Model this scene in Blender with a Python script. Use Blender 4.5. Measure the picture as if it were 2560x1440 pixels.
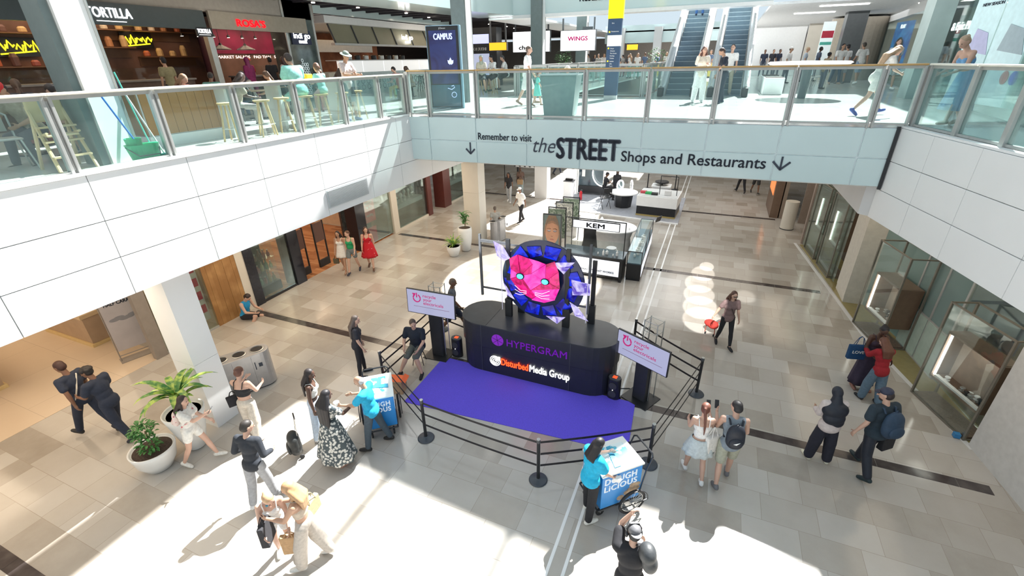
import bpy, bmesh, math, random
from mathutils import Vector, Matrix, Quaternion
random.seed(7)
for o in list(bpy.data.objects): bpy.data.objects.remove(o, do_unlink=True)
SC = bpy.context.scene
COL = SC.collection
PI = math.pi
def rad(a): return a * PI / 180.0

# ------------------------------------------------------------------ camera
CAMZ = 7.0
FPX = 1150.0
def _orth(vx, vy, vz):
    # nearest orthonormal basis to three measured axis directions (camera coords)
    M = [Vector(vx).normalized(), Vector(vy).normalized(), Vector(vz).normalized()]
    for _ in range(60):
        A = Matrix(M)
        B = A.inverted().transposed()
        M = [(A[i] + B[i]) * 0.5 for i in range(3)]
    return Matrix(M)
def _ray(px, py): return Vector(((px - 1280) / FPX, -(py - 720) / FPX, -1.0))
RW = _orth(-_ray(-1680, 228), _ray(1827, 136), -_ray(1315, 3045))   # world = RW @ cam
cam_d = bpy.data.cameras.new('camera'); cam = bpy.data.objects.new('camera', cam_d); COL.objects.link(cam)
cam_d.sensor_width = 36.0; cam_d.lens = 36.0 * FPX / 2560.0; cam_d.clip_start = 0.05; cam_d.clip_end = 300
cam.matrix_world = Matrix.Translation((0, 0, CAMZ)) @ RW.to_4x4()
SC.camera = cam
def G(px, py, z=0.0):
    """point of the horizontal surface at height z seen at a pixel of the photograph"""
    d = RW @ _ray(px, py); t = (z - CAMZ) / d.z
    return Vector((d.x * t, d.y * t, z))

# ------------------------------------------------------------------ view, world, sun
SC.view_settings.view_transform = 'Standard'; SC.view_settings.look = 'None'
SC.view_settings.gamma = 1.0; SC.view_settings.use_curve_mapping = False
SC.view_settings.exposure = 0.42
W = bpy.data.worlds.new('daylight'); SC.world = W; W.use_nodes = True
nt = W.node_tree; bg = nt.nodes['Background']
bg.inputs[0].default_value = (0.76, 0.90, 1.0, 1); bg.inputs[1].default_value = 0.68
def lamp(name, kind, loc, energy, color=(1, 1, 1), size=1.0, size_y=None, target=None, spot=None, blend=0.15, rot=None):
    d = bpy.data.lights.new(name, kind); d.energy = energy; d.color = color
    if kind == 'AREA':
        d.size = size
        if size_y: d.shape = 'RECTANGLE'; d.size_y = size_y
    if kind in ('SPOT', 'POINT'): d.shadow_soft_size = size
    if kind == 'SPOT': d.spot_size = rad(spot); d.spot_blend = blend
    o = bpy.data.objects.new(name, d); COL.objects.link(o); o.location = loc
    if target is not None:
        o.rotation_euler = (Vector(target) - Vector(loc)).to_track_quat('-Z', 'Y').to_euler()
    if rot: o.rotation_euler = rot
    return o
SUN_D = Vector((-0.20, -0.80, -1.0))
sun = bpy.data.lights.new('sun', 'SUN'); sun.energy = 15.0; sun.angle = rad(0.6); sun.color = (1.0, 0.985, 0.95)
so = bpy.data.objects.new('sun', sun); COL.objects.link(so); so.rotation_euler = SUN_D.to_track_quat('-Z', 'Y').to_euler()
so.location = (5, 30, 40)
WARM = (1.0, 0.80, 0.58)
# added spot lamps standing in for sunlight thrown back by glass: patches behind the kiosk and on the right of the hall
lamp('sun_patch_spot', 'SPOT', (-6.2, 0.0, 14.0), 42000, (1, .98, .94), .05, target=(-6.5, 13.4, 0), spot=10.5, blend=.06)
lamp('sun_patch_spot', 'SPOT', (-4.6, 0.0, 14.0), 36000, (1, .98, .94), .05, target=(-4.5, 13.6, 0), spot=10.0, blend=.06)
for ty_, tx_, sp_, e_ in ((17.2, .44, .8, 30000), (16.5, .34, 1.3, 26000), (15.6, .26, 1.6, 22000), (14.7, .30, 1.7, 20000), (13.8, .38, 1.9, 20000), (13.0, .47, 2.1, 20000)):
    lamp('sun_patch_spot', 'SPOT', (0.2, 0.0, 12.0), e_, (1, .98, .94), .01, target=(tx_, ty_, 0), spot=sp_ * 1.8, blend=.25)
lamp('sun_patch_spot', 'SPOT', (1.4, 0.0, 12.0), 10000, (1, .98, .94), .05, target=(1.7, 15.1, 0), spot=1.9, blend=.4)
lamp('sun_patch_spot', 'SPOT', (1.4, 0.0, 12.0), 6000, (1, .98, .94), .05, target=(1.35, 13.2, 0), spot=1.6, blend=.4)
# downlights of the lower hall soffits and shop fronts
for yy in (-1, 4, 9, 14, 19):
    lamp('soffit_light', 'AREA', (-10.6, yy, 3.62), 78, WARM, 2.6, 4.0, rot=(0, 0, 0))
for yy in (9, 15, 21):
    lamp('soffit_light', 'AREA', (4.6 - .1 * (yy - 13), yy, 3.58), 18, WARM, 1.2, 4.5, rot=(0, 0, 0))
lamp('soffit_light', 'AREA', (-3.0, 14.5, 4.25), 50, (1, .93, .84), 8, 3.5, rot=(0, 0, 0))
lamp('kiosk_fill', 'AREA', (-3.5, 17.4, 4.2), 120, (.95, .98, 1), 4, 4, rot=(0, 0, 0))  # unseen fill added to brighten the make-up kiosk
lamp('kiosk_fill', 'AREA', (-2.0, 24.6, 5.1), 130, (.95, .98, 1), 4, 6, rot=(0, 0, 0))  # unseen fill added over the beauty bar, no fitting there
lamp('soffit_light', 'AREA', (1.2, 27, 5.2), 120, (1, .88, .74), 5, 10, rot=(0, 0, 0))
lamp('soffit_light', 'AREA', (-11, 27, 5.2), 150, WARM, 5, 8, rot=(0, 0, 0))

# ------------------------------------------------------------------ materials
MATS = {}
def mat(name, col, rough=0.5, metal=0.0, emis=None, es=1.0, var=0.06, nscale=8.0, bump=0.0, spec=None, alpha=None):
    if name in MATS: return MATS[name]
    m = bpy.data.materials.new(name); m.use_nodes = True; t = m.node_tree
    b = t.nodes['Principled BSDF']
    b.inputs['Roughness'].default_value = rough; b.inputs['Metallic'].default_value = metal
    if spec is not None: b.inputs['Specular IOR Level'].default_value = spec
    c = (col[0], col[1], col[2], 1)
    tc = t.nodes.new('ShaderNodeTexCoord'); n = t.nodes.new('ShaderNodeTexNoise')
    n.inputs['Scale'].default_value = nscale; n.inputs['Detail'].default_value = 4
    t.links.new(tc.outputs['Object'], n.inputs['Vector'])
    r = t.nodes.new('ShaderNodeValToRGB')
    r.color_ramp.elements[0].position = .3; r.color_ramp.elements[1].position = .7
    r.color_ramp.elements[0].color = tuple(max(0, x * (1 - var)) for x in col) + (1,)
    r.color_ramp.elements[1].color = tuple(min(1, x * (1 + var)) for x in col) + (1,)
    t.links.new(n.outputs['Fac'], r.inputs['Fac']); t.links.new(r.outputs['Color'], b.inputs['Base Color'])
    if bump:
        bp = t.nodes.new('ShaderNodeBump'); bp.inputs['Strength'].default_value = bump; bp.inputs['Distance'].default_value = .02
        t.links.new(n.outputs['Fac'], bp.inputs['Height']); t.links.new(bp.outputs['Normal'], b.inputs['Normal'])
    if emis is not None:
        b.inputs['Emission Color'].default_value = (emis[0], emis[1], emis[2], 1); b.inputs['Emission Strength'].default_value = es
    MATS[name] = m
    return m
def glass(name, tint=(0.8, 0.95, 0.93), refl=0.5, dens=0.0, rough=0.02):
    """thin pane: tinted see-through plus fresnel reflection"""
    if name in MATS: return MATS[name]
    m = bpy.data.materials.new(name); m.use_nodes = True; t = m.node_tree
    t.nodes.remove(t.nodes['Principled BSDF']); out = t.nodes['Material Output']
    tr = t.nodes.new('ShaderNodeBsdfTransparent'); tr.inputs[0].default_value = tint + (1,)
    gl = t.nodes.new('ShaderNodeBsdfGlossy'); gl.inputs['Roughness'].default_value = rough; gl.inputs[0].default_value = (.95, 1, 1, 1)
    fr = t.nodes.new('ShaderNodeFresnel'); fr.inputs[0].default_value = 1.45
    mu = t.nodes.new('ShaderNodeMath'); mu.operation = 'MULTIPLY'; mu.inputs[1].default_value = refl
    mx = t.nodes.new('ShaderNodeMixShader')
    t.links.new(fr.outputs[0], mu.inputs[0]); t.links.new(mu.outputs[0], mx.inputs[0])
    t.links.new(tr.outputs[0], mx.inputs[1]); t.links.new(gl.outputs[0], mx.inputs[2])
    last = mx
    if dens > 0:
        df = t.nodes.new('ShaderNodeBsdfDiffuse'); df.inputs[0].default_value = (.55, .68, .68, 1)
        m2 = t.nodes.new('ShaderNodeMixShader'); m2.inputs[0].default_value = dens
        t.links.new(mx.outputs[0], m2.inputs[1]); t.links.new(df.outputs[0], m2.inputs[2]); last = m2
    t.links.new(last.outputs[0], out.inputs[0])
    MATS[name] = m
    return m
def emit(name, col, s=1.0):
    return mat(name, col, .5, 0, emis=col, es=s, var=0)
def pattern(name, c1, c2, scale=20, kind='voronoi', rough=.8, lo=.3, hi=.36, c3=None):
    if name in MATS: return MATS[name]
    m = bpy.data.materials.new(name); m.use_nodes = True; t = m.node_tree; b = t.nodes['Principled BSDF']
    b.inputs['Roughness'].default_value = rough
    tc = t.nodes.new('ShaderNodeTexCoord')
    if kind == 'voronoi':
        n = t.nodes.new('ShaderNodeTexVoronoi'); n.inputs['Scale'].default_value = scale; o = n.outputs['Distance']
    elif kind == 'wave':
        n = t.nodes.new('ShaderNodeTexWave'); n.inputs['Scale'].default_value = scale; n.inputs['Distortion'].default_value = 1.5; o = n.outputs['Fac']
    elif kind == 'cell':
        n = t.nodes.new('ShaderNodeTexVoronoi'); n.inputs['Scale'].default_value = scale; o = n.outputs['Color']
    else:
        n = t.nodes.new('ShaderNodeTexNoise'); n.inputs['Scale'].default_value = scale; n.inputs['Detail'].default_value = 3; o = n.outputs['Fac']
    t.links.new(tc.outputs['Object'], n.inputs['Vector'])
    r = t.nodes.new('ShaderNodeValToRGB'); r.color_ramp.elements[0].position = lo; r.color_ramp.elements[1].position = hi
    r.color_ramp.elements[0].color = c1 + (1,); r.color_ramp.elements[1].color = c2 + (1,)
    if c3:
        e = r.color_ramp.elements.new(min(1, hi + .15)); e.color = c3 + (1,)
    t.links.new(o, r.inputs['Fac']); t.links.new(r.outputs['Color'], b.inputs['Base Color'])
    MATS[name] = m
    return m
def tiles(name, cols, bw, bh, mortar, mcol, rough=.12, rot=0.0, freq=2, off=.5, stain=.5, squash=1.0, spec=.5):
    m = bpy.data.materials.new(name); m.use_nodes = True; t = m.node_tree; b = t.nodes['Principled BSDF']
    b.inputs['Roughness'].default_value = rough; b.inputs['Specular IOR Level'].default_value = spec
    tc = t.nodes.new('ShaderNodeTexCoord'); mp = t.nodes.new('ShaderNodeMapping'); mp.inputs['Rotation'].default_value = (0, 0, rot)
    t.links.new(tc.outputs['Object'], mp.inputs['Vector'])
    br = t.nodes.new('ShaderNodeTexBrick'); br.offset = off; br.offset_frequency = freq; br.squash = squash; br.squash_frequency = 3
    br.inputs['Scale'].default_value = 1.0; br.inputs['Mortar Size'].default_value = mortar
    br.inputs['Brick Width'].default_value = bw; br.inputs['Row Height'].default_value = bh
    br.inputs['Color1'].default_value = (0, 0, 0, 1); br.inputs['Color2'].default_value = (1, 1, 1, 1); br.inputs['Mortar'].default_value = (.5, .5, .5, 1)
    br.inputs['Bias'].default_value = 0.0; br.inputs['Mortar Smooth'].default_value = 0.1
    t.links.new(mp.outputs[0], br.inputs['Vector'])
    n = t.nodes.new('ShaderNodeTexNoise'); n.inputs['Scale'].default_value = 1.6; n.inputs['Detail'].default_value = 8; n.inputs['Roughness'].default_value = .65
    t.links.new(mp.outputs[0], n.inputs['Vector'])
    mx = t.nodes.new('ShaderNodeMix'); mx.data_type = 'RGBA'; mx.inputs[0].default_value = stain
    t.links.new(br.outputs['Color'], mx.inputs[6]); t.links.new(n.outputs['Fac'], mx.inputs[7])
    r = t.nodes.new('ShaderNodeValToRGB')
    els = r.color_ramp.elements
    els[0].position = .12; els[0].color = cols[0] + (1,); els[1].position = .88; els[1].color = cols[-1] + (1,)
    for i, c in enumerate(cols[1:-1]):
        e = els.new(.12 + .76 * (i + 1) / (len(cols) - 1)); e.color = c + (1,)
    t.links.new(mx.outputs[2], r.inputs['Fac'])
    m2 = t.nodes.new('ShaderNodeMix'); m2.data_type = 'RGBA'; m2.inputs[7].default_value = mcol + (1,)
    t.links.new(br.outputs['Fac'], m2.inputs[0]); t.links.new(r.outputs['Color'], m2.inputs[6])
    t.links.new(m2.outputs[2], b.inputs['Base Color'])
    MATS[name] = m
    return m

M = {}
M['stone'] = tiles('stone_floor', [(.31, .275, .235), (.42, .385, .34), (.475, .445, .405), (.52, .50, .47)], .86, .58, .004, (.34, .30, .25), rough=.13, freq=2, off=.37, stain=.42, squash=.6)
M['upstone'] = tiles('upper_stone_floor', [(.50, .49, .46), (.60, .59, .57)], .9, .6, .004, (.42, .42, .4), rough=.15)
M['cream_floor'] = tiles('cream_floor', [(.62, .49, .36), (.68, .55, .41)], 1.6, 1.6, .006, (.5, .40, .30), rough=.22)
M['wood_floor'] = tiles('wood_floor', [(.30, .12, .05), (.45, .20, .09), (.55, .28, .13)], 1.4, .14, .003, (.16, .07, .03), rough=.25, stain=.3)
M['band'] = pattern('dark_marble', (.055, .045, .045), (.10, .085, .08), 3, 'noise', .12, .45, .7, (.28, .26, .25))
M['white'] = mat('white_panel', (.83, .84, .84), .45, var=.015, nscale=1.2)
M['whitegrey'] = mat('light_grey_panel', (.66, .66, .66), .5, var=.02, nscale=1.5)
M['joint'] = mat('panel_joint', (.25, .26, .27), .7)
M['teal'] = mat('teal_glass_panel', (.60, .73, .735), .12, var=.02, nscale=1.0)
M['tealjoint'] = mat('pale_joint', (.78, .86, .88), .3)
M['cream'] = mat('cream_cladding', (.66, .62, .54), .4, var=.03, nscale=2)
M['steel'] = mat('brushed_steel', (.52, .52, .50), .32, .75, var=.05)
M['steelgrey'] = mat('grey_steel_post', (.45, .455, .44), .4, .35, var=.05)
M['black'] = mat('black_metal', (.018, .019, .022), .35, var=.1)
M['blackmatt'] = mat('matt_black', (.02, .02, .022), .7, var=.1)
M['darkgrey'] = mat('dark_grey', (.075, .08, .088), .5)
M['soffit'] = mat('soffit_paint', (.72, .71, .68), .7)
M['darkceil'] = mat('dark_slatted_ceiling', (.03, .028, .035), .6)
M['oak'] = mat('oak_handrail', (.55, .34, .13), .35, var=.12, nscale=3)
M['lightwood'] = mat('light_wood', (.62, .45, .24), .5, var=.12, nscale=5)
M['glass'] = glass('balustrade_glass', (.84, .945, .935), .5, .05)
M['shopglass'] = glass('shop_window_glass', (.84, .90, .87), .6, .01)
M['caseglass'] = glass('display_case_glass', (.93, .96, .95), .3)
M['tint'] = glass('green_tinted_glass', (.50, .66, .62), .9, .28)
M['white_paint'] = mat('white_paint', (.85, .86, .86), .4, var=.02)
M['led'] = emit('white_led', (1, .97, .9), 6)
M['bulb'] = emit('downlight_glow', (1, .9, .72), 14)
M['screen'] = mat('screen_white', (.05, .05, .05), .3, emis=(.50, .52, .78), es=.58, var=0)
M['pink'] = emit('pink_print', (.34, .006, .11), .7)
M['soil'] = mat('soil', (.06, .04, .03), .9, var=.4, nscale=40, bump=.4)
M['leaf'] = pattern('striped_leaf', (.06, .20, .04), (.42, .55, .10), 9, 'noise', .5, .42, .62)
M['leaf2'] = mat('green_leaf', (.055, .20, .045), .5, var=.35, nscale=12)
M['pot'] = mat('white_glazed_pot', (.80, .80, .78), .25, var=.02)
M['navy'] = mat('navy_letters', (.028, .04, .065), .4)

# ------------------------------------------------------------------ mesh helpers
class MB:
    def __init__(s): s.bm = bmesh.new()
    def _f(s, vs, fs):
        b = [s.bm.verts.new(v) for v in vs]
        for f in fs:
            try: s.bm.faces.new([b[i] for i in f])
            except ValueError: pass
        return b
    def box(s, c, d, rz=0.0, mtx=None):
        c = Vector(c); h = Vector(d) * .5; R = Matrix.Rotation(rz, 3, 'Z') if mtx is None else mtx
        vs = [c + R @ Vector((sx * h.x, sy * h.y, sz * h.z)) for sz in (-1, 1) for sy in (-1, 1) for sx in (-1, 1)]
        s._f(vs, [(0, 2, 3, 1), (4, 5, 7, 6), (0, 1, 5, 4), (2, 6, 7, 3), (0, 4, 6, 2), (1, 3, 7, 5)]); return s
    def bx(s, x0, x1, y0, y1, z0, z1):
        return s.box(((x0 + x1) / 2, (y0 + y1) / 2, (z0 + z1) / 2), (abs(x1 - x0), abs(y1 - y0), abs(z1 - z0)))
    def cyl(s, a, b, r0, r1=None, n=16, caps=True):
        a = Vector(a); b = Vector(b); r1 = r0 if r1 is None else r1
        d = (b - a).normalized(); u = d.orthogonal().normalized(); v = d.cross(u)
        A = []; B = []
        for i in range(n):
            t = 2 * PI * i / n; w = u * math.cos(t) + v * math.sin(t)
            A.append(s.bm.verts.new(a + w * r0)); B.append(s.bm.verts.new(b + w * r1))
        for i in range(n):
            j = (i + 1) % n; s.bm.faces.new((A[i], A[j], B[j], B[i]))
        if caps:
            s.bm.faces.new(A[::-1]); s.bm.faces.new(B)
        return s
    def tube(s, pts, r, n=8, rs=None, closed=False):
        pts = [Vector(p) for p in pts]; k = len(pts); rings = []
        up = Vector((0, 0, 1))
        for i, p in enumerate(pts):
            a = pts[i - 1] if (i > 0 or closed) else p; b = pts[(i + 1) % k] if (i < k - 1 or closed) else p
            d = (b - a).normalized()
            u = d.cross(up)
            if u.length < .05: u = d.cross(Vector((1, 0, 0)))
            u.normalize(); v = d.cross(u); rr = rs[i] if rs else r
            rings.append([s.bm.verts.new(p + (u * math.cos(2 * PI * j / n) + v * math.sin(2 * PI * j / n)) * rr) for j in range(n)])
        m = k if closed else k - 1
        for i in range(m):
            A = rings[i]; B = rings[(i + 1) % k]
            for j in range(n):
                q = (j + 1) % n; s.bm.faces.new((A[j], A[q], B[q], B[j]))
        if not closed:
            s.bm.faces.new(rings[0][::-1]); s.bm.faces.new(rings[-1])
        return s
    def ell(s, c, r, mtx=None, u=16, v=10):
        mm = Matrix.Translation(Vector(c)) @ ((mtx.to_4x4() if mtx is not None else Matrix.Identity(4))) @ Matrix.Diagonal((r[0], r[1], r[2], 1))
        bmesh.ops.create_uvsphere(s.bm, u_segments=u, v_segments=v, radius=1.0, matrix=mm); return s
    def lathe(s, prof, c=(0, 0, 0), n=28, sx=1.0, sy=1.0, wob=None):
        c = Vector(c); rings = []
        for k, (r, z) in enumerate(prof):
            rg = []
            for j in range(n):
                t = 2 * PI * j / n; rr = r * (wob(t, k) if wob else 1)
                rg.append(s.bm.verts.new(c + Vector((rr * math.cos(t) * sx, rr * math.sin(t) * sy, z))))
            rings.append(rg)
        for i in range(len(rings) - 1):
            for j in range(n):
                q = (j + 1) % n; s.bm.faces.new((rings[i][j], rings[i][q], rings[i + 1][q], rings[i + 1][j]))
        s.bm.faces.new(rings[0][::-1]); s.bm.faces.new(rings[-1]); return s
    def prism(s, pts, z0, z1, mtx=None):
        A = [Vector((p[0], p[1], z0)) for p in pts]; B = [Vector((p[0], p[1], z1)) for p in pts]
        if mtx is not None: A = [mtx @ p for p in A]; B = [mtx @ p for p in B]
        n = len(pts)
        s._f(A + B, [tuple(range(n))[::-1], tuple(range(n, 2 * n))] + [(i, (i + 1) % n, n + (i + 1) % n, n + i) for i in range(n)])
        return s
    def poly(s, pts):
        s._f([Vector(p) for p in pts], [tuple(range(len(pts)))]); return s
    def build(s, name, m, parent=None, bevel=0.0, smooth=False, loc=None, rz=None):
        bmesh.ops.recalc_face_normals(s.bm, faces=s.bm.faces)
        me = bpy.data.meshes.new(name); s.bm.to_mesh(me); s.bm.free()
        if m is not None: me.materials.append(m if not isinstance(m, str) else M[m])
        o = bpy.data.objects.new(name, me); COL.objects.link(o)
        if parent: o.parent = parent
        if loc is not None: o.location = loc
        if rz is not None: o.rotation_euler[2] = rz
        if smooth:
            for p in me.polygons: p.use_smooth = True
        if bevel:
            b = o.modifiers.new('bevel', 'BEVEL'); b.width = bevel; b.segments = 2; b.limit_method = 'ANGLE'
        return o
def tag(o, label, cat, group=None, kind=None):
    if label: o['label'] = label
    if cat: o['category'] = cat
    if group: o['group'] = group
    if kind: o['kind'] = kind
    return o
def thing(name, label, cat, loc=(0, 0, 0), rz=0.0, group=None):
    o = bpy.data.objects.new(name, None); COL.objects.link(o); o.empty_display_size = .1
    o.location = loc; o.rotation_euler = (0, 0, rz)
    return tag(o, label, cat, group)
def struct(name, mb, m, **k):
    o = mb.build(name, m, **k); o['kind'] = 'structure'; return o
def copy_tree(o, parent=None):
    c = o.copy(); COL.objects.link(c); c.parent = parent
    for ch in o.children: copy_tree(ch, c)
    return c
def text(name, body, m, parent=None, loc=(0, 0, 0), size=.2, rot=(PI / 2, 0, 0), bold=0.0, xs=1.0, shear=0.0, ext=.004, align='LEFT', label=None, spacing=1.0, width=None):
    cu = bpy.data.curves.new(name, 'FONT'); cu.body = body; cu.size = size; cu.extrude = ext; cu.offset = min(bold, 0) * size; cu.shear = shear
    cu.align_x = align; cu.space_character = spacing; cu.resolution_u = 3
    t = bpy.data.objects.new(name + '_tmp', cu)
    me = bpy.data.meshes.new_from_object(t)
    bpy.data.objects.remove(t); bpy.data.curves.remove(cu)
    me.name = name; me.materials.clear(); me.materials.append(m if not isinstance(m, str) else M[m])
    if width:
        xsv = [v.co.x for v in me.vertices]; xs = width / (max(xsv) - min(xsv)); x0 = min(xsv)
        for v in me.vertices: v.co.x -= x0
    for v in me.vertices: v.co.x *= xs
    if bold > .001:      # heavier strokes: the outline repeated a little to each side
        bm = bmesh.new(); bm.from_mesh(me); src = list(bm.verts) + list(bm.edges) + list(bm.faces); e = bold * size * .9
        for dx, dy in ((-e, 0), (e, 0), (0, e * .7), (0, -e * .7)):
            r = bmesh.ops.duplicate(bm, geom=src); bmesh.ops.translate(bm, vec=(dx, dy, 0), verts=[g for g in r['geom'] if isinstance(g, bmesh.types.BMVert)])
        bm.to_mesh(me); bm.free()
    o = bpy.data.objects.new(name, me); COL.objects.link(o); o.parent = parent; o.location = loc; o.rotation_euler = rot
    if label: o['label'] = label
    return o
def seg(a, b):
    """frame of a vertical wall: origin a, local x towards b, local y to its left, z up -> (length, angle)"""
    d = Vector((b[0] - a[0], b[1] - a[1])); return d.length, math.atan2(d.y, d.x)

# ------------------------------------------------------------------ lower floor
struct('floor', MB().bx(-34, 22, -14, 70, -.3, 0), 'stone')
for i, y in enumerate((1.08, 8.53, 16.27, 24.13)):
    mb = MB(); x = -12.6 if i else -12.6; x1 = (6.4, 5.5, 3.95, 3.2)[i]
    while x < x1 - .05:
        l = min(random.uniform(.9, 1.5), x1 - x); mb.bx(x, x + l - .006, y - .11, y + .11, 0, .004); x += l
    struct('trim_%d' % (i + 1), mb, 'band')
struct('trim_5', MB().bx(-1.36, -1.31, 2.0, 40, 0, .004).bx(-1.12, -1.07, 2.0, 40, 0, .004), 'white_paint')
# pale trim in front of the right-hand shops
def lx(y): return 4.6 + (13.78 - y) * .2365 if y < 13.78 else 4.6 - (y - 13.78) * .125
mb = MB()
P0 = [(lx(y), y) for y in (21, 13.78, 9.6)]
for (a, b) in zip(P0[:-1], P0[1:]):
    d = Vector((b[0] - a[0], b[1] - a[1])).normalized(); n = Vector((-d.y, d.x)) * .05
    mb.prism([(a[0] + n.x, a[1] + n.y), (b[0] + n.x, b[1] + n.y), (b[0] - n.x, b[1] - n.y), (a[0] - n.x, a[1] - n.y)], 0, .006)
struct('trim_6', mb, 'whitegrey')
struct('trim_7', MB().prism([(4.66, 13.7), (5.62, 9.6), (9.0, 9.6), (9.0, 20.9), (3.85, 20.9), (4.66, 13.78)], 0, .003), mat('olive_stone', (.30, .25, .11), .25))

# ------------------------------------------------------------------ left upper terrace: slab, cladding, soffit
YB0, YB1 = 11.94, 12.30
def by(x): return YB0 + (x + 8.35) * (YB1 - YB0) / 11.8
def cladding(name, a, b, rows, joints, m, mj, gap=.012, depth=.18, th=.03):
    """vertical panel wall from a to b; rows = z levels, joints = distances along it; outward = right of a->b"""
    L, ang = seg(a, b); mb = MB(); mb.bx(0, L, 0, depth, rows[0] + .01, rows[-1] - .01)
    back = struct(name, mb, mj, loc=(a[0], a[1], 0), rz=ang)
    js = [0] + list(joints) + [L]; mb = MB()
    for z0, z1 in zip(rows[:-1], rows[1:]):
        for j0, j1 in zip(js[:-1], js[1:]):
            mb.bx(j0 + gap / 2, j1 - gap / 2, -th, 0.002, z0 + gap / 2, z1 - gap / 2)
    p = mb.build('cladding_panel', m, back, bevel=.003)
    return back
lj = [y + 6 for y in (-4.2, -2.75, -.62, .85, 2.3, 3.75, 5.24, 6.65, 8.19, 9.9, 11.25)]
# wall runs from y=-6 to 11.94 along x=-8.35, outward = +x : a=(−8.35,−6) b=(−8.35,11.94): right side is +x
cladding('wall_left', (-8.35, -6), (-8.35, 20), (3.70, 4.34, 4.93, 5.62), lj + [18.9, 20.5, 22, 23.5], 'white', 'joint')
struct('floor_terrace_left', MB().bx(-34, -8.4, -6, 70, 5.2, 5.6), 'upstone')
struct('trim_8', MB().bx(-8.60, -8.30, -6, 11.9, 5.62, 5.66), 'white_paint')
struct('ceiling_soffit_left', MB().bx(-13.2, -8.36, -6, 20, 3.72, 3.80), 'soffit')
struct('ceiling_soffit_left_far', MB().bx(-20, -8.4, 20, 60, 5.1, 5.2), 'soffit')
# bridge
BJ = [.67, 2.16, 3.66, 5.14, 6.67, 8.15, 9.67, 11.23]
cladding('wall_bridge', (-8.35, YB0), (3.45, YB1), (4.37, 4.975, 5.60), BJ, 'teal', 'tealjoint', gap=.03)
struct('floor_bridge', MB().prism([(-8.4, YB0 + .05), (3.5, YB1 + .05), (9, YB1), (9, 60), (-2.9, 60), (-2.9, 20.2), (-8.4, 20.2)], 5.3, 5.598), 'upstone')
struct('ceiling_bridge', MB().prism([(-8.3, YB0 + .2), (3.4, YB1 + .2), (3.4, 20), (-8.3, 20)], 4.32, 4.38), 'soffit')
struct('wall_bridge_far', MB().bx(-8.3, -2.9, 20.0, 20.2, 4.37, 5.6), 'whitegrey')
struct('wall_void_side', MB().bx(-3.05, -2.9, 20.2, 60, 4.6, 5.3), 'whitegrey')
# right balcony
RA, RB = (3.48, 12.43), (6.65, -2.6)
Lr, ar = seg(RB, RA)
rj = [Lr - d for d in (14.2, 12.7, 11.2, 9.7, 8.15, 6.7, 5.6, 4.1, 2.5, 1.24)]
# outward side must face -x: travel from RA to RB has right side = -x
cladding('wall_right', RA, RB, (3.67, 4.31, 4.93, 5.60), [1.28, 2.55, 4.1, 5.6, 7.1, 8.6, 10.1, 11.6, 13.1], 'white', 'joint')
struct('trim_9', MB().box((0, 0, 0), (.06, .05, 1.3)), 'black', loc=(3.44, 12.26, 4.98))
struct('floor_terrace_right', MB().prism([(3.55, 12.4), (6.75, -2.6), (22, -2.6), (22, 40), (9, 40), (9, 12.4)], 5.3, 5.6), 'upstone')
struct('ceiling_soffit_right', MB().prism([(3.60, 12.4), (6.8, -2.6), (16, -2.6), (16, 24), (3.2, 24)], 3.62, 3.67), 'soffit')
struct('wall_right_return', MB().prism([(3.3, 12.6), (3.5, 12.45), (3.5, 24), (3.1, 24)], 3.67, 5.3), 'whitegrey')
struct('trim_10', MB().prism([(3.46, 12.45), (6.63, -2.6), (6.85, -2.6), (3.68, 12.45)], 5.6, 5.64), 'white_paint')

# ------------------------------------------------------------------ balustrades
def balustrade(name, label, a, b, stops, rail_m, rail_w=.13, single=False, z=5.6, h=1.2):
    L, ang = seg(a, b); t = thing(name, label, 'balustrade', (a[0], a[1], z), ang)
    for i, (s0, s1) in enumerate(zip(stops[:-1], stops[1:])):
        MB().bx(s0 + .05, s1 - .05, -.008, .008, .09, h - .09).build('glass_panel', M['glass'], t)
        MB().bx(s0 + .012, s1 - .012, -rail_w / 2, rail_w / 2, h - .035, h).build('handrail', rail_m, t, bevel=.012)
        MB().bx(s0 + .03, s1 - .03, -.03, .03, h - .09, h - .036).build('frame_rail', M['steelgrey'], t)
        MB().bx(s0 + .03, s1 - .03, -.03, .03, .05, .09).build('frame_rail', M['steelgrey'], t)
    for s0 in stops:
        p = MB()
        if single: p.bx(s0 - .05, s0 + .05, -.06, .06, 0.0, h - .04)
        else:
            for q in (-.042, .042): p.bx(s0 + q - .019, s0 + q + .019, -.055, .055, -.02, h - .04)
            p.bx(s0 - .02, s0 + .02, -.02, .02, .1, h - .1)
        p.build('post', M['steelgrey'], t, bevel=.004)
    return t
white_rail = mat('pale_handrail', (.86, .82, .72), .35)
balustrade('glass_balustrade', 'glass balustrade with pale sunlit handrail above the long white wall on the left',
           (-8.42, -1.2), (-8.42, 11.95), [y + 1.2 for y in (-1.2, -.42, .9, 2.3, 3.69, 5.09, 6.5, 7.95, 9.40, 10.75, 11.9)], white_rail, .17, h=1.12)
balustrade('glass_balustrade', 'glass balustrade with brown wooden handrail along the bridge over the lettering',
           (-8.3, YB0 + .02), (3.62, YB1 + .02), [0.02, .67, 2.16, 3.66, 5.14, 6.67, 8.15, 9.67, 11.23, 11.9], M['oak'], .13)
balustrade('glass_balustrade', 'glass balustrade with pale handrail over the white wall at the right edge',
           (3.66, 12.30), (6.70, -2.1), [.02, 1.35, 2.5, 3.85, 5.3, 6.8, 8.3, 9.8, 11.3, 12.8], white_rail, .17, single=True)
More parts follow.
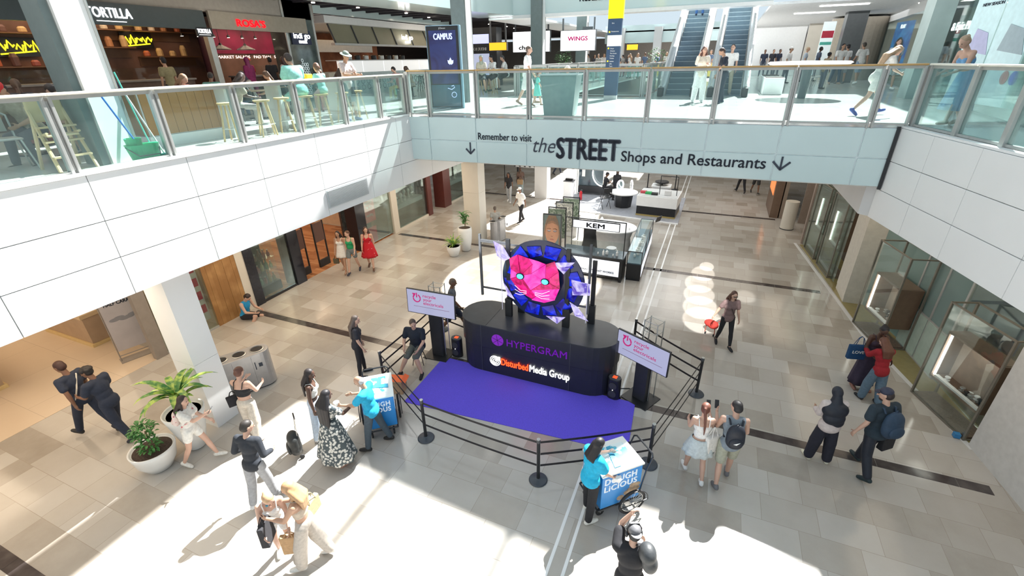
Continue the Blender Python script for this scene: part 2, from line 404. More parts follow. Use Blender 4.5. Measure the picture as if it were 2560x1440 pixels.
balustrade('glass_balustrade', 'far glass balustrade across the bridge behind the yellow totem sign',
           (-8.2, 20.1), (-3.0, 20.1), [0, 1.3, 2.6, 3.9, 5.2], M['steel'], .1)
balustrade('glass_balustrade', 'glass balustrade beside the open void, left of the escalators',
           (-2.95, 20.2), (-2.95, 33), [0, 1.6, 3.2, 4.8, 6.4, 8, 9.6, 11.2, 12.8], M['steel'], .1)
balustrade('glass_balustrade', 'distant glass balustrade along the food terrace behind the void',
           (-8.4, 20.2), (-8.4, 38), [0, 2, 4, 6, 8, 10, 12, 14, 16, 17.8], M['steel'], .1)

# lettering on the bridge
Lb, ab = seg((-8.35, YB0), (3.45, YB1))
sg = thing('bridge_lettering', 'dark lettering about the street shops and restaurants with two down arrows on the teal bridge', 'sign', (-8.35, YB0 - .035, 0), ab)
def bl(x): return x + 8.35
text('lettering', 'Remember to visit', 'navy', sg, (bl(-6.13), -.006, 5.03), .26, bold=.012, width=1.58)
text('lettering', 'the', 'navy', sg, (bl(-4.50), -.006, 4.76), .56, shear=.32, bold=-.004, width=.62)
text('lettering', 'STREET', 'navy', sg, (bl(-3.84), -.006, 4.64), .74, bold=.040, width=1.64)
text('lettering', 'Shops and Restaurants', 'navy', sg, (bl(-2.14), -.006, 4.64), .37, bold=.014, width=3.30)
def arrow(x, z0, z1, w):
    mb = MB(); t = .02
    mb.bx(x - t, x + t, -.012, -.004, z0 + .02, z1)
    for s_ in (-1, 1):
        mtx = Matrix.Rotation(s_ * rad(45), 3, 'Y')
        mb.box((x + s_ * w * .33, -.008, z0 + w * .36), (.045, .008, w * 1.0), mtx=mtx)
    mb.build('arrow', M['navy'], sg)
arrow(bl(-6.39), 4.62, 4.94, .2); arrow(bl(1.47), 4.63, 4.93, .26)
v = thing('air_vent', 'grey louvred air vent set into the lower row of the white wall', 'vent', (-8.31, 8.2, 3.88), PI / 2)
MB().bx(0, 1.46, -.02, .0, 0, .43).build('frame', mat('vent_grey', (.50, .54, .56), .5), v)
mb = MB()
for k in range(16): mb.box((.73, -.026, .025 + k * .0253), (1.4, .012, .010))
mb.build('louvre', M['whitegrey'], v)

# ------------------------------------------------------------------ columns of the hall
def column(name, x, y, z0, z1, w, d, m, base=True, joints=()):
    zs = [z0 + (.18 if base else 0)] + list(joints) + [z1]; mb = MB()
    for a, b in zip(zs[:-1], zs[1:]): mb.bx(-w / 2, w / 2, -d / 2, d / 2, a + .005, b - .005)
    mb.bx(-w / 2 + .01, w / 2 - .01, -d / 2 + .01, d / 2 - .01, z0, z1 - .01)
    o = struct(name, mb, m, loc=(x, y, 0))
    if base: MB().bx(-w / 2 + .02, w / 2 - .02, -d / 2 + .02, d / 2 - .02, z0, z0 + .18).build('plinth', 'steelgrey', o)
    return o
column('column_left', -9.23, 4.70, 0, 3.72, .66, .52, M['white'], joints=(1.62,))
column('column_left_far', -8.82, 16.62, 0, 4.4, .72, .60, M['cream'], joints=(2.2,))
column('column_left_rear', -8.55, 24.3, 0, 5.2, .72, .6, M['whitegrey'], joints=(2.2,))
column('column_left_near', -9.23, -2.9, 0, 3.72, .66, .72, M['white'])
column('column_right', 4.86, 16.3, 0, 3.65, .8, 1.1, mat('beige_column', (.62, .59, .52), .45))
struct('wall_right_near', MB().prism([(5.56, 9.72), (6.2, 5.4), (8.5, 5.4), (8.5, 9.72)], 0, 3.62), mat('beige_plaster', (.60, .585, .56), .5))

# ------------------------------------------------------------------ big black display plinth
X0, X1, YC, RR = -5.22, -1.25, 9.0, .62
def stadium(x0, x1, yc, r, n=14):
    p = [(x0 + r + r * math.cos(a), yc + r * math.sin(a)) for a in [PI / 2 + PI * k / n for k in range(n + 1)]]
    p += [(x1 - r + r * math.cos(a), yc + r * math.sin(a)) for a in [-PI / 2 + PI * k / n for k in range(n + 1)]]
    return p
pl = thing('display_plinth', 'big black rounded display plinth with glowing purple and orange lettering on its front', 'plinth', (-3.2, 9.0, 0))
def loc3(pts, ox=-3.2, oy=9.0): return [(x - ox, y - oy) for x, y in pts]
MB().prism(loc3(stadium(X0 + .03, X1 - .03, YC, RR - .02)), 0.0, .72).build('lower_body', mat('plinth_black', (.022, .024, .034), .42), pl)
MB().prism(loc3(stadium(X0, X1, YC, RR)), .735, 1.33).build('upper_body', mat('plinth_black', (0, 0, 0)), pl, bevel=.006)
MB().prism(loc3(stadium(X0, X1, YC, RR)), 1.332, 1.35).build('top', mat('plinth_top', (.045, .05, .058), .3, var=.25, nscale=2), pl)
MB().prism(loc3(stadium(X0 + .05, X1 - .05, YC, RR - .04)), .70, .74).build('light_strip', emit('violet_strip', (.10, .03, .55), .5), pl)
MB().box((-1.15, -.0, 1.352), (.008, 1.2, .004)).build('seam', 'black', pl)
for x in (-1.28, .95): MB().box((x, -.622, .68), (.010, .004, 1.3)).build('seam', 'darkgrey', pl)
yf = YC - RR - .006 - 9.0
vio = emit('violet_letters', (.16, .015, .34), .55)
mb = MB(); mb.cyl((-.84, yf + .004, 1.02), (-.84, yf - .004, 1.02), .155, n=32); mb.build('round_emblem', vio, pl)
mb = MB()
for a in (20, 80, 140): mb.box((-.84, yf - .007, 1.02), (.29, .004, .008), mtx=Matrix.Rotation(rad(a), 3, 'Y'))
mb.build('emblem_lines', mat('plinth_black', (0, 0, 0)), pl)
text('lettering', 'HYPERGRAM', vio, pl, (-.60, yf, .915), .27, width=1.48, bold=.006, spacing=1.05)
wl = emit('white_letters', (.9, .9, .88), 1.0)
text('lettering', 'Disturbed', emit('orange_letters', (1, .13, .03), 1.0), pl, (-.76, yf, .33), .27, width=.70, bold=.018)
text('lettering', 'Media Group', wl, pl, (-.02, yf, .33), .27, width=.98, bold=.014)
mb = MB()
for r in (.135, .095, .052):
    mb.tube([(-.92 + r * math.cos(a), yf - .004, .41 + r * math.sin(a)) for a in [2 * PI * k / 24 for k in range(24)]], .012, n=6, closed=True)
mb.tube([(-.92, yf - .006, .41), (-.79, yf - .006, .54)], .014, n=6).tube([(-.84, yf - .006, .54), (-.79, yf - .006, .54), (-.79, yf - .006, .48)], .012, n=6)
mb.build('target_emblem', wl, pl)

# ------------------------------------------------------------------ holographic display on the plinth
hd = thing('hologram_display', 'round hologram display on black stands showing a glowing pink big cat head on blue', 'display', (-3.25, 9.05, 1.35))
for x, y, h in ((-.76, -.02, 2.0), (.69, -.02, 1.95), (-.55, .28, 1.3), (1.2, .36, 1.6)):
    MB().box((x, y, .24), (.17, .10, .48)).box((x, y + .03, h / 2), (.10, .06, h)).build('stand', M['black'], hd, bevel=.008)
for x, z0, z1 in ((-1.50, .42, 2.02), (1.17, .40, 2.1)):
    MB().box((x, .05, (z0 + z1) / 2), (.055, .055, z1 - z0)).build('frame_post', M['darkgrey'], hd, bevel=.006)
for z in (.62, 1.86): MB().bx(-1.50, -.76, .03, .07, z, z + .035).bx(.69, 1.17, .03, .07, z - .06, z - .025).build('frame_bar', M['darkgrey'], hd)
MB().bx(-1.48, .5, .03, .07, 1.83, 1.865).build('frame_bar', M['darkgrey'], hd)
mb = MB(); mb.cyl((.08, .02, 1.06), (.08, .06, 1.06), 1.0, n=64)
disc = mb.build('disc', mat('disc_dark_blue', (.02, .03, .09), .15), hd)
# facets: polygons in the x-z plane with a raised centre, each facet tilted
def crystal(name, pts, depth, m, c=None, y=-.05):
    n = len(pts); cx = sum(p[0] for p in pts) / n if c is None else c[0]; cz = sum(p[1] for p in pts) / n if c is None else c[1]
    mb = MB(); vs = [(p[0], y, p[1]) for p in pts] + [(cx, y - depth, cz)] + [(cx, y + .02, cz)]
    mb._f(vs, [(i, (i + 1) % n, n) for i in range(n)] + [(i, (i + 1) % n, n + 1) for i in range(n)])
    return mb.build(name, m, hd)
def holo(name, c1, c2, s, sc=3.0):
    if name in MATS: return MATS[name]
    m = bpy.data.materials.new(name); m.use_nodes = True; t = m.node_tree; b = t.nodes['Principled BSDF']
    b.inputs['Base Color'].default_value = (.02, .01, .03, 1); b.inputs['Roughness'].default_value = .2
    tc = t.nodes.new('ShaderNodeTexCoord'); n = t.nodes.new('ShaderNodeTexNoise'); n.inputs['Scale'].default_value = sc; n.inputs['Distortion'].default_value = 1.5
    r = t.nodes.new('ShaderNodeValToRGB'); r.color_ramp.elements[0].position = .35; r.color_ramp.elements[1].position = .65
    r.color_ramp.elements[0].color = c1 + (1,); r.color_ramp.elements[1].color = c2 + (1,)
    t.links.new(tc.outputs['Object'], n.inputs['Vector']); t.links.new(n.outputs['Fac'], r.inputs['Fac'])
    t.links.new(r.outputs['Color'], b.inputs['Emission Color']); b.inputs['Emission Strength'].default_value = s
    MATS[name] = m; return m
blue = holo('hologram_blue', (.0, .0, .12), (.0, .03, .85), 1.0, 2.5)
pinkA = holo('hologram_pink', (.38, .0, .06), (.95, .01, .25), .9, 4)
pinkB = holo('hologram_magenta', (.75, .0, .30), (1.0, .10, .50), 1.05, 3)
lil = holo('hologram_lilac', (.10, .06, .45), (.75, .70, 1.0), .9, 4)
pt = lambda a, r: (.08 + r * math.cos(rad(a)), 1.06 + r * math.sin(rad(a)))
for k in range(12):
    a = k * 30; crystal('blue_shard', [pt(a, .66), pt(a + 3, .97 - .1 * (k % 2)), pt(a + 25, .9), pt(a + 27, .62)], .05 + .03 * (k % 3), blue, y=0.0)
for P in ([(-1.08, 1.95), (-.84, 1.86), (-.66, 1.58), (-.82, 1.48), (-1.0, 1.6)], [(.34, 1.62), (.86, 1.70), (.62, 1.38)], [(.80, 1.28), (1.24, 1.24), (1.24, .96), (.84, .90)],
          [(.78, .72), (.92, .38), (1.24, .30), (.98, .62)], [(-.86, .96), (-.76, .60), (-.56, .52), (-.70, .74)], [(.22, .24), (.70, .30), (.50, .08)]):
    crystal('lilac_shard', P, .08, lil, y=-.10)
# head of the cat: facets share the outline, a nose ridge comes forward
Hc = {'earL0': (-.66, 1.60), 'earL1': (-.46, 1.72), 'earL2': (-.20, 1.66), 'top': (.06, 1.62), 'earR2': (.22, 1.58), 'earR1': (.42, 1.68), 'earR0': (.52, 1.44),
      'ckR': (.56, 1.02), 'jwR': (.46, .74), 'ch2': (.20, .62), 'ch1': (-.12, .64), 'jwL': (-.46, .82), 'ckL': (-.66, 1.08), 'brL': (-.64, 1.34)}
D3 = {k: Vector((v[0], -.14, v[1])) for k, v in Hc.items()}
D3.update(nose=Vector((-.06, -.36, .98)), brow=Vector((-.08, -.28, 1.36)), eL=Vector((-.36, -.22, 1.24)), eR=Vector((.24, -.22, 1.20)), mz=Vector((.04, -.32, .82)), fh=Vector((-.08, -.2, 1.56)))
F1 = [('earL0', 'earL1', 'brL'), ('earL1', 'earL2', 'fh', 'eL'), ('brL', 'earL1', 'eL'), ('fh', 'brow', 'eL'), ('earR2', 'earR1', 'earR0', 'eR'), ('eL', 'nose', 'ckL'), ('eR', 'earR0', 'ckR'), ('nose', 'mz', 'jwL', 'ckL'), ('mz', 'ch1', 'jwL'), ('eR', 'ckR', 'nose')]
F2 = [('earL2', 'top', 'fh'), ('top', 'earR2', 'brow', 'fh'), ('earR2', 'eR', 'brow'), ('brow', 'nose', 'eL'), ('brow', 'eR', 'nose'), ('brL', 'eL', 'ckL'), ('nose', 'ckR', 'jwR', 'mz'), ('mz', 'jwR', 'ch2'), ('mz', 'ch2', 'ch1')]
for nm, F, m_ in (('cat_head_dark', F1, pinkA), ('cat_head_bright', F2, pinkB)):
    mb = MB()
    for f in F:
        c = sum((D3[k] for k in f), Vector()) / len(f)
        mb.poly([c + (D3[k] - c) * .955 for k in f])
    o = mb.build('cat_head', m_, hd); s_ = o.modifiers.new('solid', 'SOLIDIFY'); s_.thickness = .02
cy = emit('cyan_eye', (.10, .85, .85), 1.1)
mb = MB(); mb.prism([(Hc[k][0] * .97 - .001, Hc[k][1] * .985 + .015) for k in ('earL0', 'earL1', 'earL2', 'top', 'earR2', 'earR1', 'earR0', 'ckR', 'jwR', 'ch2', 'ch1', 'jwL', 'ckL', 'brL')], -.0, .03, mtx=Matrix.Translation((0, -.10, 0)) @ Matrix.Rotation(PI / 2, 4, 'X')); mb.build('head_backing', mat('head_backing', (.06, .0, .02), .3), hd)
for k, (x, z) in enumerate(((-.36, 1.24), (.24, 1.20))):
    MB().ell((x, -.25, z), (.105, .03, .082)).build('eye_rim', mat('eye_rim', (.01, .0, .02), .3), hd, smooth=True)
    MB().ell((x, -.265, z), (.08, .04, .062)).build('eye', cy, hd, smooth=True)
mb = MB()
for s_ in (-1, 1):
    for q in range(3): mb.tube([(-.06 + s_ * .10, -.37, .95 - .03 * q), (-.06 + s_ * .26, -.34, .93 - .06 * q), (-.06 + s_ * .42, -.28, 1.0 - .10 * q)], .006, n=5)
mb.build('whiskers', emit('pale_pink', (1, .6, .8), 1.0), hd)
MB().bx(-.86, -.845, -.2, -.19, .25, 1.8).build('clear_guard', mat('clear_edge', (.8, .75, .95), .1), hd)
MB().bx(1.19, 1.205, -.2, -.19, .3, 1.4).build('clear_guard', mat('clear_edge', (.8, .75, .95), .1), hd)

# ------------------------------------------------------------------ purple carpet
c4 = [G(1110, 893), G(1010, 1005), G(1568, 1135), G(1588, 1008)]
mb = MB(); mb.prism([(p.x, p.y) for p in c4], .001, .012)
tag(mb.build('carpet', mat('purple_carpet', (.12, .085, .72), .85, var=.10, nscale=60, bump=.1)), 'flat violet carpet lying in front of the black plinth', 'carpet')

# ------------------------------------------------------------------ recycle screens
def screen_stand(label, x, y, rz, w=1.36, h=.66, zc=1.64, tilt=0.0, roll=0.0):
    t = thing('screen_stand', label, 'screen', (x, y, 0), rz)
    MB().bx(-.34, .34, -.30, .30, 0, .02).build('base_plate', M['black'], t, bevel=.005)
    MB().bx(-.16, .16, -.10, .10, .02, 1.38).build('pillar', mat('stand_black', (.028, .03, .036), .5), t, bevel=.01)
    f = MB().box((0, 0, 0), (w, .05, h)).build('screen_frame', M['black'], t, bevel=.006)
    f.location = (0, -.16, zc); f.rotation_euler = (rad(-tilt), rad(roll), 0)
    MB().bx(-w / 2 + .02, w / 2 - .02, -.029, -.026, -h / 2 + .02, h / 2 - .02).build('display', M['screen'], f)
    mb = MB(); R0 = .10; cx, cz = -.38, .10
    mb.tube([(cx + R0 * math.cos(a), -.034, cz + R0 * math.sin(a)) for a in [rad(115 + 310 * k / 20) for k in range(21)]], .016, n=6)
    mb.tube([(cx, -.034, cz + .02), (cx, -.034, cz + .14)], .014, n=6)
    mb.poly([(cx - .13, -.034, cz + .12), (cx - .02, -.034, cz + .13), (cx - .07, -.034, cz + .03)])
    mb.build('power_symbol', M['pink'], f)
    for q, s_ in enumerate(('recycle', 'your', 'electricals')):
        text('lettering', s_, M['pink'], f, (-.20, -.033, .15 - .10 * q), .115, width=(.36, .24, .56)[q], bold=.008, ext=.001)
    MB().bx(-.48, .52, -.034, -.031, -.125, -.118).build('rule', mat('thin_rule', (.3, .1, .2), .5), f)
    mb = MB()
    for (a, b) in ((-.16, -.02), (.16, -.02), (.16, -.26), (-.16, -.26)):
        mb.tube([(a + .02, b + .28, .02), (a + .02, b + .28, 2.02)], .012, n=6)
    for z in (1.75, 1.99):
        mb.tube([(-.14, .26, z), (.18, .26, z), (.18, .02, z), (-.14, .02, z)], .008, n=5, closed=True)
        mb.tube([(-.14, .26, z), (.18, .02, z)], .006, n=5); mb.tube([(-.14, .26, z), (-.14, .02, z - .24)], .006, n=5)
    mb.build('truss', M['steel'], t)
    return t
screen_stand('screen on a black pillar left of the plinth reading recycle your electricals', -5.88, 8.62, rad(2), zc=1.62, tilt=4)
screen_stand('screen on a black pillar right of the plinth reading recycle your electricals', -.66, 8.78, rad(-26), w=1.3, h=.62, zc=1.34, tilt=2, roll=0)

def speaker(label, x, y, rz):
    t = thing('speaker', label, 'speaker', (x, y, 0), rz)
    MB().prism(stadium(-.15, .15, 0, .11, 8), .0, .54).build('body', M['black'], t, bevel=.01)
    MB().prism(stadium(-.14, .14, 0, .10, 8), .541, .56).build('top_panel', M['darkgrey'], t)
    mb = MB()
    for z in (.16, .38): mb.cyl((0, -.112, z), (0, -.122, z), .09, n=24)
    mb.build('cone', mat('speaker_cone', (.05, .05, .055), .6), t)
    MB().bx(-.05, .05, -.05, .05, .562, .566).build('orange_mark', emit('orange_led', (1, .12, .03), .5), t)
    MB().bx(.0, .015, -.126, -.122, .27, .285).build('led', M['led'], t)
g = G(1145, 888); speaker('black portable speaker standing between the left screen and the plinth', g.x, g.y, 0)
g = G(1533, 992); speaker('black portable speaker standing at the right end of the plinth', g.x, g.y, rad(-10))
a, b = G(1550, 972), G(1590, 985)
tag(MB().tube([(a.x, a.y, .012), ((a.x + b.x) / 2, a.y + .08, .012), (b.x + .05, b.y + .12, .012)], .010).build('cable', M['black']), 'black cable running from the right speaker to the right screen', 'cable')

# ------------------------------------------------------------------ belt barrier posts
PST = [((-6.42, 6.97), 'leftmost, beside the left snack cart'), ((-4.56, 5.87), 'at the front left, left of the carpet corner'),
       ((-2.04, 5.74), 'front middle, standing on a sunlit ring'), ((-.21, 6.88), 'just behind the right snack cart'),
       ((.51, 9.40), 'at the far right, below the right screen'), ((-1.14, 10.6), 'behind the plinth on its right'), ((-6.45, 9.75), 'behind the left screen')]
for (x, y), w in PST:
    t = thing('barrier_post', 'black belt barrier post ' + w, 'barrier post', (x, y, 0), 0, 'belt barrier posts round the display')
    MB().lathe([(.17, 0), (.175, .012), (.16, .03), (.05, .05), (.03, .06)], n=32).build('base', mat('post_base', (.05, .06, .075), .35), t, smooth=False)
    MB().cyl((0, 0, .05), (0, 0, .93), .032, n=16).build('pole', M['black'], t, smooth=False)
    MB().cyl((0, 0, .93), (0, 0, 1.0), .036, n=16).build('head', M['darkgrey'], t)
    MB().cyl((0, 0, 1.0), (0, 0, 1.012), .034, n=16).build('cap', M['steel'], t)
def belt(i, j, label):
    a = Vector(PST[i][0]); b = Vector(PST[j][0]); L, ang = seg(a, b)
    t = thing('barrier_belt', label, 'belt', (a.x, a.y, 0), ang, 'belts strung between the posts')
    for z in (.93, .65, .37):
        K = 10; sag = lambda s_: -.03 * math.sin(PI * s_ / L); ss = [.037 + (L - .074) * k / K for k in range(K + 1)]
        mb = MB(); rows = [[mb.bm.verts.new((q, dy, z + sag(q) + dz)) for dy, dz in ((-.002, -.024), (.002, -.024), (.002, .024), (-.002, .024))] for q in ss]
        for r0_, r1_ in zip(rows[:-1], rows[1:]):
            for i_ in range(4): mb.bm.faces.new((r0_[i_], r0_[(i_ + 1) % 4], r1_[(i_ + 1) % 4], r1_[i_]))
        mb.bm.faces.new(rows[0]); mb.bm.faces.new(rows[-1])
        mb.build('strap', mat('belt_black', (.02, .018, .022), .6), t)
for i, j, l in ((0, 1, 'three black belts running from the left snack cart to the front left post'), (1, 2, 'three black belts along the front of the carpet, left half'),
                (2, 3, 'three black belts along the front right, behind the right snack cart'), (3, 4, 'three black belts on the right side below the right screen'),
                (4, 5, 'three black belts behind the right screen'), (0, 6, 'three black belts on the left side behind the seated man')):
    belt(i, j, l)
bl_ = thing('barrier_belt', 'three black belts behind the left screen, ending at the plinth', 'belt', (-6.45, 9.75, 0), rad(-14))
for z in (.93, .65, .37): MB().bx(.035, 1.25, -.002, .002, z - .024, z + .024).build('strap', mat('belt_black', (0, 0, 0)), bl_)

# ------------------------------------------------------------------ planters
def leafmesh(mb, base, dirv, length, width, droop, seg_=8, up0=1.2):
    d = Vector(dirv).normalized(); side = Vector((-d.y, d.x, 0)); p = Vector(base); rows = []
    ang = up0; st = length / seg_
    for k in range(seg_ + 1):
        f = k / seg_; w = width * math.sin(PI * min(1, (f * .9 + .08))) * .5
        n = Vector((-d.x * math.sin(ang), -d.y * math.sin(ang), math.cos(ang)))
        rows.append([mb.bm.verts.new(p - side * w + n * w * .25), mb.bm.verts.new(p), mb.bm.verts.new(p + side * w + n * w * .25)])
        p = p + (Vector((d.x * math.cos(ang), d.y * math.cos(ang), math.sin(ang)))) * st; ang -= droop / seg_
    for a, b in zip(rows[:-1], rows[1:]):
        for i in (0, 1): mb.bm.faces.new((a[i], a[i + 1], b[i + 1], b[i]))
def pot(t, prof, m=None):
    MB().lathe(prof, n=40).build('pot', m or M['pot'], t, smooth=True)
def planter(label, x, y, kind):
    t = thing('potted_plant', label, 'plant', (x, y, 0))
    if kind == 'tall':      # tall tapered pot with long striped leaves
        pot(t, [(.13, 0), (.17, .04), (.27, .45), (.34, .78), (.37, .93), (.35, .95), (.33, .92), (.3, .88)])
        MB().cyl((0, 0, .84), (0, 0, .88), .30, n=28).build('soil', M['soil'], t)
        MB().cyl((0, 0, .85), (.02, 0, 1.25), .035, .03).cyl((.08, .05, .85), (.1, .06, 1.1), .025).build('stem', mat('stem', (.22, .17, .09), .8), t)
        mb = MB(); rn = random.Random(4)
        for k in range(17):
            a = k * 2.4; leafmesh(mb, (.02 * math.cos(a), .02 * math.sin(a), 1.1 + .012 * k), (math.cos(a), math.sin(a), 0), rn.uniform(.62, .95), .13, rn.uniform(1.0, 2.7), up0=rn.uniform(.9, 1.4))
        mb.build('foliage', M['leaf'], t)
    elif kind == 'bush':
        pot(t, [(.16, 0), (.22, .03), (.33, .22), (.37, .42), (.385, .50), (.365, .51), (.35, .48), (.3, .44)])
        MB().cyl((0, 0, .40), (0, 0, .46), .34, n=28).build('soil', M['soil'], t)
        MB().tube([(0, 0, .44), (-.02, .02, .6), (-.06, .04, .85)], .014).tube([(.03, 0, .44), (.08, -.02, .62)], .01).build('stem', mat('stem', (.22, .17, .09), .8), t)
        mb = MB(); rn = random.Random(9)
        for k in range(230):
            c, r = ((Vector((-.10, .02, .86)), .20) if k % 3 else (Vector((.08, -.04, .66)), .17))
            v = Vector((rn.gauss(0, 1), rn.gauss(0, 1), rn.gauss(0, 1) * .75)).normalized() * r * rn.uniform(.5, 1)
            leafmesh(mb, c + v, (v.x, v.y, 0) if abs(v.x) + abs(v.y) > .01 else (1, 0, 0), rn.uniform(.07, .12), .045, rn.uniform(.5, 1.8), 3, rn.uniform(-.2, .8))
        mb.build('foliage', M['leaf2'], t)
    elif kind == 'vase':
        pot(t, [(.16, 0), (.2, .05), (.27, .5), (.29, .85), (.27, 1.0), (.25, 1.0), (.24, .95)])
        MB().cyl((0, 0, .9), (0, 0, .96), .24, n=24).build('soil', M['soil'], t)
        MB().tube([(0, 0, .95), (.02, .01, 1.2), (-.01, 0, 1.4)], .018).tube([(.03, .03, .95), (.05, .03, 1.3)], .012).build('stem', mat('stem', (.22, .17, .09), .8), t)
        mb = MB(); rn = random.Random(3)
        for k in range(60):
            a = rn.uniform(0, 2 * PI); leafmesh(mb, (rn.uniform(-.08, .08), rn.uniform(-.08, .08), rn.uniform(1.1, 1.55)), (math.cos(a), math.sin(a), 0), rn.uniform(.2, .34), .06, rn.uniform(1, 2), 5, rn.uniform(.4, 1.3))
        mb.build('foliage', M['leaf2'], t)
    else:
        pot(t, [(.14, 0), (.18, .03), (.26, .25), (.275, .44), (.255, .44), (.24, .40)])
        MB().cyl((0, 0, .34), (0, 0, .40), .24, n=24).build('soil', M['soil'], t)
        mb = MB(); rn = random.Random(5)
        for k in range(46):
            a = k * 2.4; leafmesh(mb, (.03 * math.cos(a), .03 * math.sin(a), .40), (math.cos(a), math.sin(a), 0), rn.uniform(.35, .6), .05, rn.uniform(.6, 1.8), 6, rn.uniform(.8, 1.4))
        mb.build('foliage', M['leaf'], t)
planter('long striped leaves in a tall white pot beside the near white column', -8.84, 3.93, 'tall')
planter('low leafy bush in a round white bowl pot, nearest the camera', -9.0, 3.28, 'bush')
planter('slender green plant in a tall white vase at the far cream column', -8.78, 15.55, 'vase')
planter('small spiky plant in a low white pot in front of the tall vase', -8.95, 14.85, 'spiky')

# ------------------------------------------------------------------ recycling bins
def bins(label, x, y, rz, w=1.25, d=.46, h=.95):
    t = thing('recycling_bin', label, 'bin', (x, y, 0), rz)
    MB().prism(stadium(-w / 2, w / 2, 0, d / 2, 10), .03, h).build('body', mat('bin_steel', (.46, .46, .47), .38, .6), t, bevel=.008)
    MB().prism(stadium(-w / 2 + .03, w / 2 - .03, 0, d / 2 - .03, 10), 0, .03).build('base', M['black'], t)
    for k in (-1, 0, 1):
        MB().lathe([(.15, h), (.155, h + .012), (.135, h + .018), (.13, h + .004)], (k * .38, 0, 0), n=28).build('rim', M['steel'], t)
        MB().cyl((k * .38, 0, h), (k * .38, 0, h + .006), .13, n=28).build('opening', M['black'], t)
    for k in (-.20, .20): MB().bx(k - .002, k + .002, -d / 2 - .002, -d / 2 + .01, .06, h - .04).build('door_seam', M['darkgrey'], t)
    MB().bx(.24, .26, -d / 2 - .004, -d / 2, .55, .75).bx(.32, .40, -d / 2 - .004, -d / 2, .6, .7).build('icon', M['navy'], t)
bins('grey metal recycling bin with three round openings behind the near white column', -9.47, 5.70, rad(60))
bins('grey metal recycling bin beside the far cream column', -8.02, 17.1, rad(80), w=.8)

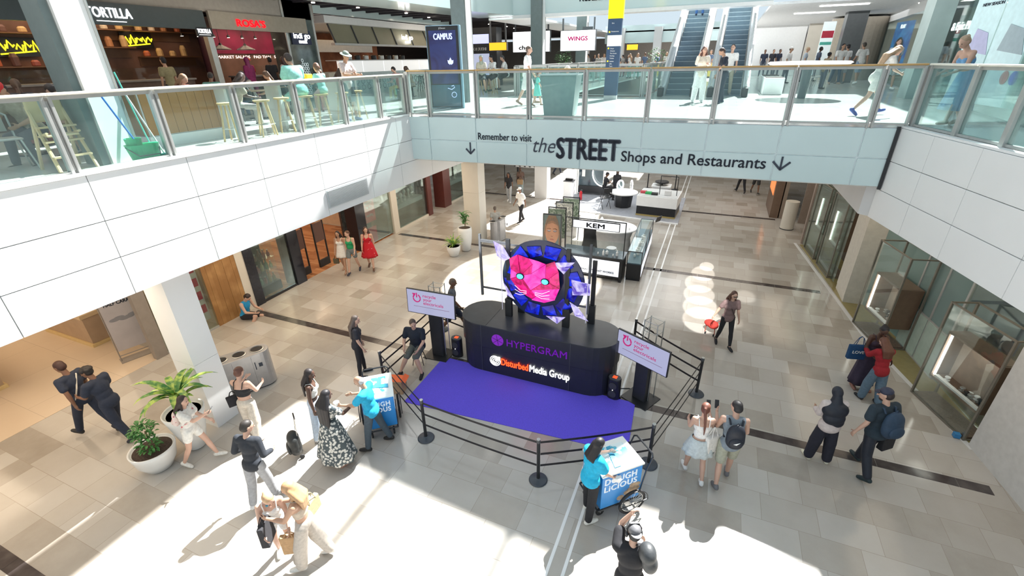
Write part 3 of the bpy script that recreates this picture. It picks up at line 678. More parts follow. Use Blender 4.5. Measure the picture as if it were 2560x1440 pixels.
# ------------------------------------------------------------------ snack carts
BLUE = mat('cart_blue', (.02, .25, .66), .4, var=.03)
def wheel(parent, c, r, axis='x'):
    w = thing('wheel', None, None, c); w.parent = parent
    n = 28
    MB().tube([(0, r * math.cos(2 * PI * k / n), r * math.sin(2 * PI * k / n)) for k in range(n)], .022, n=8, closed=True).build('tyre', M['blackmatt'], w, smooth=True)
    mb = MB(); mb.tube([(0, (r - .035) * math.cos(2 * PI * k / n), (r - .035) * math.sin(2 * PI * k / n)) for k in range(n)], .010, n=6, closed=True)
    for k in range(14): mb.tube([(0, 0, 0), (0, (r - .035) * math.cos(2 * PI * k / 14), (r - .035) * math.sin(2 * PI * k / 14))], .0035, n=4)
    mb.cyl((-.03, 0, 0), (.03, 0, 0), .025, n=10)
    mb.build('rim', M['steel'], w)
    return w
def cart(label, x, y, rz):
    t = thing('snack_cart', label, 'cart', (x, y, 0), rz)
    w, d, h0, h1 = .76, .62, .26, 1.0
    MB().bx(-w / 2, w / 2, -d / 2, d / 2, h0, h1).build('body', BLUE, t, bevel=.008)
    lid = MB().bx(-w / 2 - .02, w / 2 + .02, -d / 2 - .02, d / 2 + .02, h1, h1 + .035).build('lid', mat('lid_white', (.82, .84, .82), .35, var=.01), t, bevel=.006)
    MB().bx(-.26, .30, -.20, .22, h1 + .036, h1 + .038).build('lid_print', pattern('lid_print', (.05, .45, .62), (.75, .85, .86), 7, 'noise', .3, .44, .52), lid)
    mb = MB(); mb.prism([(-.12, -.24), (.0, -.24), (.06, .2), (-.02, .2)], h1 + .04, h1 + .05); mb.build('flyer', mat('flyer_blue', (.04, .35, .55), .4), lid)
    wm = emit('cart_letters', (.80, .86, .92), .12)
    text('lettering', 'DOUGH', wm, t, (-.33, -d / 2 - .004, .80), .19, width=.60, bold=.028, spacing=1.1)
    text('lettering', 'LiCiOUS', wm, t, (-.33, -d / 2 - .004, .64), .18, width=.62, bold=.028, spacing=1.1)
    mb = MB()
    rn = random.Random(2)
    for k in range(9): mb.ell((-.02 + .34 * rn.random(), -d / 2 - .002, .36 + .22 * rn.random()), (.07, .006, .055))
    mb.build('cookie_print', mat('cookie', (.50, .36, .24), .7, var=.3, nscale=20), t)
    q = text('lettering', 'DOUGH', wm, t, (-w / 2 - .004, d / 2 - .04, .80), .16, rot=(PI / 2, 0, -PI / 2), width=.5, bold=.028, spacing=1.1)
    text('lettering', 'LiCiOUS', wm, t, (-w / 2 - .004, d / 2 - .04, .66), .16, rot=(PI / 2, 0, -PI / 2), width=.5, bold=.028, spacing=1.1)
    fr = MB()
    for sy in (-1, 1):
        fr.tube([(-w / 2 - .04, sy * (d / 2 + .0), h0 - .03), (w / 2 + .1, sy * d / 2, h0 - .03)], .016)
        fr.tube([(w / 2 + .02, sy * .27, h0 - .03), (w / 2 + .12, sy * .27, .75), (w / 2 + .22, sy * .27, 1.02)], .014)
    fr.tube([(w / 2 + .22, -.27, 1.02), (w / 2 + .24, -.22, 1.06), (w / 2 + .24, .22, 1.06), (w / 2 + .22, .27, 1.02)], .016)
    fr.tube([(-w / 2 - .04, -d / 2, h0 - .03), (-w / 2 - .04, d / 2, h0 - .03)], .016).tube([(w / 2 + .1, -d / 2, h0 - .03), (w / 2 + .1, d / 2, h0 - .03)], .016)
    fr.build('frame', M['black'], t)
    for sy in (-1, 1):
        wheel(t, (.20, sy * (d / 2 + .07), .265), .245)
        t.children[-1].rotation_euler = (0, 0, PI / 2)
        n = 16
        g_ = MB().tube([(.20 + .28 * math.cos(a), sy * (d / 2 + .12), .265 + .28 * math.sin(a)) for a in [PI * k / n for k in range(n + 1)]], .009, n=6)
        g_.tube([(-.08, sy * (d / 2 + .12), .265), (.48, sy * (d / 2 + .12), .265)], .009, n=6).build('guard', M['black'], t)
    for sy in (-1, 1):
        w_ = thing('castor', None, None, (-w / 2 + .06, sy * .22, .08)); w_.parent = t
        MB().cyl((0, -.015, 0), (0, .015, 0), .075, n=18).build('castor_wheel', M['blackmatt'], w_)
        MB().tube([(0, -.02, 0), (0, -.02, .15)], .008).tube([(0, .02, 0), (0, .02, .15)], .008).build('fork', M['steel'], w_)
    return t
cart('blue snack cart with white lettering and bicycle wheels, at the bottom right of the carpet', -.745, 5.83, rad(44))
cart('blue snack cart with white lid behind the man in the bright blue shirt', -5.64, 5.86, rad(130))

b_ = thing('cardboard_box', 'open cardboard box with orange lining on the floor by the left snack cart', 'box', (-6.05, 6.95, 0), rad(15))
MB().bx(-.19, .19, -.15, .15, 0, .34).build('body', mat('cardboard', (.44, .29, .17), .8), b_)
MB().bx(-.17, .17, -.13, .13, .335, .35).build('lining', mat('orange_paper', (.85, .14, .03), .5), b_)
for s_ in (-1, 1): MB().box((s_ * .23, 0, .36), (.12, .3, .006), mtx=Matrix.Rotation(s_ * .5, 3, 'Y')).build('flap', mat('orange_paper', (0, 0, 0)), b_)
b2 = MB().lathe([(.07, 0), (.08, .02), (.08, .2), (.035, .25), (.03, .28)], n=16).build('bottle', mat('green_plastic', (.03, .25, .12), .3)); b2.location = (b_.location.x - .32, b_.location.y - .02, 0)
tag(b2, 'green plastic bottle on the floor beside the cardboard box', 'bottle')

# ------------------------------------------------------------------ left shop fronts (x = -12.85)
XS = -12.85
brown = mat('grey_brown_panel', (.27, .235, .205), .4)
beigewall = mat('warm_beige_wall', (.60, .47, .34), .6)
nearblack = mat('gloss_black_panel', (.012, .014, .022), .12)
struct('floor_shop_jeweller', MB().bx(-24, XS, -6, 5.9, 0, .006), 'cream_floor')
struct('floor_shop_fashion', MB().bx(-24, XS, 9.0, 16.2, 0, .006), 'wood_floor')
struct('wall_shop_back', MB().bx(-24.2, -24, -6, 24, 0, 3.8), beigewall)
for y in (8.9, 16.4): struct('wall_shop_divider', MB().bx(-24, XS - .15, y - .08, y + .08, 0, 3.7), beigewall)
struct('ceiling_shops', MB().bx(-24, -13.2, -6, 24, 3.7, 3.8), 'soffit')
for (y, e, c) in ((1, 170, WARM), (6.5, 60, WARM), (12.5, 140, (1, .72, .5)), (20, 70, WARM)):
    lamp('shop_light', 'AREA', (-18, y, 3.6), e, c, 5, 4, rot=(0, 0, 0))
def counter(label, x0, x1, y0, y1, h):
    t = thing('jewellery_counter', label, 'counter', ((x0 + x1) / 2, (y0 + y1) / 2, 0)); w, d = (x1 - x0) / 2, (y1 - y0) / 2
    MB().bx(-w + .05, w - .05, -d + .05, d - .05, .10, h - .12).build('body', mat('counter_brown', (.42, .30, .20), .5, var=.08, nscale=3), t)
    MB().bx(-w, w, -d, d, 0, .10).build('brass_plinth', mat('pale_brass', (.62, .46, .22), .4), t, bevel=.01)
    MB().bx(-w, w, -d, d, h - .12, h).build('worktop', mat('counter_top', (.62, .46, .28), .3), t, bevel=.01)
    return t
counter('brown jewellery counter with trays inside the shop, seen just below the white wall', -17.5, -15.1, 5.33, 8.4, 1.0)
counter('brown jewellery counter at the left edge of the photo', -18.5, -15.1, .8, 3.5, 1.0)
for k, (x, y) in enumerate(((-15.5, 5.75), (-15.5, 6.7), (-16.5, 5.7))):
    t = thing('jewellery_tray', 'lit glass jewellery tray on the brown counter, ' + ('nearest its corner', 'second along its right side', 'towards its left end')[k], 'tray', (x, y, 1.0), 0, 'trays on the jewellery counter')
    MB().bx(-.3, .3, -.22, .22, 0, .05).build('base', 'white_paint', t); MB().bx(-.27, .27, -.19, .19, .05, .07).build('velvet', mat('grey_velvet', (.25, .24, .26), .9), t)
    mb = MB(); rn = random.Random(k)
    for q in range(14): mb.ell((rn.uniform(-.24, .24), rn.uniform(-.16, .16), .08), (.014, .014, .012), u=8, v=5)
    tag(mb.build('jewellery', mat('gold', (.8, .6, .3), .25, .9), t), None, None, None, 'stuff')
t = thing('banner_stand', 'tall grey advertising banner with dark heading in the jewellery shop doorway', 'banner', (-13.5, 5.62, 0), rad(72))
MB().bx(-.40, .40, -.012, .012, .30, 2.1).build('banner', mat('banner_grey', (.42, .39, .40), .6, var=.1, nscale=2), t)
MB().tube([(-.42, 0, .02), (-.42, 0, 2.12)], .014).tube([(.42, 0, .02), (.42, 0, 2.12)], .014).build('frame', brown, t)
MB().tube([(-.42, 0, .16), (.42, 0, .16)], .014).build('frame_bar', brown, t)
MB().bx(-.45, .45, -.16, .16, 0, .02).build('foot', brown, t)
text('lettering', 'HALF PRICE', 'navy', t, (-.30, -.016, 1.72), .13, width=.6, bold=.03); text('lettering', 'HALF CARAT', 'navy', t, (-.30, -.016, 1.58), .13, width=.6, bold=.03)
mb = MB()
for q in range(5): mb.ell((-.05 + .1 * q - .15, -.014, 1.18 + .03 * math.sin(q * 2)), (.12, .003, .05))
mb.build('print', mat('banner_print', (.22, .22, .24), .6), t)
struct('trim_11', MB().bx(XS - .1, XS + .05, 5.62, 5.92, 0, 3.7), brown)
def pane(name, x0, y0, x1, y1, z0, z1, m='shopglass', th=.012):
    L, a = seg((x0, y0), (x1, y1)); return struct(name, MB().bx(0, L, -th / 2, th / 2, z0, z1), m, loc=(x0, y0, 0), rz=a)
pane('window_1', XS, 5.92, XS, 7.46, .05, 3.68)
struct('trim_12', MB().bx(XS - .03, XS + .03, 5.92, 7.46, 0, .05), 'steelgrey')
t = thing('window_sticker', 'red advert with white panels behind the glass left of the wooden wall', 'poster', (XS - .12, 7.0, 0), PI / 2)
MB().bx(-.35, .40, 0, .02, .3, 3.1).build('sheet', mat('poster_pale', (.62, .55, .53), .5), t)
mb = MB()
for q in range(6): mb.bx(.02, .36, -.004, 0, .55 + q * .42, .80 + q * .42)
mb.build('red_block', mat('poster_red', (.50, .03, .06), .5), t)
for k, (y, z, c, n, w) in enumerate(((6.12, 1.62, (.55, .72, .70), 'round pale sticker', 0), (6.15, 1.36, (.06, .45, .36), 'green strip sticker', 1), (6.2, 1.10, (.80, .22, .18), 'no-smoking sticker', 0), (6.38, 1.02, (.85, .45, .08), 'orange sticker', 0))):
    o = MB().bx(-.12, .12, -.004, 0, -.045, .045) if w else MB().cyl((0, 0, 0), (0, -.004, 0), .09, n=24)
    o = o.build('door_sticker', mat('sticker_%d' % k, c, .5)); o.location = (XS + .012, y, z); o.rotation_euler = (0, 0, PI / 2)
    tag(o, n + ' on the shop glass beside the near white column', 'sticker')
# wooden wall
mb = MB()
for k in range(8): mb.bx(XS - .08 - .004 * (k % 3), XS + .02 + .004 * (k % 2), 7.47 + k * .132, 7.47 + (k + 1) * .132 - .003, 0, 3.7)
struct('wall_wood', mb, pattern('timber', (.30, .15, .05), (.52, .30, .12), 2.2, 'wave', .45, .2, .8))
struct('trim_13', MB().bx(XS - .1, XS + .03, 8.53, 8.80, 0, 3.7), 'cream')
struct('trim_14', MB().bx(XS - .15, XS + .06, 8.80, 9.12, 0, 3.7), nearblack)
pane('window_2', XS, 9.12, XS, 10.5, .08, 3.6)
struct('trim_15', MB().bx(XS - .03, XS + .03, 9.12, 10.5, 0, .08), 'black')
struct('trim_16', MB().bx(XS - .5, XS + .06, 10.5, 10.92, 0, 3.7), nearblack)
struct('wall_window_back', MB().bx(XS - 1.5, XS - 1.42, 9.9, 10.5, 0, 3.6), mat('marble_dark', (.05, .05, .055), .2, var=.4))
t = thing('shop_display_stand', 'glass shelf stand of bottles and gift boxes behind the shop window by the sitting man', 'display', (XS - .55, 9.72, 0), 0)
MB().bx(-.22, .22, -.45, .45, 0, .32).build('plinth', 'black', t)
for z in (.33, .78, 1.2): MB().bx(-.2, .2, -.43, .43, z, z + .012).build('shelf', 'caseglass' if False else M['caseglass'], t)
for sx in (-.2, .2): MB().bx(sx - .005, sx + .005, -.43, .43, .33, 1.75).build('side_glass', M['caseglass'], t)
rn = random.Random(12); cs = [(.45, .10, .10), (.60, .52, .30), (.10, .25, .12), (.50, .30, .12), (.62, .60, .55), (.20, .10, .08)]
for k in range(15):
    z = (.342, .792, 1.212)[k // 5]; y = 9.72 - .34 + .17 * (k % 5); h = rn.uniform(.2, .36); c = rn.randrange(6)
    ob = thing('gift_bottle', None, 'bottle', (XS - .5, y, z), 0, 'bottles on the window display stand')
    tag(ob, ('bottom', 'middle', 'top')[k // 5] + ' shelf of the window display, bottle ' + ('nearest the sitting man', 'next to the nearest', 'in the centre', 'right of centre', 'at the far end')[k % 5], None)
    MB().lathe([(.05, 0), (.055, .02), (.055, h * .6), (.02, h * .8), (.02, h)], n=12).build('bottle_body', mat('gift_%d' % c, cs[c], .3), ob)
    MB().cyl((0, 0, h), (0, 0, h + .03), .024, n=10).build('cap', 'steel', ob)
t = thing('window_logo', 'round red and white emblem hanging above the window display stand', 'sign', (XS - .3, 9.6, 1.95), PI / 2)
MB().tube([(.14 * math.cos(a), 0, .14 * math.sin(a)) for a in [2 * PI * k / 20 for k in range(20)]], .022, n=6, closed=True).build('ring', 'white_paint', t)
MB().bx(-.25, .25, -.01, .01, .24, .32).build('red_bar', mat('poster_red', (0, 0, 0)), t)
# fashion shop entrance
for k, y in enumerate((11.25, 12.25)):
    t = thing('security_gate', 'dark security gate at the shop entrance, ' + ('nearer the black pillar', 'farther, behind the walking women')[k], 'gate', (XS - .35, y, 0), PI / 2, 'security gates at the shop entrance')
    MB().bx(-.26, .26, -.04, .04, 0, .28).build('base', 'blackmatt', t); MB().bx(-.27, -.24, -.03, .03, .28, 1.75).bx(.24, .27, -.03, .03, .28, 1.75).build('upright', 'blackmatt', t)
    MB().bx(-.24, .24, -.015, .015, 1.0, 1.72).build('panel', mat('gate_panel', (.10, .05, .04), .3), t)
struct('trim_17', MB().bx(XS - .5, XS + .06, 13.9, 14.45, 0, 3.7), nearblack)
pane('window_3', XS, 14.45, XS, 16.2, .08, 3.6)
struct('wall_window_back', MB().bx(XS - 1.3, XS - 1.2, 14.4, 16.2, 0, 3.6), mat('marble_dark', (0, 0, 0)))
t = thing('sale_poster', 'red sale poster with white heading in the black shop window', 'poster', (XS - .10, 14.92, 0), PI / 2)
MB().bx(-.36, .36, 0, .015, .95, 2.75).build('sheet', mat('sale_red', (.62, .02, .03), .5), t)
MB().bx(-.30, .30, 0, .015, .05, .72).build('lower_sheet', mat('sale_red', (0, 0, 0)), t)
for q, (s_, z, w) in enumerate((('LOVE', 2.38, .46), ('summer', 2.22, .4), ('NEW', 1.86, .34), ('SEASON', 1.72, .42), ('up to', 1.56, .3), ('everything', 1.2, .42))): text('lettering', s_, 'white_paint', t, (-w / 2, -.004, z), .16 if q != 0 else .3, width=w, bold=.02, ext=.002)
struct('trim_18', MB().bx(XS - .25, XS + .08, 16.22, 16.62, 0, 3.7), 'cream')
def jewel_window(label, y0, y1, seed):
    n = len([o for o in bpy.data.objects if o.name.startswith('window_')]) + 1
    pane('window_%d' % (n + 10), XS, y0, XS, y1, .1, 3.6)
    struct('trim_%d' % (n + 20), MB().bx(XS - .06, XS + .05, y0, y1, 0, .1), 'cream')
    t = thing('jewellery_display', label, 'display', (XS - .45, (y0 + y1) / 2, 0)); w = (y1 - y0) / 2 - .1
    MB().bx(-.3, .3, -w, w, .9, 1.1).build('shelf', mat('case_white', (.5, .52, .55), .4), t)
    MB().bx(-.34, -.3, -w, w, .1, 3.4).build('back_panel', mat('dark_brown_panel', (.13, .07, .045), .4), t)
    MB().bx(-.3, .3, -w, w, .1, .9).build('plinth', mat('dark_brown_panel', (0, 0, 0)), t)
    rn = random.Random(seed); k = 0; y = -w + .2
    while y < w - .1:
        b = MB(); h = rn.uniform(.25, .5)
        b.lathe([(.07, 1.1), (.09, 1.12), (.05, 1.16), (.04, 1.1 + h * .5), (.10, 1.1 + h * .8), (.06, 1.1 + h), (.03, 1.12 + h)], (rn.uniform(-.1, .15), y, 0), n=12, sy=.6)
        b.build('bust', 'white_paint', t); y += rn.uniform(.24, .34); k += 1
    MB().bx(-.28, -.26, -w, w, 3.1, 3.14).build('light_strip', 'led', t)
jewel_window('white jewellery busts in the window right of the red sale poster', 16.62, 19.1, 1)
struct('trim_19', MB().bx(XS - .4, XS + .1, 19.1, 19.45, 0, 3.7), mat('red_brown', (.12, .035, .03), .3))
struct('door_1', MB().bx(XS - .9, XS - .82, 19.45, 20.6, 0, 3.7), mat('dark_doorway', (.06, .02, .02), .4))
struct('trim_20', MB().bx(XS - .5, XS + .12, 20.6, 21.3, 0, 3.7), mat('red_brown', (0, 0, 0)))
jewel_window('white jewellery busts in the farther window beside the dark red pier', 21.3, 23.8, 5)
struct('wall_left_end', MB().bx(XS - .1, XS + .1, 23.8, 24.4, 0, 5), mat('red_brown', (0, 0, 0)))
# far end of the lower hall
struct('wall_far', MB().bx(-34, 14, 52, 52.3, 0, 5.3), mat('far_brown', (.30, .24, .2), .6))
t = thing('market_stall_sign', 'dark red-edged shop board with white letters under the bridge at the far left', 'sign', (-11.9, 25.5, 0), rad(14))
MB().bx(-.9, .6, -.05, .05, 2.0, 2.9).build('board', 'black', t); MB().bx(-.95, .65, -.06, .06, 1.95, 2.0).bx(-.95, .65, -.06, .06, 2.9, 2.95).build('red_edge', mat('poster_red', (0, 0, 0)), t)
text('lettering', 'PERI', 'white_paint', t, (-.8, -.07, 2.35), .42, bold=.03, width=1.1)
for k in range(2): MB().bx(-.85 + 1.3 * k, -.8 + 1.3 * k, -.03, .03, 0, 1.95).build('leg', 'black', t)
t = thing('striped_barrier', 'black and white diagonally striped board beside the far column', 'sign', (-10.2, 27.5, 0), 0)
MB().bx(-1.3, .8, -.05, .05, .9, 1.9).build('board', 'white_paint', t)
mb = MB()
for k in range(6): mb.box((-1.1 + k * .34, -.055, 1.4), (.13, .008, 1.05), mtx=Matrix.Rotation(rad(30), 3, 'Y'))
mb.build('stripes', 'black', t)
for k in range(2): MB().bx(-1.2 + 1.8 * k, -1.1 + 1.8 * k, -.04, .04, 0, .9).build('leg', 'black', t)

# ------------------------------------------------------------------ make-up kiosk KEM
kp = mat('kiosk_light_box', (.8, .8, .82), .4, emis=(.85, .9, 1), es=.55, var=0)
t = thing('kiosk_counter', 'black kiosk counter with lit white front and a KEM sign on posts above it', 'counter', (-3.35, 15.05, 0), rad(-1))
MB().bx(-1.1, 1.1, -.35, .35, .12, .86).build('body', 'black', t, bevel=.01)
MB().bx(-1.1, -1.0, -.35, .35, 0, .12).bx(1.0, 1.1, -.35, .35, 0, .12).build('foot', 'black', t)
MB().bx(-1.02, 1.0, -.36, -.352, .20, .76).build('light_panel', kp, t)
text('lettering', 'MAKE UP. THAT WORKS.', 'black', t, (-.35, -.366, .30), .10, width=1.2, bold=.03)
MB().bx(-1.12, 1.12, -.37, .37, .86, .89).build('worktop', mat('dark_worktop', (.06, .075, .085), .15), t)
mb = MB()
for x in (-1.05, 1.05): mb.bx(x - .015, x + .015, -.02, .01, .89, 2.05)
mb.bx(-1.06, 1.06, -.02, .01, 2.03, 2.06); mb.build('sign_post', 'black', t)
MB().bx(-.78, .86, -.09, -.03, 1.72, 2.02).build('sign_panel', 'black', t)
MB().bx(-.76, .84, -.096, -.091, 1.74, 2.0).build('sign_face', kp, t)
text('lettering', 'KEM', 'black', t, (-.28, -.10, 1.79), .22, width=.62, bold=.05)
MB().bx(-1.0, 1.05, .0, .008, .9, 1.32).build('glass_screen', M['caseglass'], t)
def bottles(pts, label, grp, m='white_paint', z=.89, sc=1.0):
    for k, (x, y, w) in enumerate(pts):
        r = .028 * sc * (1 + .3 * ((k * 7) % 3 - 1)); h = .11 * sc * (1 + .4 * ((k * 5) % 3 - 1))
        o = MB().lathe([(r, 0), (r * 1.05, .01), (r * 1.05, h * .7), (r * .5, h * .78), (r * .5, h)], n=12).build('cosmetic_bottle', m); o.location = (x, y, z)
        tag(o, label + ', ' + w, 'bottle', grp)
bottles([(-3.15, 14.85, 'leftmost of the row'), (-2.95, 14.8, 'second from the left'), (-2.86, 14.95, 'in the middle'), (-2.62, 14.83, 'second from the right'), (-2.5, 14.9, 'rightmost of the row')], 'small white cosmetic bottle on the front kiosk counter', 'bottles on the front kiosk counter', z=.89, sc=1.3)
t = thing('display_case', 'long dark glass-topped display case running back on the right of the make-up kiosk', 'display case', (-1.98, 16.9, 0), rad(2))
MB().bx(-.25, .25, -1.9, 1.9, .08, .62).build('body', 'black', t, bevel=.01)
MB().bx(-.24, .24, -1.88, 1.88, 0, .08).build('foot', 'black', t)
MB().bx(.252, .26, -1.8, 1.8, .14, .56).build('light_panel', kp, t)
MB().bx(-.24, .24, -1.88, 1.88, .62, .66).build('deck', mat('case_deck', (.10, .16, .20), .3), t)
mb = MB()
for x in (-.24, .24):
    for y in (-1.88, -.6, .6, 1.88): mb.bx(x - .012, x + .012, y - .012, y + .012, .62, 1.08)
    mb.bx(x - .012, x + .012, -1.88, 1.88, 1.06, 1.085)
for y in (-1.88, 1.88): mb.bx(-.24, .24, y - .012, y + .012, 1.06, 1.085)
mb.build('frame', 'black', t)
MB().bx(-.23, .23, -1.87, 1.87, 1.087, 1.093).build('glass_top', M['caseglass'], t)
MB().bx(-.235, .235, -1.889, -1.883, .66, 1.06).build('glass_front', M['caseglass'], t)
s_ = MB().bx(-.01, .01, -.15, .15, -.12, .12).build('small_screen', 'black'); s_.location = (-1.58, 18.4, 1.25); s_.rotation_euler = (0, .3, -.5)
tag(s_, 'small dark tablet on an arm beyond the right end of the long display case', 'tablet'); MB().tube([(-.1, 0, -.15), (-.02, 0, 0)], .012).build('arm', 'black', s_)
bottles([(-2.0 + .08 * (k % 2), 15.6 + .24 * k, ('nearest the camera', 'second from the front', 'third from the front', 'fourth from the front', 'fifth from the front', 'sixth from the front', 'seventh from the front', 'second from the back', 'last at the back')[k]) for k in range(9)], 'white bottle under the glass of the long display case', 'bottles in the long display case', z=.66, sc=1.8)
t = thing('round_counter', 'white curved make-up table covered with products at the centre of the kiosk', 'counter', (-3.42, 17.9, 0))
MB().lathe([(.82, 0), (.84, .05), (.80, .5), (.90, .86)], n=40, sx=1.1, sy=.75).build('body', mat('kiosk_white', (.72, .72, .72), .4), t, smooth=False)
MB().lathe([(1.0, .86), (1.02, .9), (1.0, .93)], n=40, sx=1.1, sy=.8).build('worktop', 'white_paint', t)
rn = random.Random(8)
bottles([(-3.42 + rn.uniform(-.85, .85), 17.9 + rn.uniform(-.5, .5), 'row %s' % w) for w in ('nearest the front', 'by the stool', 'left of the mirror', 'right of the mirror', 'at the far left', 'at the far right', 'behind the trays', 'in the middle', 'at the back left', 'at the back right', 'at the front left', 'at the front right')],
        'white cosmetic jar on the curved kiosk table', 'jars on the curved kiosk table', z=.93, sc=1.6)
t = thing('white_stool', 'white drum stool in front of the curved kiosk table', 'stool', (-3.0, 16.5, 0)); MB().lathe([(.2, 0), (.21, .03), (.2, .42), (.22, .46), (.2, .5)], n=24).build('drum', 'white_paint', t); MB().cyl((0, 0, .5), (0, 0, .54), .19, n=24).build('cushion', mat('stool_cushion', (.6, .6, .62), .8), t)
def ring_mirror(label, x, y, z, r, rz, stand=True, parent=None, mirror=True):
    t = thing('ring_light_mirror', label, 'mirror', (x, y, z), rz); n = 28
    MB().tube([(r * math.cos(2 * PI * k / n), 0, r + .12 + r * 1.25 * math.sin(2 * PI * k / n)) for k in range(n)], .035, n=6, closed=True).build('light_ring', 'led', t, smooth=True)
    if mirror: MB().prism([(r * .9 * math.cos(2 * PI * k / n), r * 1.12 * math.sin(2 * PI * k / n)) for k in range(n)], -.01, .01, mtx=Matrix.Translation((0, 0.02, r + .12)) @ Matrix.Rotation(PI / 2, 4, 'X')).build('mirror', mat('mirror_glass', (.35, .42, .45), .05, .8), t)
    MB().lathe([(.14, 0), (.14, .015), (.02, .03), (.02, .16)], n=20).build('foot', 'white_paint', t)
    return t
ring_mirror('oval mirror with a white light ring at the near left of the make-up kiosk', -5.35, 18.9, .93, .2, rad(30))
t = thing('side_table', 'small white pedestal under the light-ring mirror', 'table', (-5.25, 18.9, 0)); MB().bx(-.3, .3, -.3, .3, 0, .90).build('body', 'white_paint', t, bevel=.01); MB().bx(-.33, .33, -.33, .33, .90, .93).build('top', 'white_paint', t)
t = thing('makeup_poster', 'upright poster of a face with closed eyes and silver eyeshadow', 'poster', (-5.15, 15.8, 0), rad(5))
MB().bx(-.36, .36, -.03, .03, .1, 1.85).build('frame', 'black', t)
MB().bx(-.33, .33, -.035, -.031, .14, 1.82).build('backdrop', mat('poster_backdrop', (.12, .16, .15), .4), t)
skinp = mat('poster_skin', (.46, .23, .13), .5, var=.15, nscale=3)
MB().ell((0, -.034, 1.14), (.265, .006, .47), u=32, v=16).build('face_print', skinp, t)
hb = mat('braid', (.30, .19, .12), .6)
mb = MB()
for k in range(11): mb.tube([(-.25 + .05 * k, -.040, 1.42 + .10 * (1 - abs(k - 5) / 5)), (-.20 + .04 * k, -.042, 1.62), (-.12 + .024 * k, -.042, 1.80)], .015, n=5)
for s_ in (-1, 1): mb.tube([(s_ * .24, -.040, 1.45), (s_ * .29, -.040, 1.1), (s_ * .30, -.04, .5)], .028, n=6)
mb.build('braid_print', hb, t)
for s_ in (-1, 1): MB().ell((s_ * .115, -.040, 1.20), (.070, .003, .030)).build('eyeshadow_print', mat('silver_shadow', (.36, .33, .34), .3), t)
mb = MB()
for s_ in (-1, 1): mb.tube([(s_ * .050, -.043, 1.185), (s_ * .115, -.044, 1.165), (s_ * .18, -.043, 1.19)], .006, n=5).tube([(s_ * .04, -.043, 1.275), (s_ * .12, -.044, 1.30), (s_ * .20, -.043, 1.265)], .007, n=5)
mb.build('lash_print', mat('lash_brown', (.05, .02, .015), .5), t)
MB().tube([(-.035, -.040, .99), (0, -.042, .98), (.035, -.040, .99)], .010, n=5).build('nose_print', mat('poster_skin_dark', (.30, .13, .08), .5), t)
MB().ell((0, -.040, .86), (.085, .004, .024)).build('lip_print', mat('poster_lip', (.36, .11, .08), .4), t)
for k in range(2): MB().bx(-.34 + .62 * k, -.28 + .62 * k, -.16, .16, 0, .1).build('foot', 'black', t)
for k in range(3):
    t = thing('framed_panel', 'dark framed panel of samples behind the face poster, ' + ('nearest to it', 'middle one', 'farthest one')[k], 'panel', (-5.25 + .05 * k, 16.7 + .8 * k, 0), rad(5), 'framed panels behind the face poster')
    MB().bx(-.36, -.33, -.03, .03, .0, 1.85).bx(.33, .36, -.03, .03, 0, 1.85).bx(-.36, .36, -.03, .03, 1.82, 1.85).build('frame', 'black', t)
    MB().bx(-.33, .33, -.02, .02, .6, 1.78).build('board', pattern('samples_%d' % (k % 2), ((.10, .16, .10), (.3, .3, .26))[k % 2], ((.35, .4, .32), (.75, .73, .66))[k % 2], 18, 'cell', .5, .3, .7), t)
# black hooded cape chair in the kiosk
t = thing('makeup_chair', 'black make-up chair draped with coats behind the KEM counter', 'chair', (-3.75, 15.95, 0), rad(10))
MB().bx(-.24, .24, -.22, .22, .62, .70).build('seat', 'blackmatt', t, bevel=.02); MB().box((0, .22, 1.05), (.46, .08, .66)).build('backrest', 'blackmatt', t, bevel=.03)
for sx in (-1, 1):
    for sy in (-1, 1): MB().tube([(sx * .2, sy * .2, .62), (sx * .25, sy * .25, 0)], .016).build('leg', 'black', t)
MB().lathe([(.3, .35), (.28, .6), (.22, 1.1), (.12, 1.42), (.03, 1.46)], (0, .16, 0), n=20, sy=.6, wob=lambda a, k: 1 + .12 * math.sin(5 * a + k)).build('draped_coat', 'blackmatt', t, smooth=True)

# ------------------------------------------------------------------ second kiosk (beauty bar)
struct('floor_kiosk_mat', MB().prism([(-7.3, 22.6), (-1.0, 21.9), (-1.0, 26.6), (-7.3, 26.8)], 0, .03), mat('kiosk_grey_deck', (.40, .42, .47), .4, var=.12, nscale=6))
struct('trim_31', MB().prism([(-7.3, 22.5), (-1.0, 21.8), (-1.0, 21.9), (-7.3, 22.6)], 0, .04), 'led' if False else 'white_paint')
t = thing('bar_counter', 'white bar counter with black ribbed lower half and gold kick strip under the bridge', 'counter', (-2.1, 23.35, .03), rad(-3))
MB().bx(-.95, .95, -.8, .8, .48, .98).build('upper_body', 'white_paint', t, bevel=.01)
MB().bx(-.92, .92, -.77, .77, .08, .48).build('lower_body', 'black', t)
mb = MB()
for k in range(40): mb.bx(-.90 + k * .0455, -.90 + k * .0455 + .018, -.785, -.77, .09, .47)
mb.build('ribs', 'blackmatt', t)
MB().bx(-.93, .93, -.78, .78, 0, .08).build('kick_strip', mat('gold_strip', (.45, .34, .12), .3, .4), t)
MB().bx(-.9, .9, -.74, .74, .985, 1.0).build('top', mat('bar_top', (.7, .72, .72), .3), t)
MB().bx(.0, .03, -.3, -.27, 1.0, 1.9).bx(.8, .83, -.3, -.27, 1.0, 1.9).bx(0, .83, -.3, -.27, 1.88, 1.91).build('frame', 'black', t)
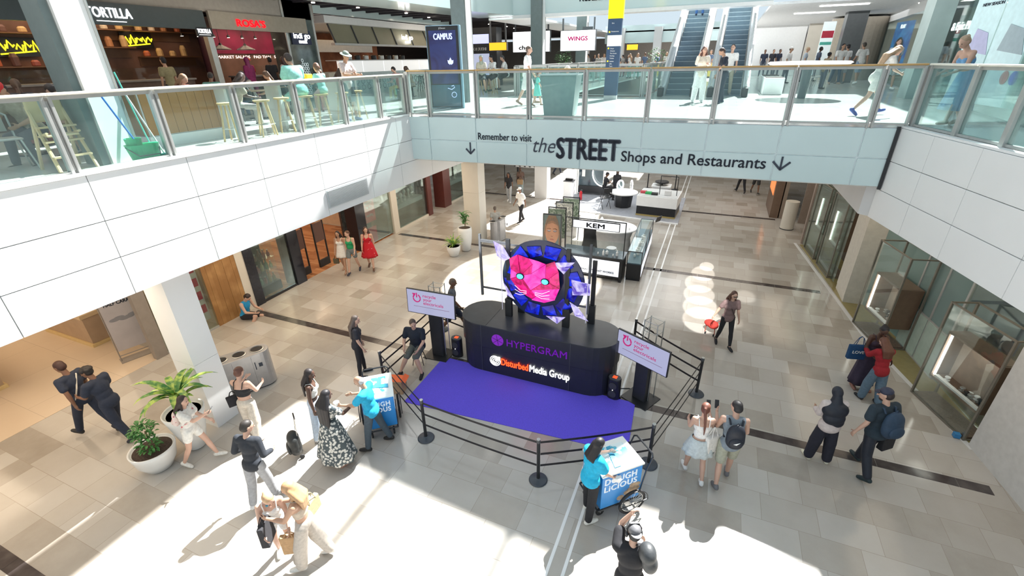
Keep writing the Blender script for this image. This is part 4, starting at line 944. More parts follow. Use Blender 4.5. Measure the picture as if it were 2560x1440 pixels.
for k, (x, y, n, c) in enumerate(((-2.6, 23.0, 'green tray', (.04, .40, .12)), (-2.85, 23.1, 'red tray', (.55, .06, .08)), (-1.7, 23.0, 'white machine', (.7, .7, .7)), (-2.3, 22.9, 'black organiser', (.03, .03, .03)))):
    o = MB().bx(-.15, .15, -.1, .1, 0, .10 + .12 * (k == 2)).build('counter_item', mat('item_%d' % k, c, .5), bevel=.01); o.location = (x, y, 1.035); tag(o, n + ' on top of the white bar counter', 'tray' if k < 2 else 'box')
t = thing('pedestal_table', 'round white table on a black octagonal base with two mirrors under the bridge', 'table', (-3.95, 23.9, .03))
MB().cyl((0, 0, 0), (0, 0, .72), .42, .5, n=8).build('base', 'black', t); MB().cyl((0, 0, .72), (0, 0, .78), .72, n=40).build('top', 'white_paint', t, bevel=.01)
ring_mirror('left oval mirror with light ring on the round white table', -4.15, 23.85, .81, .2, rad(50))
ring_mirror('right oval mirror with light ring on the round white table', -3.6, 24.0, .81, .2, rad(110))
t = thing('folding_chair', 'black folding make-up chair left of the round white table', 'chair', (-4.75, 23.25, .03), rad(40))
for s_ in (-1, 1):
    MB().tube([(s_ * .22, -.22, 0), (s_ * .22, .22, .78)], .014).build('leg', 'black', t); MB().tube([(s_ * .22, .22, 0), (s_ * .22, -.22, .78), (s_ * .22, -.24, 1.1)], .014).build('leg', 'black', t)
MB().bx(-.22, .22, -.2, .2, .56, .585).build('seat', 'blackmatt', t); MB().bx(-.22, .22, -.25, -.23, .86, 1.1).build('backrest', 'blackmatt', t)
t = thing('lit_booth', 'white arched booth frame with dark seating and a round light ring under the bridge', 'booth', (-5.75, 25.6, .03), rad(4))
n = 20
mb = MB(); mb.tube([(-1.15, 0, 0), (-1.15, 0, 1.5), (-.75, 0, 2.15), (.1, 0, 2.25), (.65, 0, 2.1), (1.0, 0, 1.6), (1.05, 0, 0)], .07, n=6); mb.build('arch', 'white_paint', t)
MB().bx(-1.08, .3, .1, .14, .2, 2.0).build('back_screen', mat('booth_glass', (.06, .09, .11), .1), t)
MB().bx(-1.08, .8, .0, .5, .1, .5).build('bench', 'black', t, bevel=.02)
mb = MB(); mb.tube([(.35 + .62 * math.cos(2 * PI * k / 30), -.1, 1.3 + .75 * math.sin(2 * PI * k / 30)) for k in range(30)], .03, n=6, closed=True); mb.build('light_ring', 'led', t, smooth=True)
MB().bx(-.9, -.72, .08, .1, 1.0, 1.45).build('notice', 'white_paint', t)
t = thing('white_cabinet', 'white cabinet with black objects on top, left of the arched booth', 'cabinet', (-7.0, 24.3, 0.0)); MB().bx(-.25, .25, -.25, .25, .0, 1.05).build('body', 'white_paint', t, bevel=.01); MB().bx(-.27, .27, -.27, .27, 1.05, 1.08).build('top', 'black', t); MB().bx(-.2, .2, -.1, .1, 1.08, 1.2).build('clutter', 'blackmatt', t, bevel=.03)
t = thing('fire_extinguisher', 'red fire extinguisher standing in front of the arched booth', 'extinguisher', (-6.35, 24.4, .03)); MB().lathe([(.07, 0), (.08, .02), (.08, .4), (.04, .48), (.03, .5)], n=16).build('cylinder', mat('extinguisher_red', (.55, .02, .03), .3), t, smooth=True); MB().bx(-.02, .08, -.02, .02, .5, .56).build('handle', 'black', t)
for k, (x, y) in enumerate(((-3.3, 28.2), (-1.75, 28.4))):
    t = thing('barrier_post', 'black barrier post far behind the white bar counter, ' + ('left one', 'right one')[k], 'barrier post', (x, y, 0), 0, 'far barrier posts under the bridge'); MB().lathe([(.2, 0), (.2, .02), (.04, .06)], n=20).build('base', 'black', t); MB().cyl((0, 0, .05), (0, 0, 1.0), .032).build('pole', 'black', t)
t = thing('display_table', 'white table with a round black stool top, behind the bar counter', 'table', (-2.3, 26.0, .03)); MB().bx(-.5, .5, -.35, .35, .7, .76).build('top', 'white_paint', t); MB().bx(-.45, .45, -.3, .3, .0, .7).build('body', 'whitegrey', t); MB().cyl((0, 0, .9), (0, 0, .96), .36, n=30).build('round_lid', 'black', t); MB().cyl((0, 0, .76), (0, 0, .9), .05).build('neck', 'black', t)

# ------------------------------------------------------------------ right-hand jewellery shop
def gx(y): return 5.39 + (13.76 - y) * .1416
def rseg(y0, y1, off=0.0): return (gx(y0) + off, y0), (gx(y1) + off, y1)
struct('floor_shop_right', MB().prism([(5.45, 13.7), (6.1, 9.72), (14, 9.72), (14, 24), (4.9, 24)], .004, .010), mat('shop_carpet', (.13, .105, .085), .85, var=.2, nscale=30))
struct('wall_shop_right', MB().bx(12, 12.2, 5, 24, 0, 3.6), mat('bronze_wall', (.30, .24, .19), .5))
lamp('shop_light', 'AREA', (9, 13.5, 3.5), 110, (1, .9, .75), 4, 7, rot=(0, 0, 0))
(a, b) = rseg(15.6, 13.76); pane('window_21', 4.98, 15.7, gx(13.76), 13.76, .05, 3.6, 'tint')
pane('window_22', gx(13.76), 13.76, gx(12.88), 12.88, .05, 3.6, 'tint'); pane('window_23', gx(12.86), 12.86, gx(12.04), 12.04, .05, 3.6, 'tint')
frost = mat('frosted_green_glass', (.40, .50, .44), .25)
for k, (y0, y1) in enumerate(((13.74, 12.90), (12.84, 12.06))):
    (a, b) = rseg(y0, y1, -.02); L, an = seg(a, b)
    struct('door_%d' % (k + 2), MB().bx(0, L, -.02, .0, .05, 1.12), frost, loc=(a[0], a[1], 0), rz=an)
for k, y in enumerate((13.76, 12.87, 12.04, 9.75)): struct('trim_%d' % (40 + k), MB().bx(-.025, .025, -.03, .03, 0, 3.6), 'steelgrey', loc=(gx(y), y, 0), rz=rad(8))
(a, b) = rseg(13.76, 12.04, -.01); L, an = seg(a, b); struct('trim_44', MB().bx(0, L, -.02, .02, 1.12, 1.16).bx(0, L, -.02, .02, .0, .05), 'steelgrey', loc=(a[0], a[1], 0), rz=an)
pane('window_24', gx(12.04), 12.04, gx(9.75), 9.75, .05, 3.6)
pane('window_25', 4.45, 17.2, 3.95, 20.9, .05, 3.6); pane('window_26', 4.98, 16.0, 4.98, 17.2, .05, 3.6)
struct('wall_lilac_poster', MB().prism([(6.3, 13.9), (6.75, 12.1), (6.85, 12.1), (6.4, 13.9)], .9, 3.4), mat('lilac_print', (.34, .34, .52), .6, var=.2, nscale=1.5))
bronze = mat('bronze_frame', (.20, .13, .09), .35, .3); bronzein = mat('bronze_lining', (.34, .255, .20), .6, var=.08)
def vitrine(label, p, q, z0, z1, dep, zb, zt, seed):
    L, an = seg(p, q); t = thing('window_vitrine', label, 'display case', (p[0], p[1], 0), an)
    mb = MB()
    for x in (0, L):
        for y in (0, dep): mb.bx(x - .02, x + .02, y - .02, y + .02, 0, z1)
    for y in (0, dep): mb.bx(0, L, y - .015, y + .015, z1 - .03, z1).bx(0, L, y - .015, y + .015, 0, .03)
    for x in (0, L): mb.bx(x - .015, x + .015, 0, dep, z1 - .03, z1).bx(x - .015, x + .015, 0, dep, 0, .03)
    mb.build('frame', mat('vitrine_frame', (.21, .19, .155), .4, .3), t)
    MB().bx(.02, L - .02, .0, .006, .03, z1 - .03).build('glass_front', M['caseglass'], t)
    MB().bx(.03, L - .03, .03, dep - .03, .02, .06).build('floor_tray', mat('tray_brown', (.17, .12, .09), .7, nscale=40, var=.25), t)
    bx = MB()
    bx.bx(.12, L - .12, .10, dep, zb - .05, zb).bx(.12, L - .12, .10, dep, zt, zt + .05).bx(.10, .14, .10, dep, zb - .05, zt + .05).bx(L - .14, L - .10, .10, dep, zb - .05, zt + .05)
    bx.build('box_frame', bronze, t)
    MB().bx(.14, L - .14, dep - .04, dep, zb, zt).build('box_back', bronzein, t)
    MB().bx(.16, .19, .12, .15, zb + .02, zt - .02).build('light_strip', 'led', t)
    MB().bx(.2, L - .16, .12, .2, zb, zb + .04).build('front_ledge', 'white_paint', t)
    rn = random.Random(seed); 
    for k in range(9):
        m_ = MB(); x = rn.uniform(.3, L - .25); y = rn.uniform(.26, dep - .12)
        m_.lathe([(.05, 0), (.055, .01), (.02, .02), (.018, .05), (.05, .07), (.045, .09)], n=14).build('jewellery_stand', ('steel', 'black')[k % 2] if False else M[('steel', 'white_paint', 'black')[k % 3]], t, loc=(x, y, zb + .001))
    lamp('vitrine_light', 'AREA', (0, 0, 0), 1.6, (1, .95, .85), .5, .3).parent = t
    t.children[-1].location = (L / 2, dep * .5, zt - .03)
    return t
vitrine('bronze window vitrine with a light strip between the beige column and the green doors', (4.50, 14.42), (4.80, 13.1), 0, 2.55, .62, .60, 1.62, 1)
vitrine('large bronze window vitrine with light strip and watches, beside the near right wall', (5.06, 11.28), (5.52, 9.85), 0, 2.35, .5, .62, 1.66, 2)
vitrine('bronze window vitrine behind the beige column, nearer one', (4.18, 18.9), (4.32, 17.6), 0, 2.7, .6, 1.0, 2.1, 3)
vitrine('bronze window vitrine behind the beige column, farther one', (3.98, 20.6), (4.12, 19.3), 0, 2.7, .6, 1.0, 2.1, 4)
t = thing('stone_drum', 'pale cylindrical drum standing beside the far right shop entrance', 'drum', (3.55, 22.9, 0)); MB().cyl((0, 0, .03), (0, 0, 1.25), .27, n=32).build('body', 'cream', t); MB().cyl((0, 0, 0), (0, 0, .03), .28, n=32).build('foot', 'black', t)
struct('wall_right_far', MB().bx(3.9, 4.0, 21, 21.2, 0, 3.6).bx(4.1, 9, 23.9, 24, 0, 5.2), mat('far_brown', (0, 0, 0)))
struct('wall_right_shop', MB().bx(3.35, 3.5, 24.4, 30, 0, 5.2), mat('bronze_wall', (0, 0, 0)))
t = thing('shop_display', 'lit orange bags displayed in the far right shop front under the bridge', 'display', (3.0, 25.6, 0)); MB().bx(-.05, .3, -1.2, 1.2, 0, 2.6).build('frame', bronze, t); MB().bx(-.07, -.052, -.9, .9, 1.0, 2.2).build('lit_panel', emit('orange_glow', (.8, .25, .08), .6), t)
g = G(2420, 1094); tag(MB().bx(-.05, .05, -.05, .05, 0, .09).build('paper_cup', mat('blue_cup', (.03, .2, .45), .5), loc=(5.42, 9.9, .01)), 'small blue carton lying at the corner of the near right wall', 'carton')

# ================================================================== upper level (floor at z = 5.6)
UZ = 5.6
struct('ceiling_terrace_left', MB().bx(-34, -11.9, -6, 60, 9.25, 9.45), 'darkceil')
mb = MB()
for k in range(60): mb.bx(-34, -11.95, -5 + k * 1.0, -4.9 + k * 1.0, 9.17, 9.25)
struct('ceiling_slats_left', mb, mat('ceiling_slat', (.05, .045, .055), .5))
struct('trim_50', MB().bx(-12.0, -11.85, -6, 14.5, 9.0, 12.5), 'whitegrey')
struct('wall_terrace_back', MB().bx(-34.2, -34, -6, 60, 5.6, 9.4), mat('dark_brown_wall', (.08, .055, .05), .7))
struct('wall_terrace_near', MB().bx(-34, -11.9, -6.2, -6, 5.6, 9.4), mat('dark_brown_wall', (0, 0, 0)))
for (x, y, e) in ((-13.2, 4, 60), (-13.2, 12, 55), (-19, 8, 55), (-21, 22, 120), (-14, 26, 60), (-16, 38, 160), (-26, 40, 160)):
    lamp('terrace_light', 'AREA', (x, y, 9.1), e, (1, .86, .70), 4, 5, rot=(0, 0, 0))
rn = random.Random(21)
dl = [(x, y) for y in range(1, 46, 3) for x in (-12.9, -15.0, -18, -22) if rn.random() < .85]
for k, (x, y) in enumerate(dl):
    o = MB().cyl((0, 0, 0), (0, 0, .03), .07, n=12).build('downlight', 'bulb'); o.location = (x + rn.uniform(-.3, .3), y + rn.uniform(-.5, .5), 9.14)
    tag(o, 'small round downlight in the dark ceiling over the food terrace', 'light', 'downlights in the dark terrace ceiling')
# upper columns
def upcol(name, x, y, w, d, z1=13.0):
    o = struct(name, MB().bx(-w / 2, w / 2, -d / 2, d / 2, 5.6, z1), mat('column_green_grey', (.16, .20, .20), .45), loc=(x, y, 0))
    MB().bx(w / 2, w / 2 + .02, -d / 2 + .13, d / 2 - .06, 5.6, z1).build('white_face', 'white_paint', o)
    MB().bx(w / 2, w / 2 + .035, -d / 2 + .10, -d / 2 + .13, 5.6, z1).bx(w / 2, w / 2 + .035, d / 2 - .06, d / 2 - .03, 5.6, z1).build('edge_strip', 'steel', o)
upcol('column_terrace_near', -9.24, 4.66, .46, .62); upcol('column_terrace_mid', -9.1, 16.9, .5, .6); upcol('column_terrace_far', -8.9, 24.4, .55, .6); upcol('column_terrace_rear', -9.0, 33, .6, .7)
upcol('column_terrace_back', -9.0, 42, .6, .7)

# ---- shops along x = -16
XU = -16.0
struct('wall_shopfront_upper', MB().bx(XU - .3, XU, -6, 17, 8.62, 9.2), mat('shop_bulkhead', (.36, .33, .29), .6))
struct('wall_shop_interior', MB().bx(-18.8, -18.6, -6, 18, 5.6, 8.7), mat('restaurant_wall', (.16, .085, .06), .6, var=.5, nscale=.9))
struct('wall_shop_side', MB().prism([(XU - .1, 12.0), (XU - .1, 12.12), (-18.6, 13.7), (-18.6, 13.55)], 5.6, 8.7).bx(-18.6, XU - .1, 3.6, 3.75, 5.6, 8.7), mat('dark_plum', (.045, .012, .03), .5))
lamp('restaurant_light', 'AREA', (-17.4, 9, 8.5), 60, (1, .65, .38), 1.6, 6, rot=(0, 0, 0)); lamp('restaurant_light', 'AREA', (-17.4, 15.5, 8.4), 50, (1, .72, .5), 1.6, 4, rot=(0, 0, 0)); lamp('restaurant_light', 'AREA', (-17.4, 0, 8.4), 40, (1, .72, .5), 1.6, 5, rot=(0, 0, 0))
YR = (PI / 2, 0, PI / 2)
t = thing('restaurant_sign', 'dark shop fascia with white TORTILLA letters and a yellow neon below it', 'sign', (XU, 3.8, 0))
MB().bx(0, .12, 0, 8.2, 8.08, 8.62).build('fascia', mat('fascia_teal_dark', (.045, .06, .065), .3), t)
wht = emit('sign_white', (1, 1, 1), 1.3)
text('lettering', 'TORTILLA', wht, t, (.14, 4.84, 8.26), .34, rot=YR, width=1.13, bold=.02)
MB().box((.14, 5.4, 8.17), (.01, .75, .02)).build('underline', wht, t)
t = thing('blade_sign', 'small hanging TORTILLA blade sign with white letters', 'sign', (XU + .1, 11.62, 0))
MB().bx(-.03, .02, -.02, .55, 7.88, 8.14).build('panel', 'black', t); MB().bx(-.01, .01, .25, .27, 8.14, 8.62).build('hanger', 'black', t); text('lettering', 'TORTILLA', wht, t, (.03, .02, 7.98), .17, rot=YR, width=.46, bold=.02); MB().box((.03, .25, 7.93), (.01, .4, .012)).build('underline', wht, t)
t = thing('restaurant_sign', 'beige fascia with red ROSA\'S letters', 'sign', (XU, 12.2, 0))
MB().bx(0, .10, 0, 4.2, 8.12, 8.64).build('fascia', mat('fascia_beige', (.30, .27, .22), .5), t)
text('lettering', "ROSA'S", emit('sign_red', (.9, .01, .02), 1.0), t, (.12, .98, 8.24), .30, rot=YR, width=1.18, bold=.05)
# Tortilla interior
def neon(label, y, z, s_, x=-18.5):
    t = thing('neon_sign', label, 'sign', (x, y, z), PI / 2); m_ = emit('neon_yellow', (1, .85, .02), 1.6); mb = MB(); rn = random.Random(int(y * 7))
    for k in range(5): mb.tube([(.16 * k * s_ - .4, -.02, rn.uniform(-.1, .1)), (.16 * k * s_ - .34, -.02, .16 + rn.uniform(-.08, .08)), (.16 * k * s_ - .26, -.02, rn.uniform(-.12, .04)), (.16 * k * s_ - .22, -.02, .10)], .022, n=5)
    mb.tube([(-.4, -.02, -.14), (.35 * s_, -.02, -.06)], .018, n=5); mb.build('neon_tube', m_, t); MB().bx(-.5, .5, 0, .02, -.2, .28).build('backing', 'black', t)
neon('yellow neon lettering on the back wall under the white TORTILLA letters', 11.3, 7.80, 1.1, -18.5); neon('yellow neon lettering at the far left of the food terrace', 8.0, 7.55, 1.2, -18.5)
rn = random.Random(5)
# shelves with goods behind the counters
cols_ = [(.42, .20, .09), (.52, .35, .16), (.12, .06, .05), (.30, .08, .06), (.55, .48, .38), (.06, .14, .12), (.45, .12, .05)]
for si, (y0, y1, z, w) in enumerate(((9.3, 11.0, 8.12, 'upper shelf left of the neon'), (9.3, 11.0, 7.62, 'middle shelf left of the neon'), (11.2, 13.2, 8.12, 'shelf above the neon'), (11.2, 13.2, 7.35, 'shelf below the neon'), (5.5, 8.9, 7.95, 'upper shelf at the far left'), (5.5, 8.9, 7.1, 'lower shelf at the far left'))):
    t = thing('wall_shelf', 'dark wooden wall shelf in the left restaurant, ' + w, 'shelf', (-18.38, (y0 + y1) / 2, z)); MB().bx(-.2, .2, -(y1 - y0) / 2, (y1 - y0) / 2, -.03, 0).build('board', mat('shelf_wood', (.16, .08, .04), .5), t)
    MB().bx(-.2, -.18, -(y1 - y0) / 2, (y1 - y0) / 2, -.3, -.03).build('back_strip', mat('shelf_wood', (0, 0, 0)), t)
    n = int((y1 - y0) / .42)
    for k in range(n):
        c = rn.randrange(7); h = rn.uniform(.14, .36); o = MB().lathe([(.08, 0), (.10, .02), (.10, h * .7), (.06, h)], n=10).build('shelf_jar', mat('goods_%d' % c, cols_[c], .5)); o.location = (-18.36 + rn.uniform(-.05, .05), y0 + .2 + k * .42, z)
        tag(o, 'small jar on the %s of the restaurant' % w, 'jar', 'jars on the ' + w)
for k, (y0, y1, w) in enumerate(((4.2, 11.5, 'under the TORTILLA sign'), (13.5, 15.2, 'under the red letters'), (-3.5, 3.0, 'at the far left of the terrace'))):
    t = thing('service_counter', 'long dark restaurant counter ' + w, 'counter', (-16.9, (y0 + y1) / 2, UZ)); h = (y1 - y0) / 2
    MB().bx(-.4, .4, -h, h, 0, 1.02).build('body', mat('counter_dark', ((.10, .06, .045), (.34, .27, .2), (.10, .06, .045))[k], .5, var=.2), t); MB().bx(-.45, .45, -h - .05, h + .05, 1.02, 1.07).build('worktop', mat('counter_stone', (.25, .22, .2), .3), t)
    MB().bx(.30, .31, -h, h, 1.07, 1.4).build('sneeze_guard', M['caseglass'], t)
# menu board and pendant lamps of the red restaurant
t = thing('menu_board', 'wide dark crimson menu wall behind the red-letter restaurant counter', 'menu', (-18.58, 15.9, 0)); MB().bx(0, .06, -2.0, 1.9, 7.45, 8.30).build('panel', mat('crimson', (.22, .008, .05), .5, var=.5, nscale=.8), t)
text('lettering', 'MARKET SALADS   PAD THAI   STIR FRY', emit('menu_text', (.9, .8, .75), .5), t, (.07, -1.8, 7.28), .15, rot=YR, width=3.5, bold=.01)
for k in range(6):
    t = thing('pendant_lamp', 'small spot lamp over the red-letter restaurant counter', 'lamp', (-18.2, 12.7 + k * .62, 8.0), 0, 'spot lamps over the restaurant counter'); MB().cyl((0, 0, .02), (0, 0, .7), .008, n=6).build('cord', 'black', t); MB().lathe([(.06, 0), (.05, .08), (.02, .1)], n=12).build('shade', 'black', t); MB().cyl((0, 0, -.004), (0, 0, 0), .045, n=10).build('bulb', 'bulb', t)
for k in range(2):
    t = thing('pendant_lamp', 'wide dark pendant shade in front of the crimson menu wall, ' + ('left one', 'right one')[k], 'lamp', (-17.4, 13.5 + k * 1.05, 7.55), 0); MB().cyl((0, 0, .18), (0, 0, 1.1), .008, n=6).build('cord', 'black', t); MB().lathe([(.34, 0), (.33, .02), (.06, .16), (.04, .22)], n=24).build('shade', 'black', t)
# steel corner post between the restaurants
struct('column_restaurant', MB().bx(XU - .1, XU + .1, 11.95, 12.15, 5.6, 8.1), M['steel'])
# mirrored glass pier and noodle bar
t = thing('mirror_pier', 'tall mirrored glass pier with a lit indigo noodle sign', 'pier', (-16.2, 16.1, UZ))
MB().bx(-.6, .2, -.75, .75, 0, 3.6).build('glass_body', mat('mirror_dark', (.16, .18, .17), .06, .7, var=.3, nscale=3), t)
for y in (-.75, .75): MB().bx(.2, .24, y - .05, y + .05, 0, 3.6).build('edge_post', M['steel'], t)
MB().bx(.22, .26, -.55, .45, 2.12, 2.62).build('sign_panel', mat('sign_indigo', (.012, .016, .05), .2), t)
text('lettering', 'indi go', wht, t, (.27, -.45, 2.34), .30, rot=YR, width=.85, bold=.015); text('lettering', 'FINGER', wht, t, (.27, -.22, 2.17), .14, rot=YR, width=.42, bold=.04)
mb = MB()
for k in range(28): mb.tube([(.215, -.2 + .12 * (k % 3) + .05 * math.cos(a), .2 + .15 * (k // 3) + .06 * math.sin(a)) for a in [2 * PI * q / 8 for q in range(8)]], .010, n=4, closed=True)
mb.build('lattice_decal', emit('lattice_pale', (.6, .68, .7), .5), t)
t = thing('noodle_bar', 'noodle bar with white canopy, olive sloping panels and a white panelled counter', 'kiosk', (-16.5, 18, 0))
MB().bx(-5.5, .1, .0, 10.4, 8.62, 8.90).build('canopy', 'white_paint', t)
mb = MB(); mb._f([(0.05, .5, 7.85), (.05, 9.9, 7.85), (-.25, 9.9, 8.62), (-.25, .5, 8.62)], [(0, 1, 2, 3)]); o = mb.build('sloping_panels', mat('olive_panel', (.33, .31, .22), .45, var=.1, nscale=.5), t); md = o.modifiers.new('s', 'SOLIDIFY'); md.thickness = .04
for k in range(7): MB().box((-.07, .5 + k * 1.55, 8.23), (.05, .05, .85), mtx=Matrix.Rotation(-.37, 3, 'Y')).build('panel_joint', 'darkgrey', t)
MB().bx(-.1, .12, .4, 10, 7.76, 7.85).build('edge_beam', M['steelgrey'], t)
text('lettering', 'indi go', wht, t, (.10, 5.6, 8.12), .34, rot=YR, width=1.05, bold=.02); text('lettering', 'FINGER', wht, t, (.10, 5.9, 7.95), .15, rot=YR, width=.5, bold=.04)
for k in range(6): MB().bx(-.1, .05, .55 + k * 1.65, .55 + k * 1.65 + 1.6, 6.62, 7.12).build('counter_panel', mat('counter_glow', (.85, .85, .85), .3, emis=(1, 1, .98), es=.35, var=0), t)
MB().bx(-.7, .08, .5, 10.4, 7.12, 7.16).build('worktop', M['steelgrey'], t); MB().bx(-.65, .0, .5, 10.4, 5.6, 6.62).build('counter_base', mat('patterned_base', (.52, .62, .62), .4), t)
mb = MB(); rn = random.Random(31)
for k in range(44):
    cy, cz = .8 + (k % 22) * .42, 5.95 + .26 * (k // 22); mb.tube([(.012, cy + .13 * math.cos(a), cz + .11 * math.sin(a)) for a in [2 * PI * q / 8 for q in range(8)]], .014, n=4, closed=True)
mb.build('lattice_decal', M['navy'], t)
MB().bx(-5.4, -5.3, .5, 10.4, 5.6, 8.6).build('back_wall', mat('kitchen_brick', (.35, .13, .06), .6, var=.5, nscale=1.2), t)
MB().bx(-4.9, -4.3, .8, 10, 5.6, 6.6).build('kitchen_unit', 'steel', t); MB().bx(-4.9, -4.2, 2.0, 8.5, 7.6, 8.2).build('extractor_hood', 'steel', t)
lamp('kitchen_light', 'AREA', (-19, 23, 8.5), 70, (1, .68, .42), 3, 8, rot=(0, 0, 0))
for k in range(8):
    o = MB().lathe([(.13, 0), (.14, .02), (.14, .18), (.12, .2)], n=14).build('cooking_pot', ('steel', 'black')[k % 2]); o.location = (-16.75, 19.6 + k * .62, 7.16); tag(o, ('steel', 'black')[k % 2] + ' pot standing in the row on the noodle bar counter', 'pot', ('steel', 'black')[k % 2] + ' pots on the noodle bar counter')
struct('wall_teal_band', MB().bx(-16.6, -16.5, 17.4, 29, 8.95, 9.25), 'teal')
# stools, tables and chairs
wood = mat('stool_wood', (.60, .42, .20), .5, var=.12)
def make_stool(label, x, y, m=None, z=UZ, h=.74, grp=None, top=None):
    t = thing('bar_stool', label, 'stool', (x, y, z), random.uniform(0, 1.5), grp); m = m or wood
    for k in range(4):
        a = PI / 4 + k * PI / 2; MB().tube([(.21 * math.cos(a), .21 * math.sin(a), 0), (.10 * math.cos(a), .10 * math.sin(a), h - .03)], .019, n=6).build('leg', m, t)
    MB().cyl((0, 0, h - .04), (0, 0, h), .16, .17, n=20).build('seat', top or m, t, bevel=.008)
    MB().tube([(.18 * math.cos(2 * PI * k / 16), .18 * math.sin(2 * PI * k / 16), .25) for k in range(16)], .009, n=5, closed=True).build('foot_ring', M['steel'], t)
    return t
for k, y in enumerate((6.95, 7.7, 8.35, 8.95, 9.6, 10.2, 10.9)):
    make_stool('wooden bar stool at the long table behind the left balustrade, ' + ('nearest the wood-fronted cabinet', 'second from the cabinet', 'left of the mint-shirted person', 'under the mint-shirted person', 'under the child in pink', 'by the sun hat person', 'farthest, by the bridge corner')[k], -9.25 + .12 * (k % 2), y, grp='wooden stools at the long table')
t = thing('long_table', 'long high table with pale top running behind the left balustrade', 'table', (-9.85, 9.5, UZ)); MB().bx(-.28, .28, -2.4, 1.4, .98, 1.03).build('tabletop', M['lightwood'], t, bevel=.006)
for y in (-2.2, -.8, 1.2): MB().bx(-.22, .22, y - .04, y + .04, 0, .98).build('leg', 'whitegrey', t)
t = thing('round_high_table', 'small round high table in front of the noodle bar', 'table', (-10.4, 12.3, UZ)); MB().cyl((0, 0, .98), (0, 0, 1.02), .42, n=30).build('tabletop', 'whitegrey', t); MB().cyl((0, 0, .02), (0, 0, .98), .035).build('pole', 'steel', t); MB().cyl((0, 0, 0), (0, 0, .02), .28, n=24).build('base', 'steel', t)
for k, y in enumerate((20.2, 21.4, 22.6)): make_stool('dark metal bar stool in front of the noodle bar, ' + ('nearest the mirrored pier', 'middle one', 'nearest the blue totem')[k], -14.8, y, m=M['black'], grp='dark stools at the noodle bar')
for k, (x, y) in enumerate(((-10.3, 20.4), (-10.0, 21.3), (-10.6, 22.4))): make_stool('wooden bar stool beyond the blue totem, ' + ('under the person in yellow', 'middle one', 'farthest one')[k], x, y, grp='wooden stools beyond the totem')
t = thing('high_table', 'white high table beyond the blue totem', 'table', (-10.9, 21.5, UZ)); MB().bx(-.3, .3, -2, 2, 1.0, 1.05).build('tabletop', 'white_paint', t)
for y in (-1.8, 1.8): MB().bx(-.2, .2, y - .04, y + .04, 0, 1.0).build('leg', 'white_paint', t)
# wood fronted cabinet
t = thing('waiter_cabinet', 'cabinet with vertical wood front, white top and plinth behind the left balustrade', 'cabinet', (-10.35, 6.62, UZ), rad(-3))
MB().bx(-.42, .36, -.82, .78, .20, 1.0).build('body', 'whitegrey', t, bevel=.006); MB().bx(-.44, .38, -.84, .80, .0, .20).build('plinth', 'white_paint', t); MB().bx(-.46, .42, -.88, .84, 1.0, 1.05).build('top', 'white_paint', t)
mb = MB()
for k in range(9): mb.bx(.36, .385, -.80 + k * .175, -.80 + k * .175 + .168, .22, .98)
mb.build('wood_front', pattern('cabinet_wood', (.38, .17, .04), (.58, .30, .08), 1.6, 'wave', .45, .2, .8), t)
MB().bx(-.40, .34, -.845, -.82, .22, .98).build('wood_side', mat('cabinet_wood_dark', (.32, .17, .07), .5), t)
# high chair
t = thing('high_chair', 'folded pale wooden child high chair behind the near glass', 'chair', (-9.32, 4.05, UZ), rad(86)); hw = mat('highchair_wood', (.66, .50, .30), .5, var=.05)
for s_ in (-1, 1):
    MB().tube([(s_ * .24, -.30, 0), (s_ * .20, .02, .92)], .026, n=6).build('leg', hw, t); MB().tube([(s_ * .24, .30, 0), (s_ * .20, -.02, .80)], .026, n=6).build('leg', hw, t); MB().tube([(s_ * .2, .02, .5), (s_ * .2, -.28, .56)], .018, n=6).build('armrest', hw, t)
for z, y in ((.2, -.24), (.42, -.17), (.62, -.1)): MB().bx(-.24, .24, y - .06, y + .04, z, z + .025).build('rung', hw, t)
MB().bx(-.22, .22, -.02, .02, .70, 1.02).build('backrest', hw, t, bevel=.02); MB().bx(-.2, .2, -.24, .0, .5, .53).build('seat', hw, t, bevel=.01)
def cafe_chair(label, x, y, rz, z=UZ, m='white_paint', grp=None):
    t = thing('cafe_chair', label, 'chair', (x, y, z), rz, grp)
    for sx in (-1, 1):
        for sy in (-1, 1): MB().tube([(sx * .24, sy * .22, 0), (sx * .18, sy * .16, .44)], .013, n=6).build('leg', m, t)
    MB().bx(-.21, .21, -.2, .2, .44, .47).build('seat', m, t, bevel=.012)
    MB().tube([(-.2, -.19, .46), (-.21, -.24, .78), (-.1, -.27, .86), (.1, -.27, .86), (.21, -.24, .78), (.2, -.19, .46)], .016, n=6).bx(-.15, .15, -.25, -.24, .55, .78).build('backrest', m, t)
    return t
cafe_chair('white metal café chair at the far left edge behind the glass', -9.35, 2.55, rad(60)); cafe_chair('grey metal café chair under the boy beside the dark column', -10.1, 3.7, rad(-100), m=M['steel'])
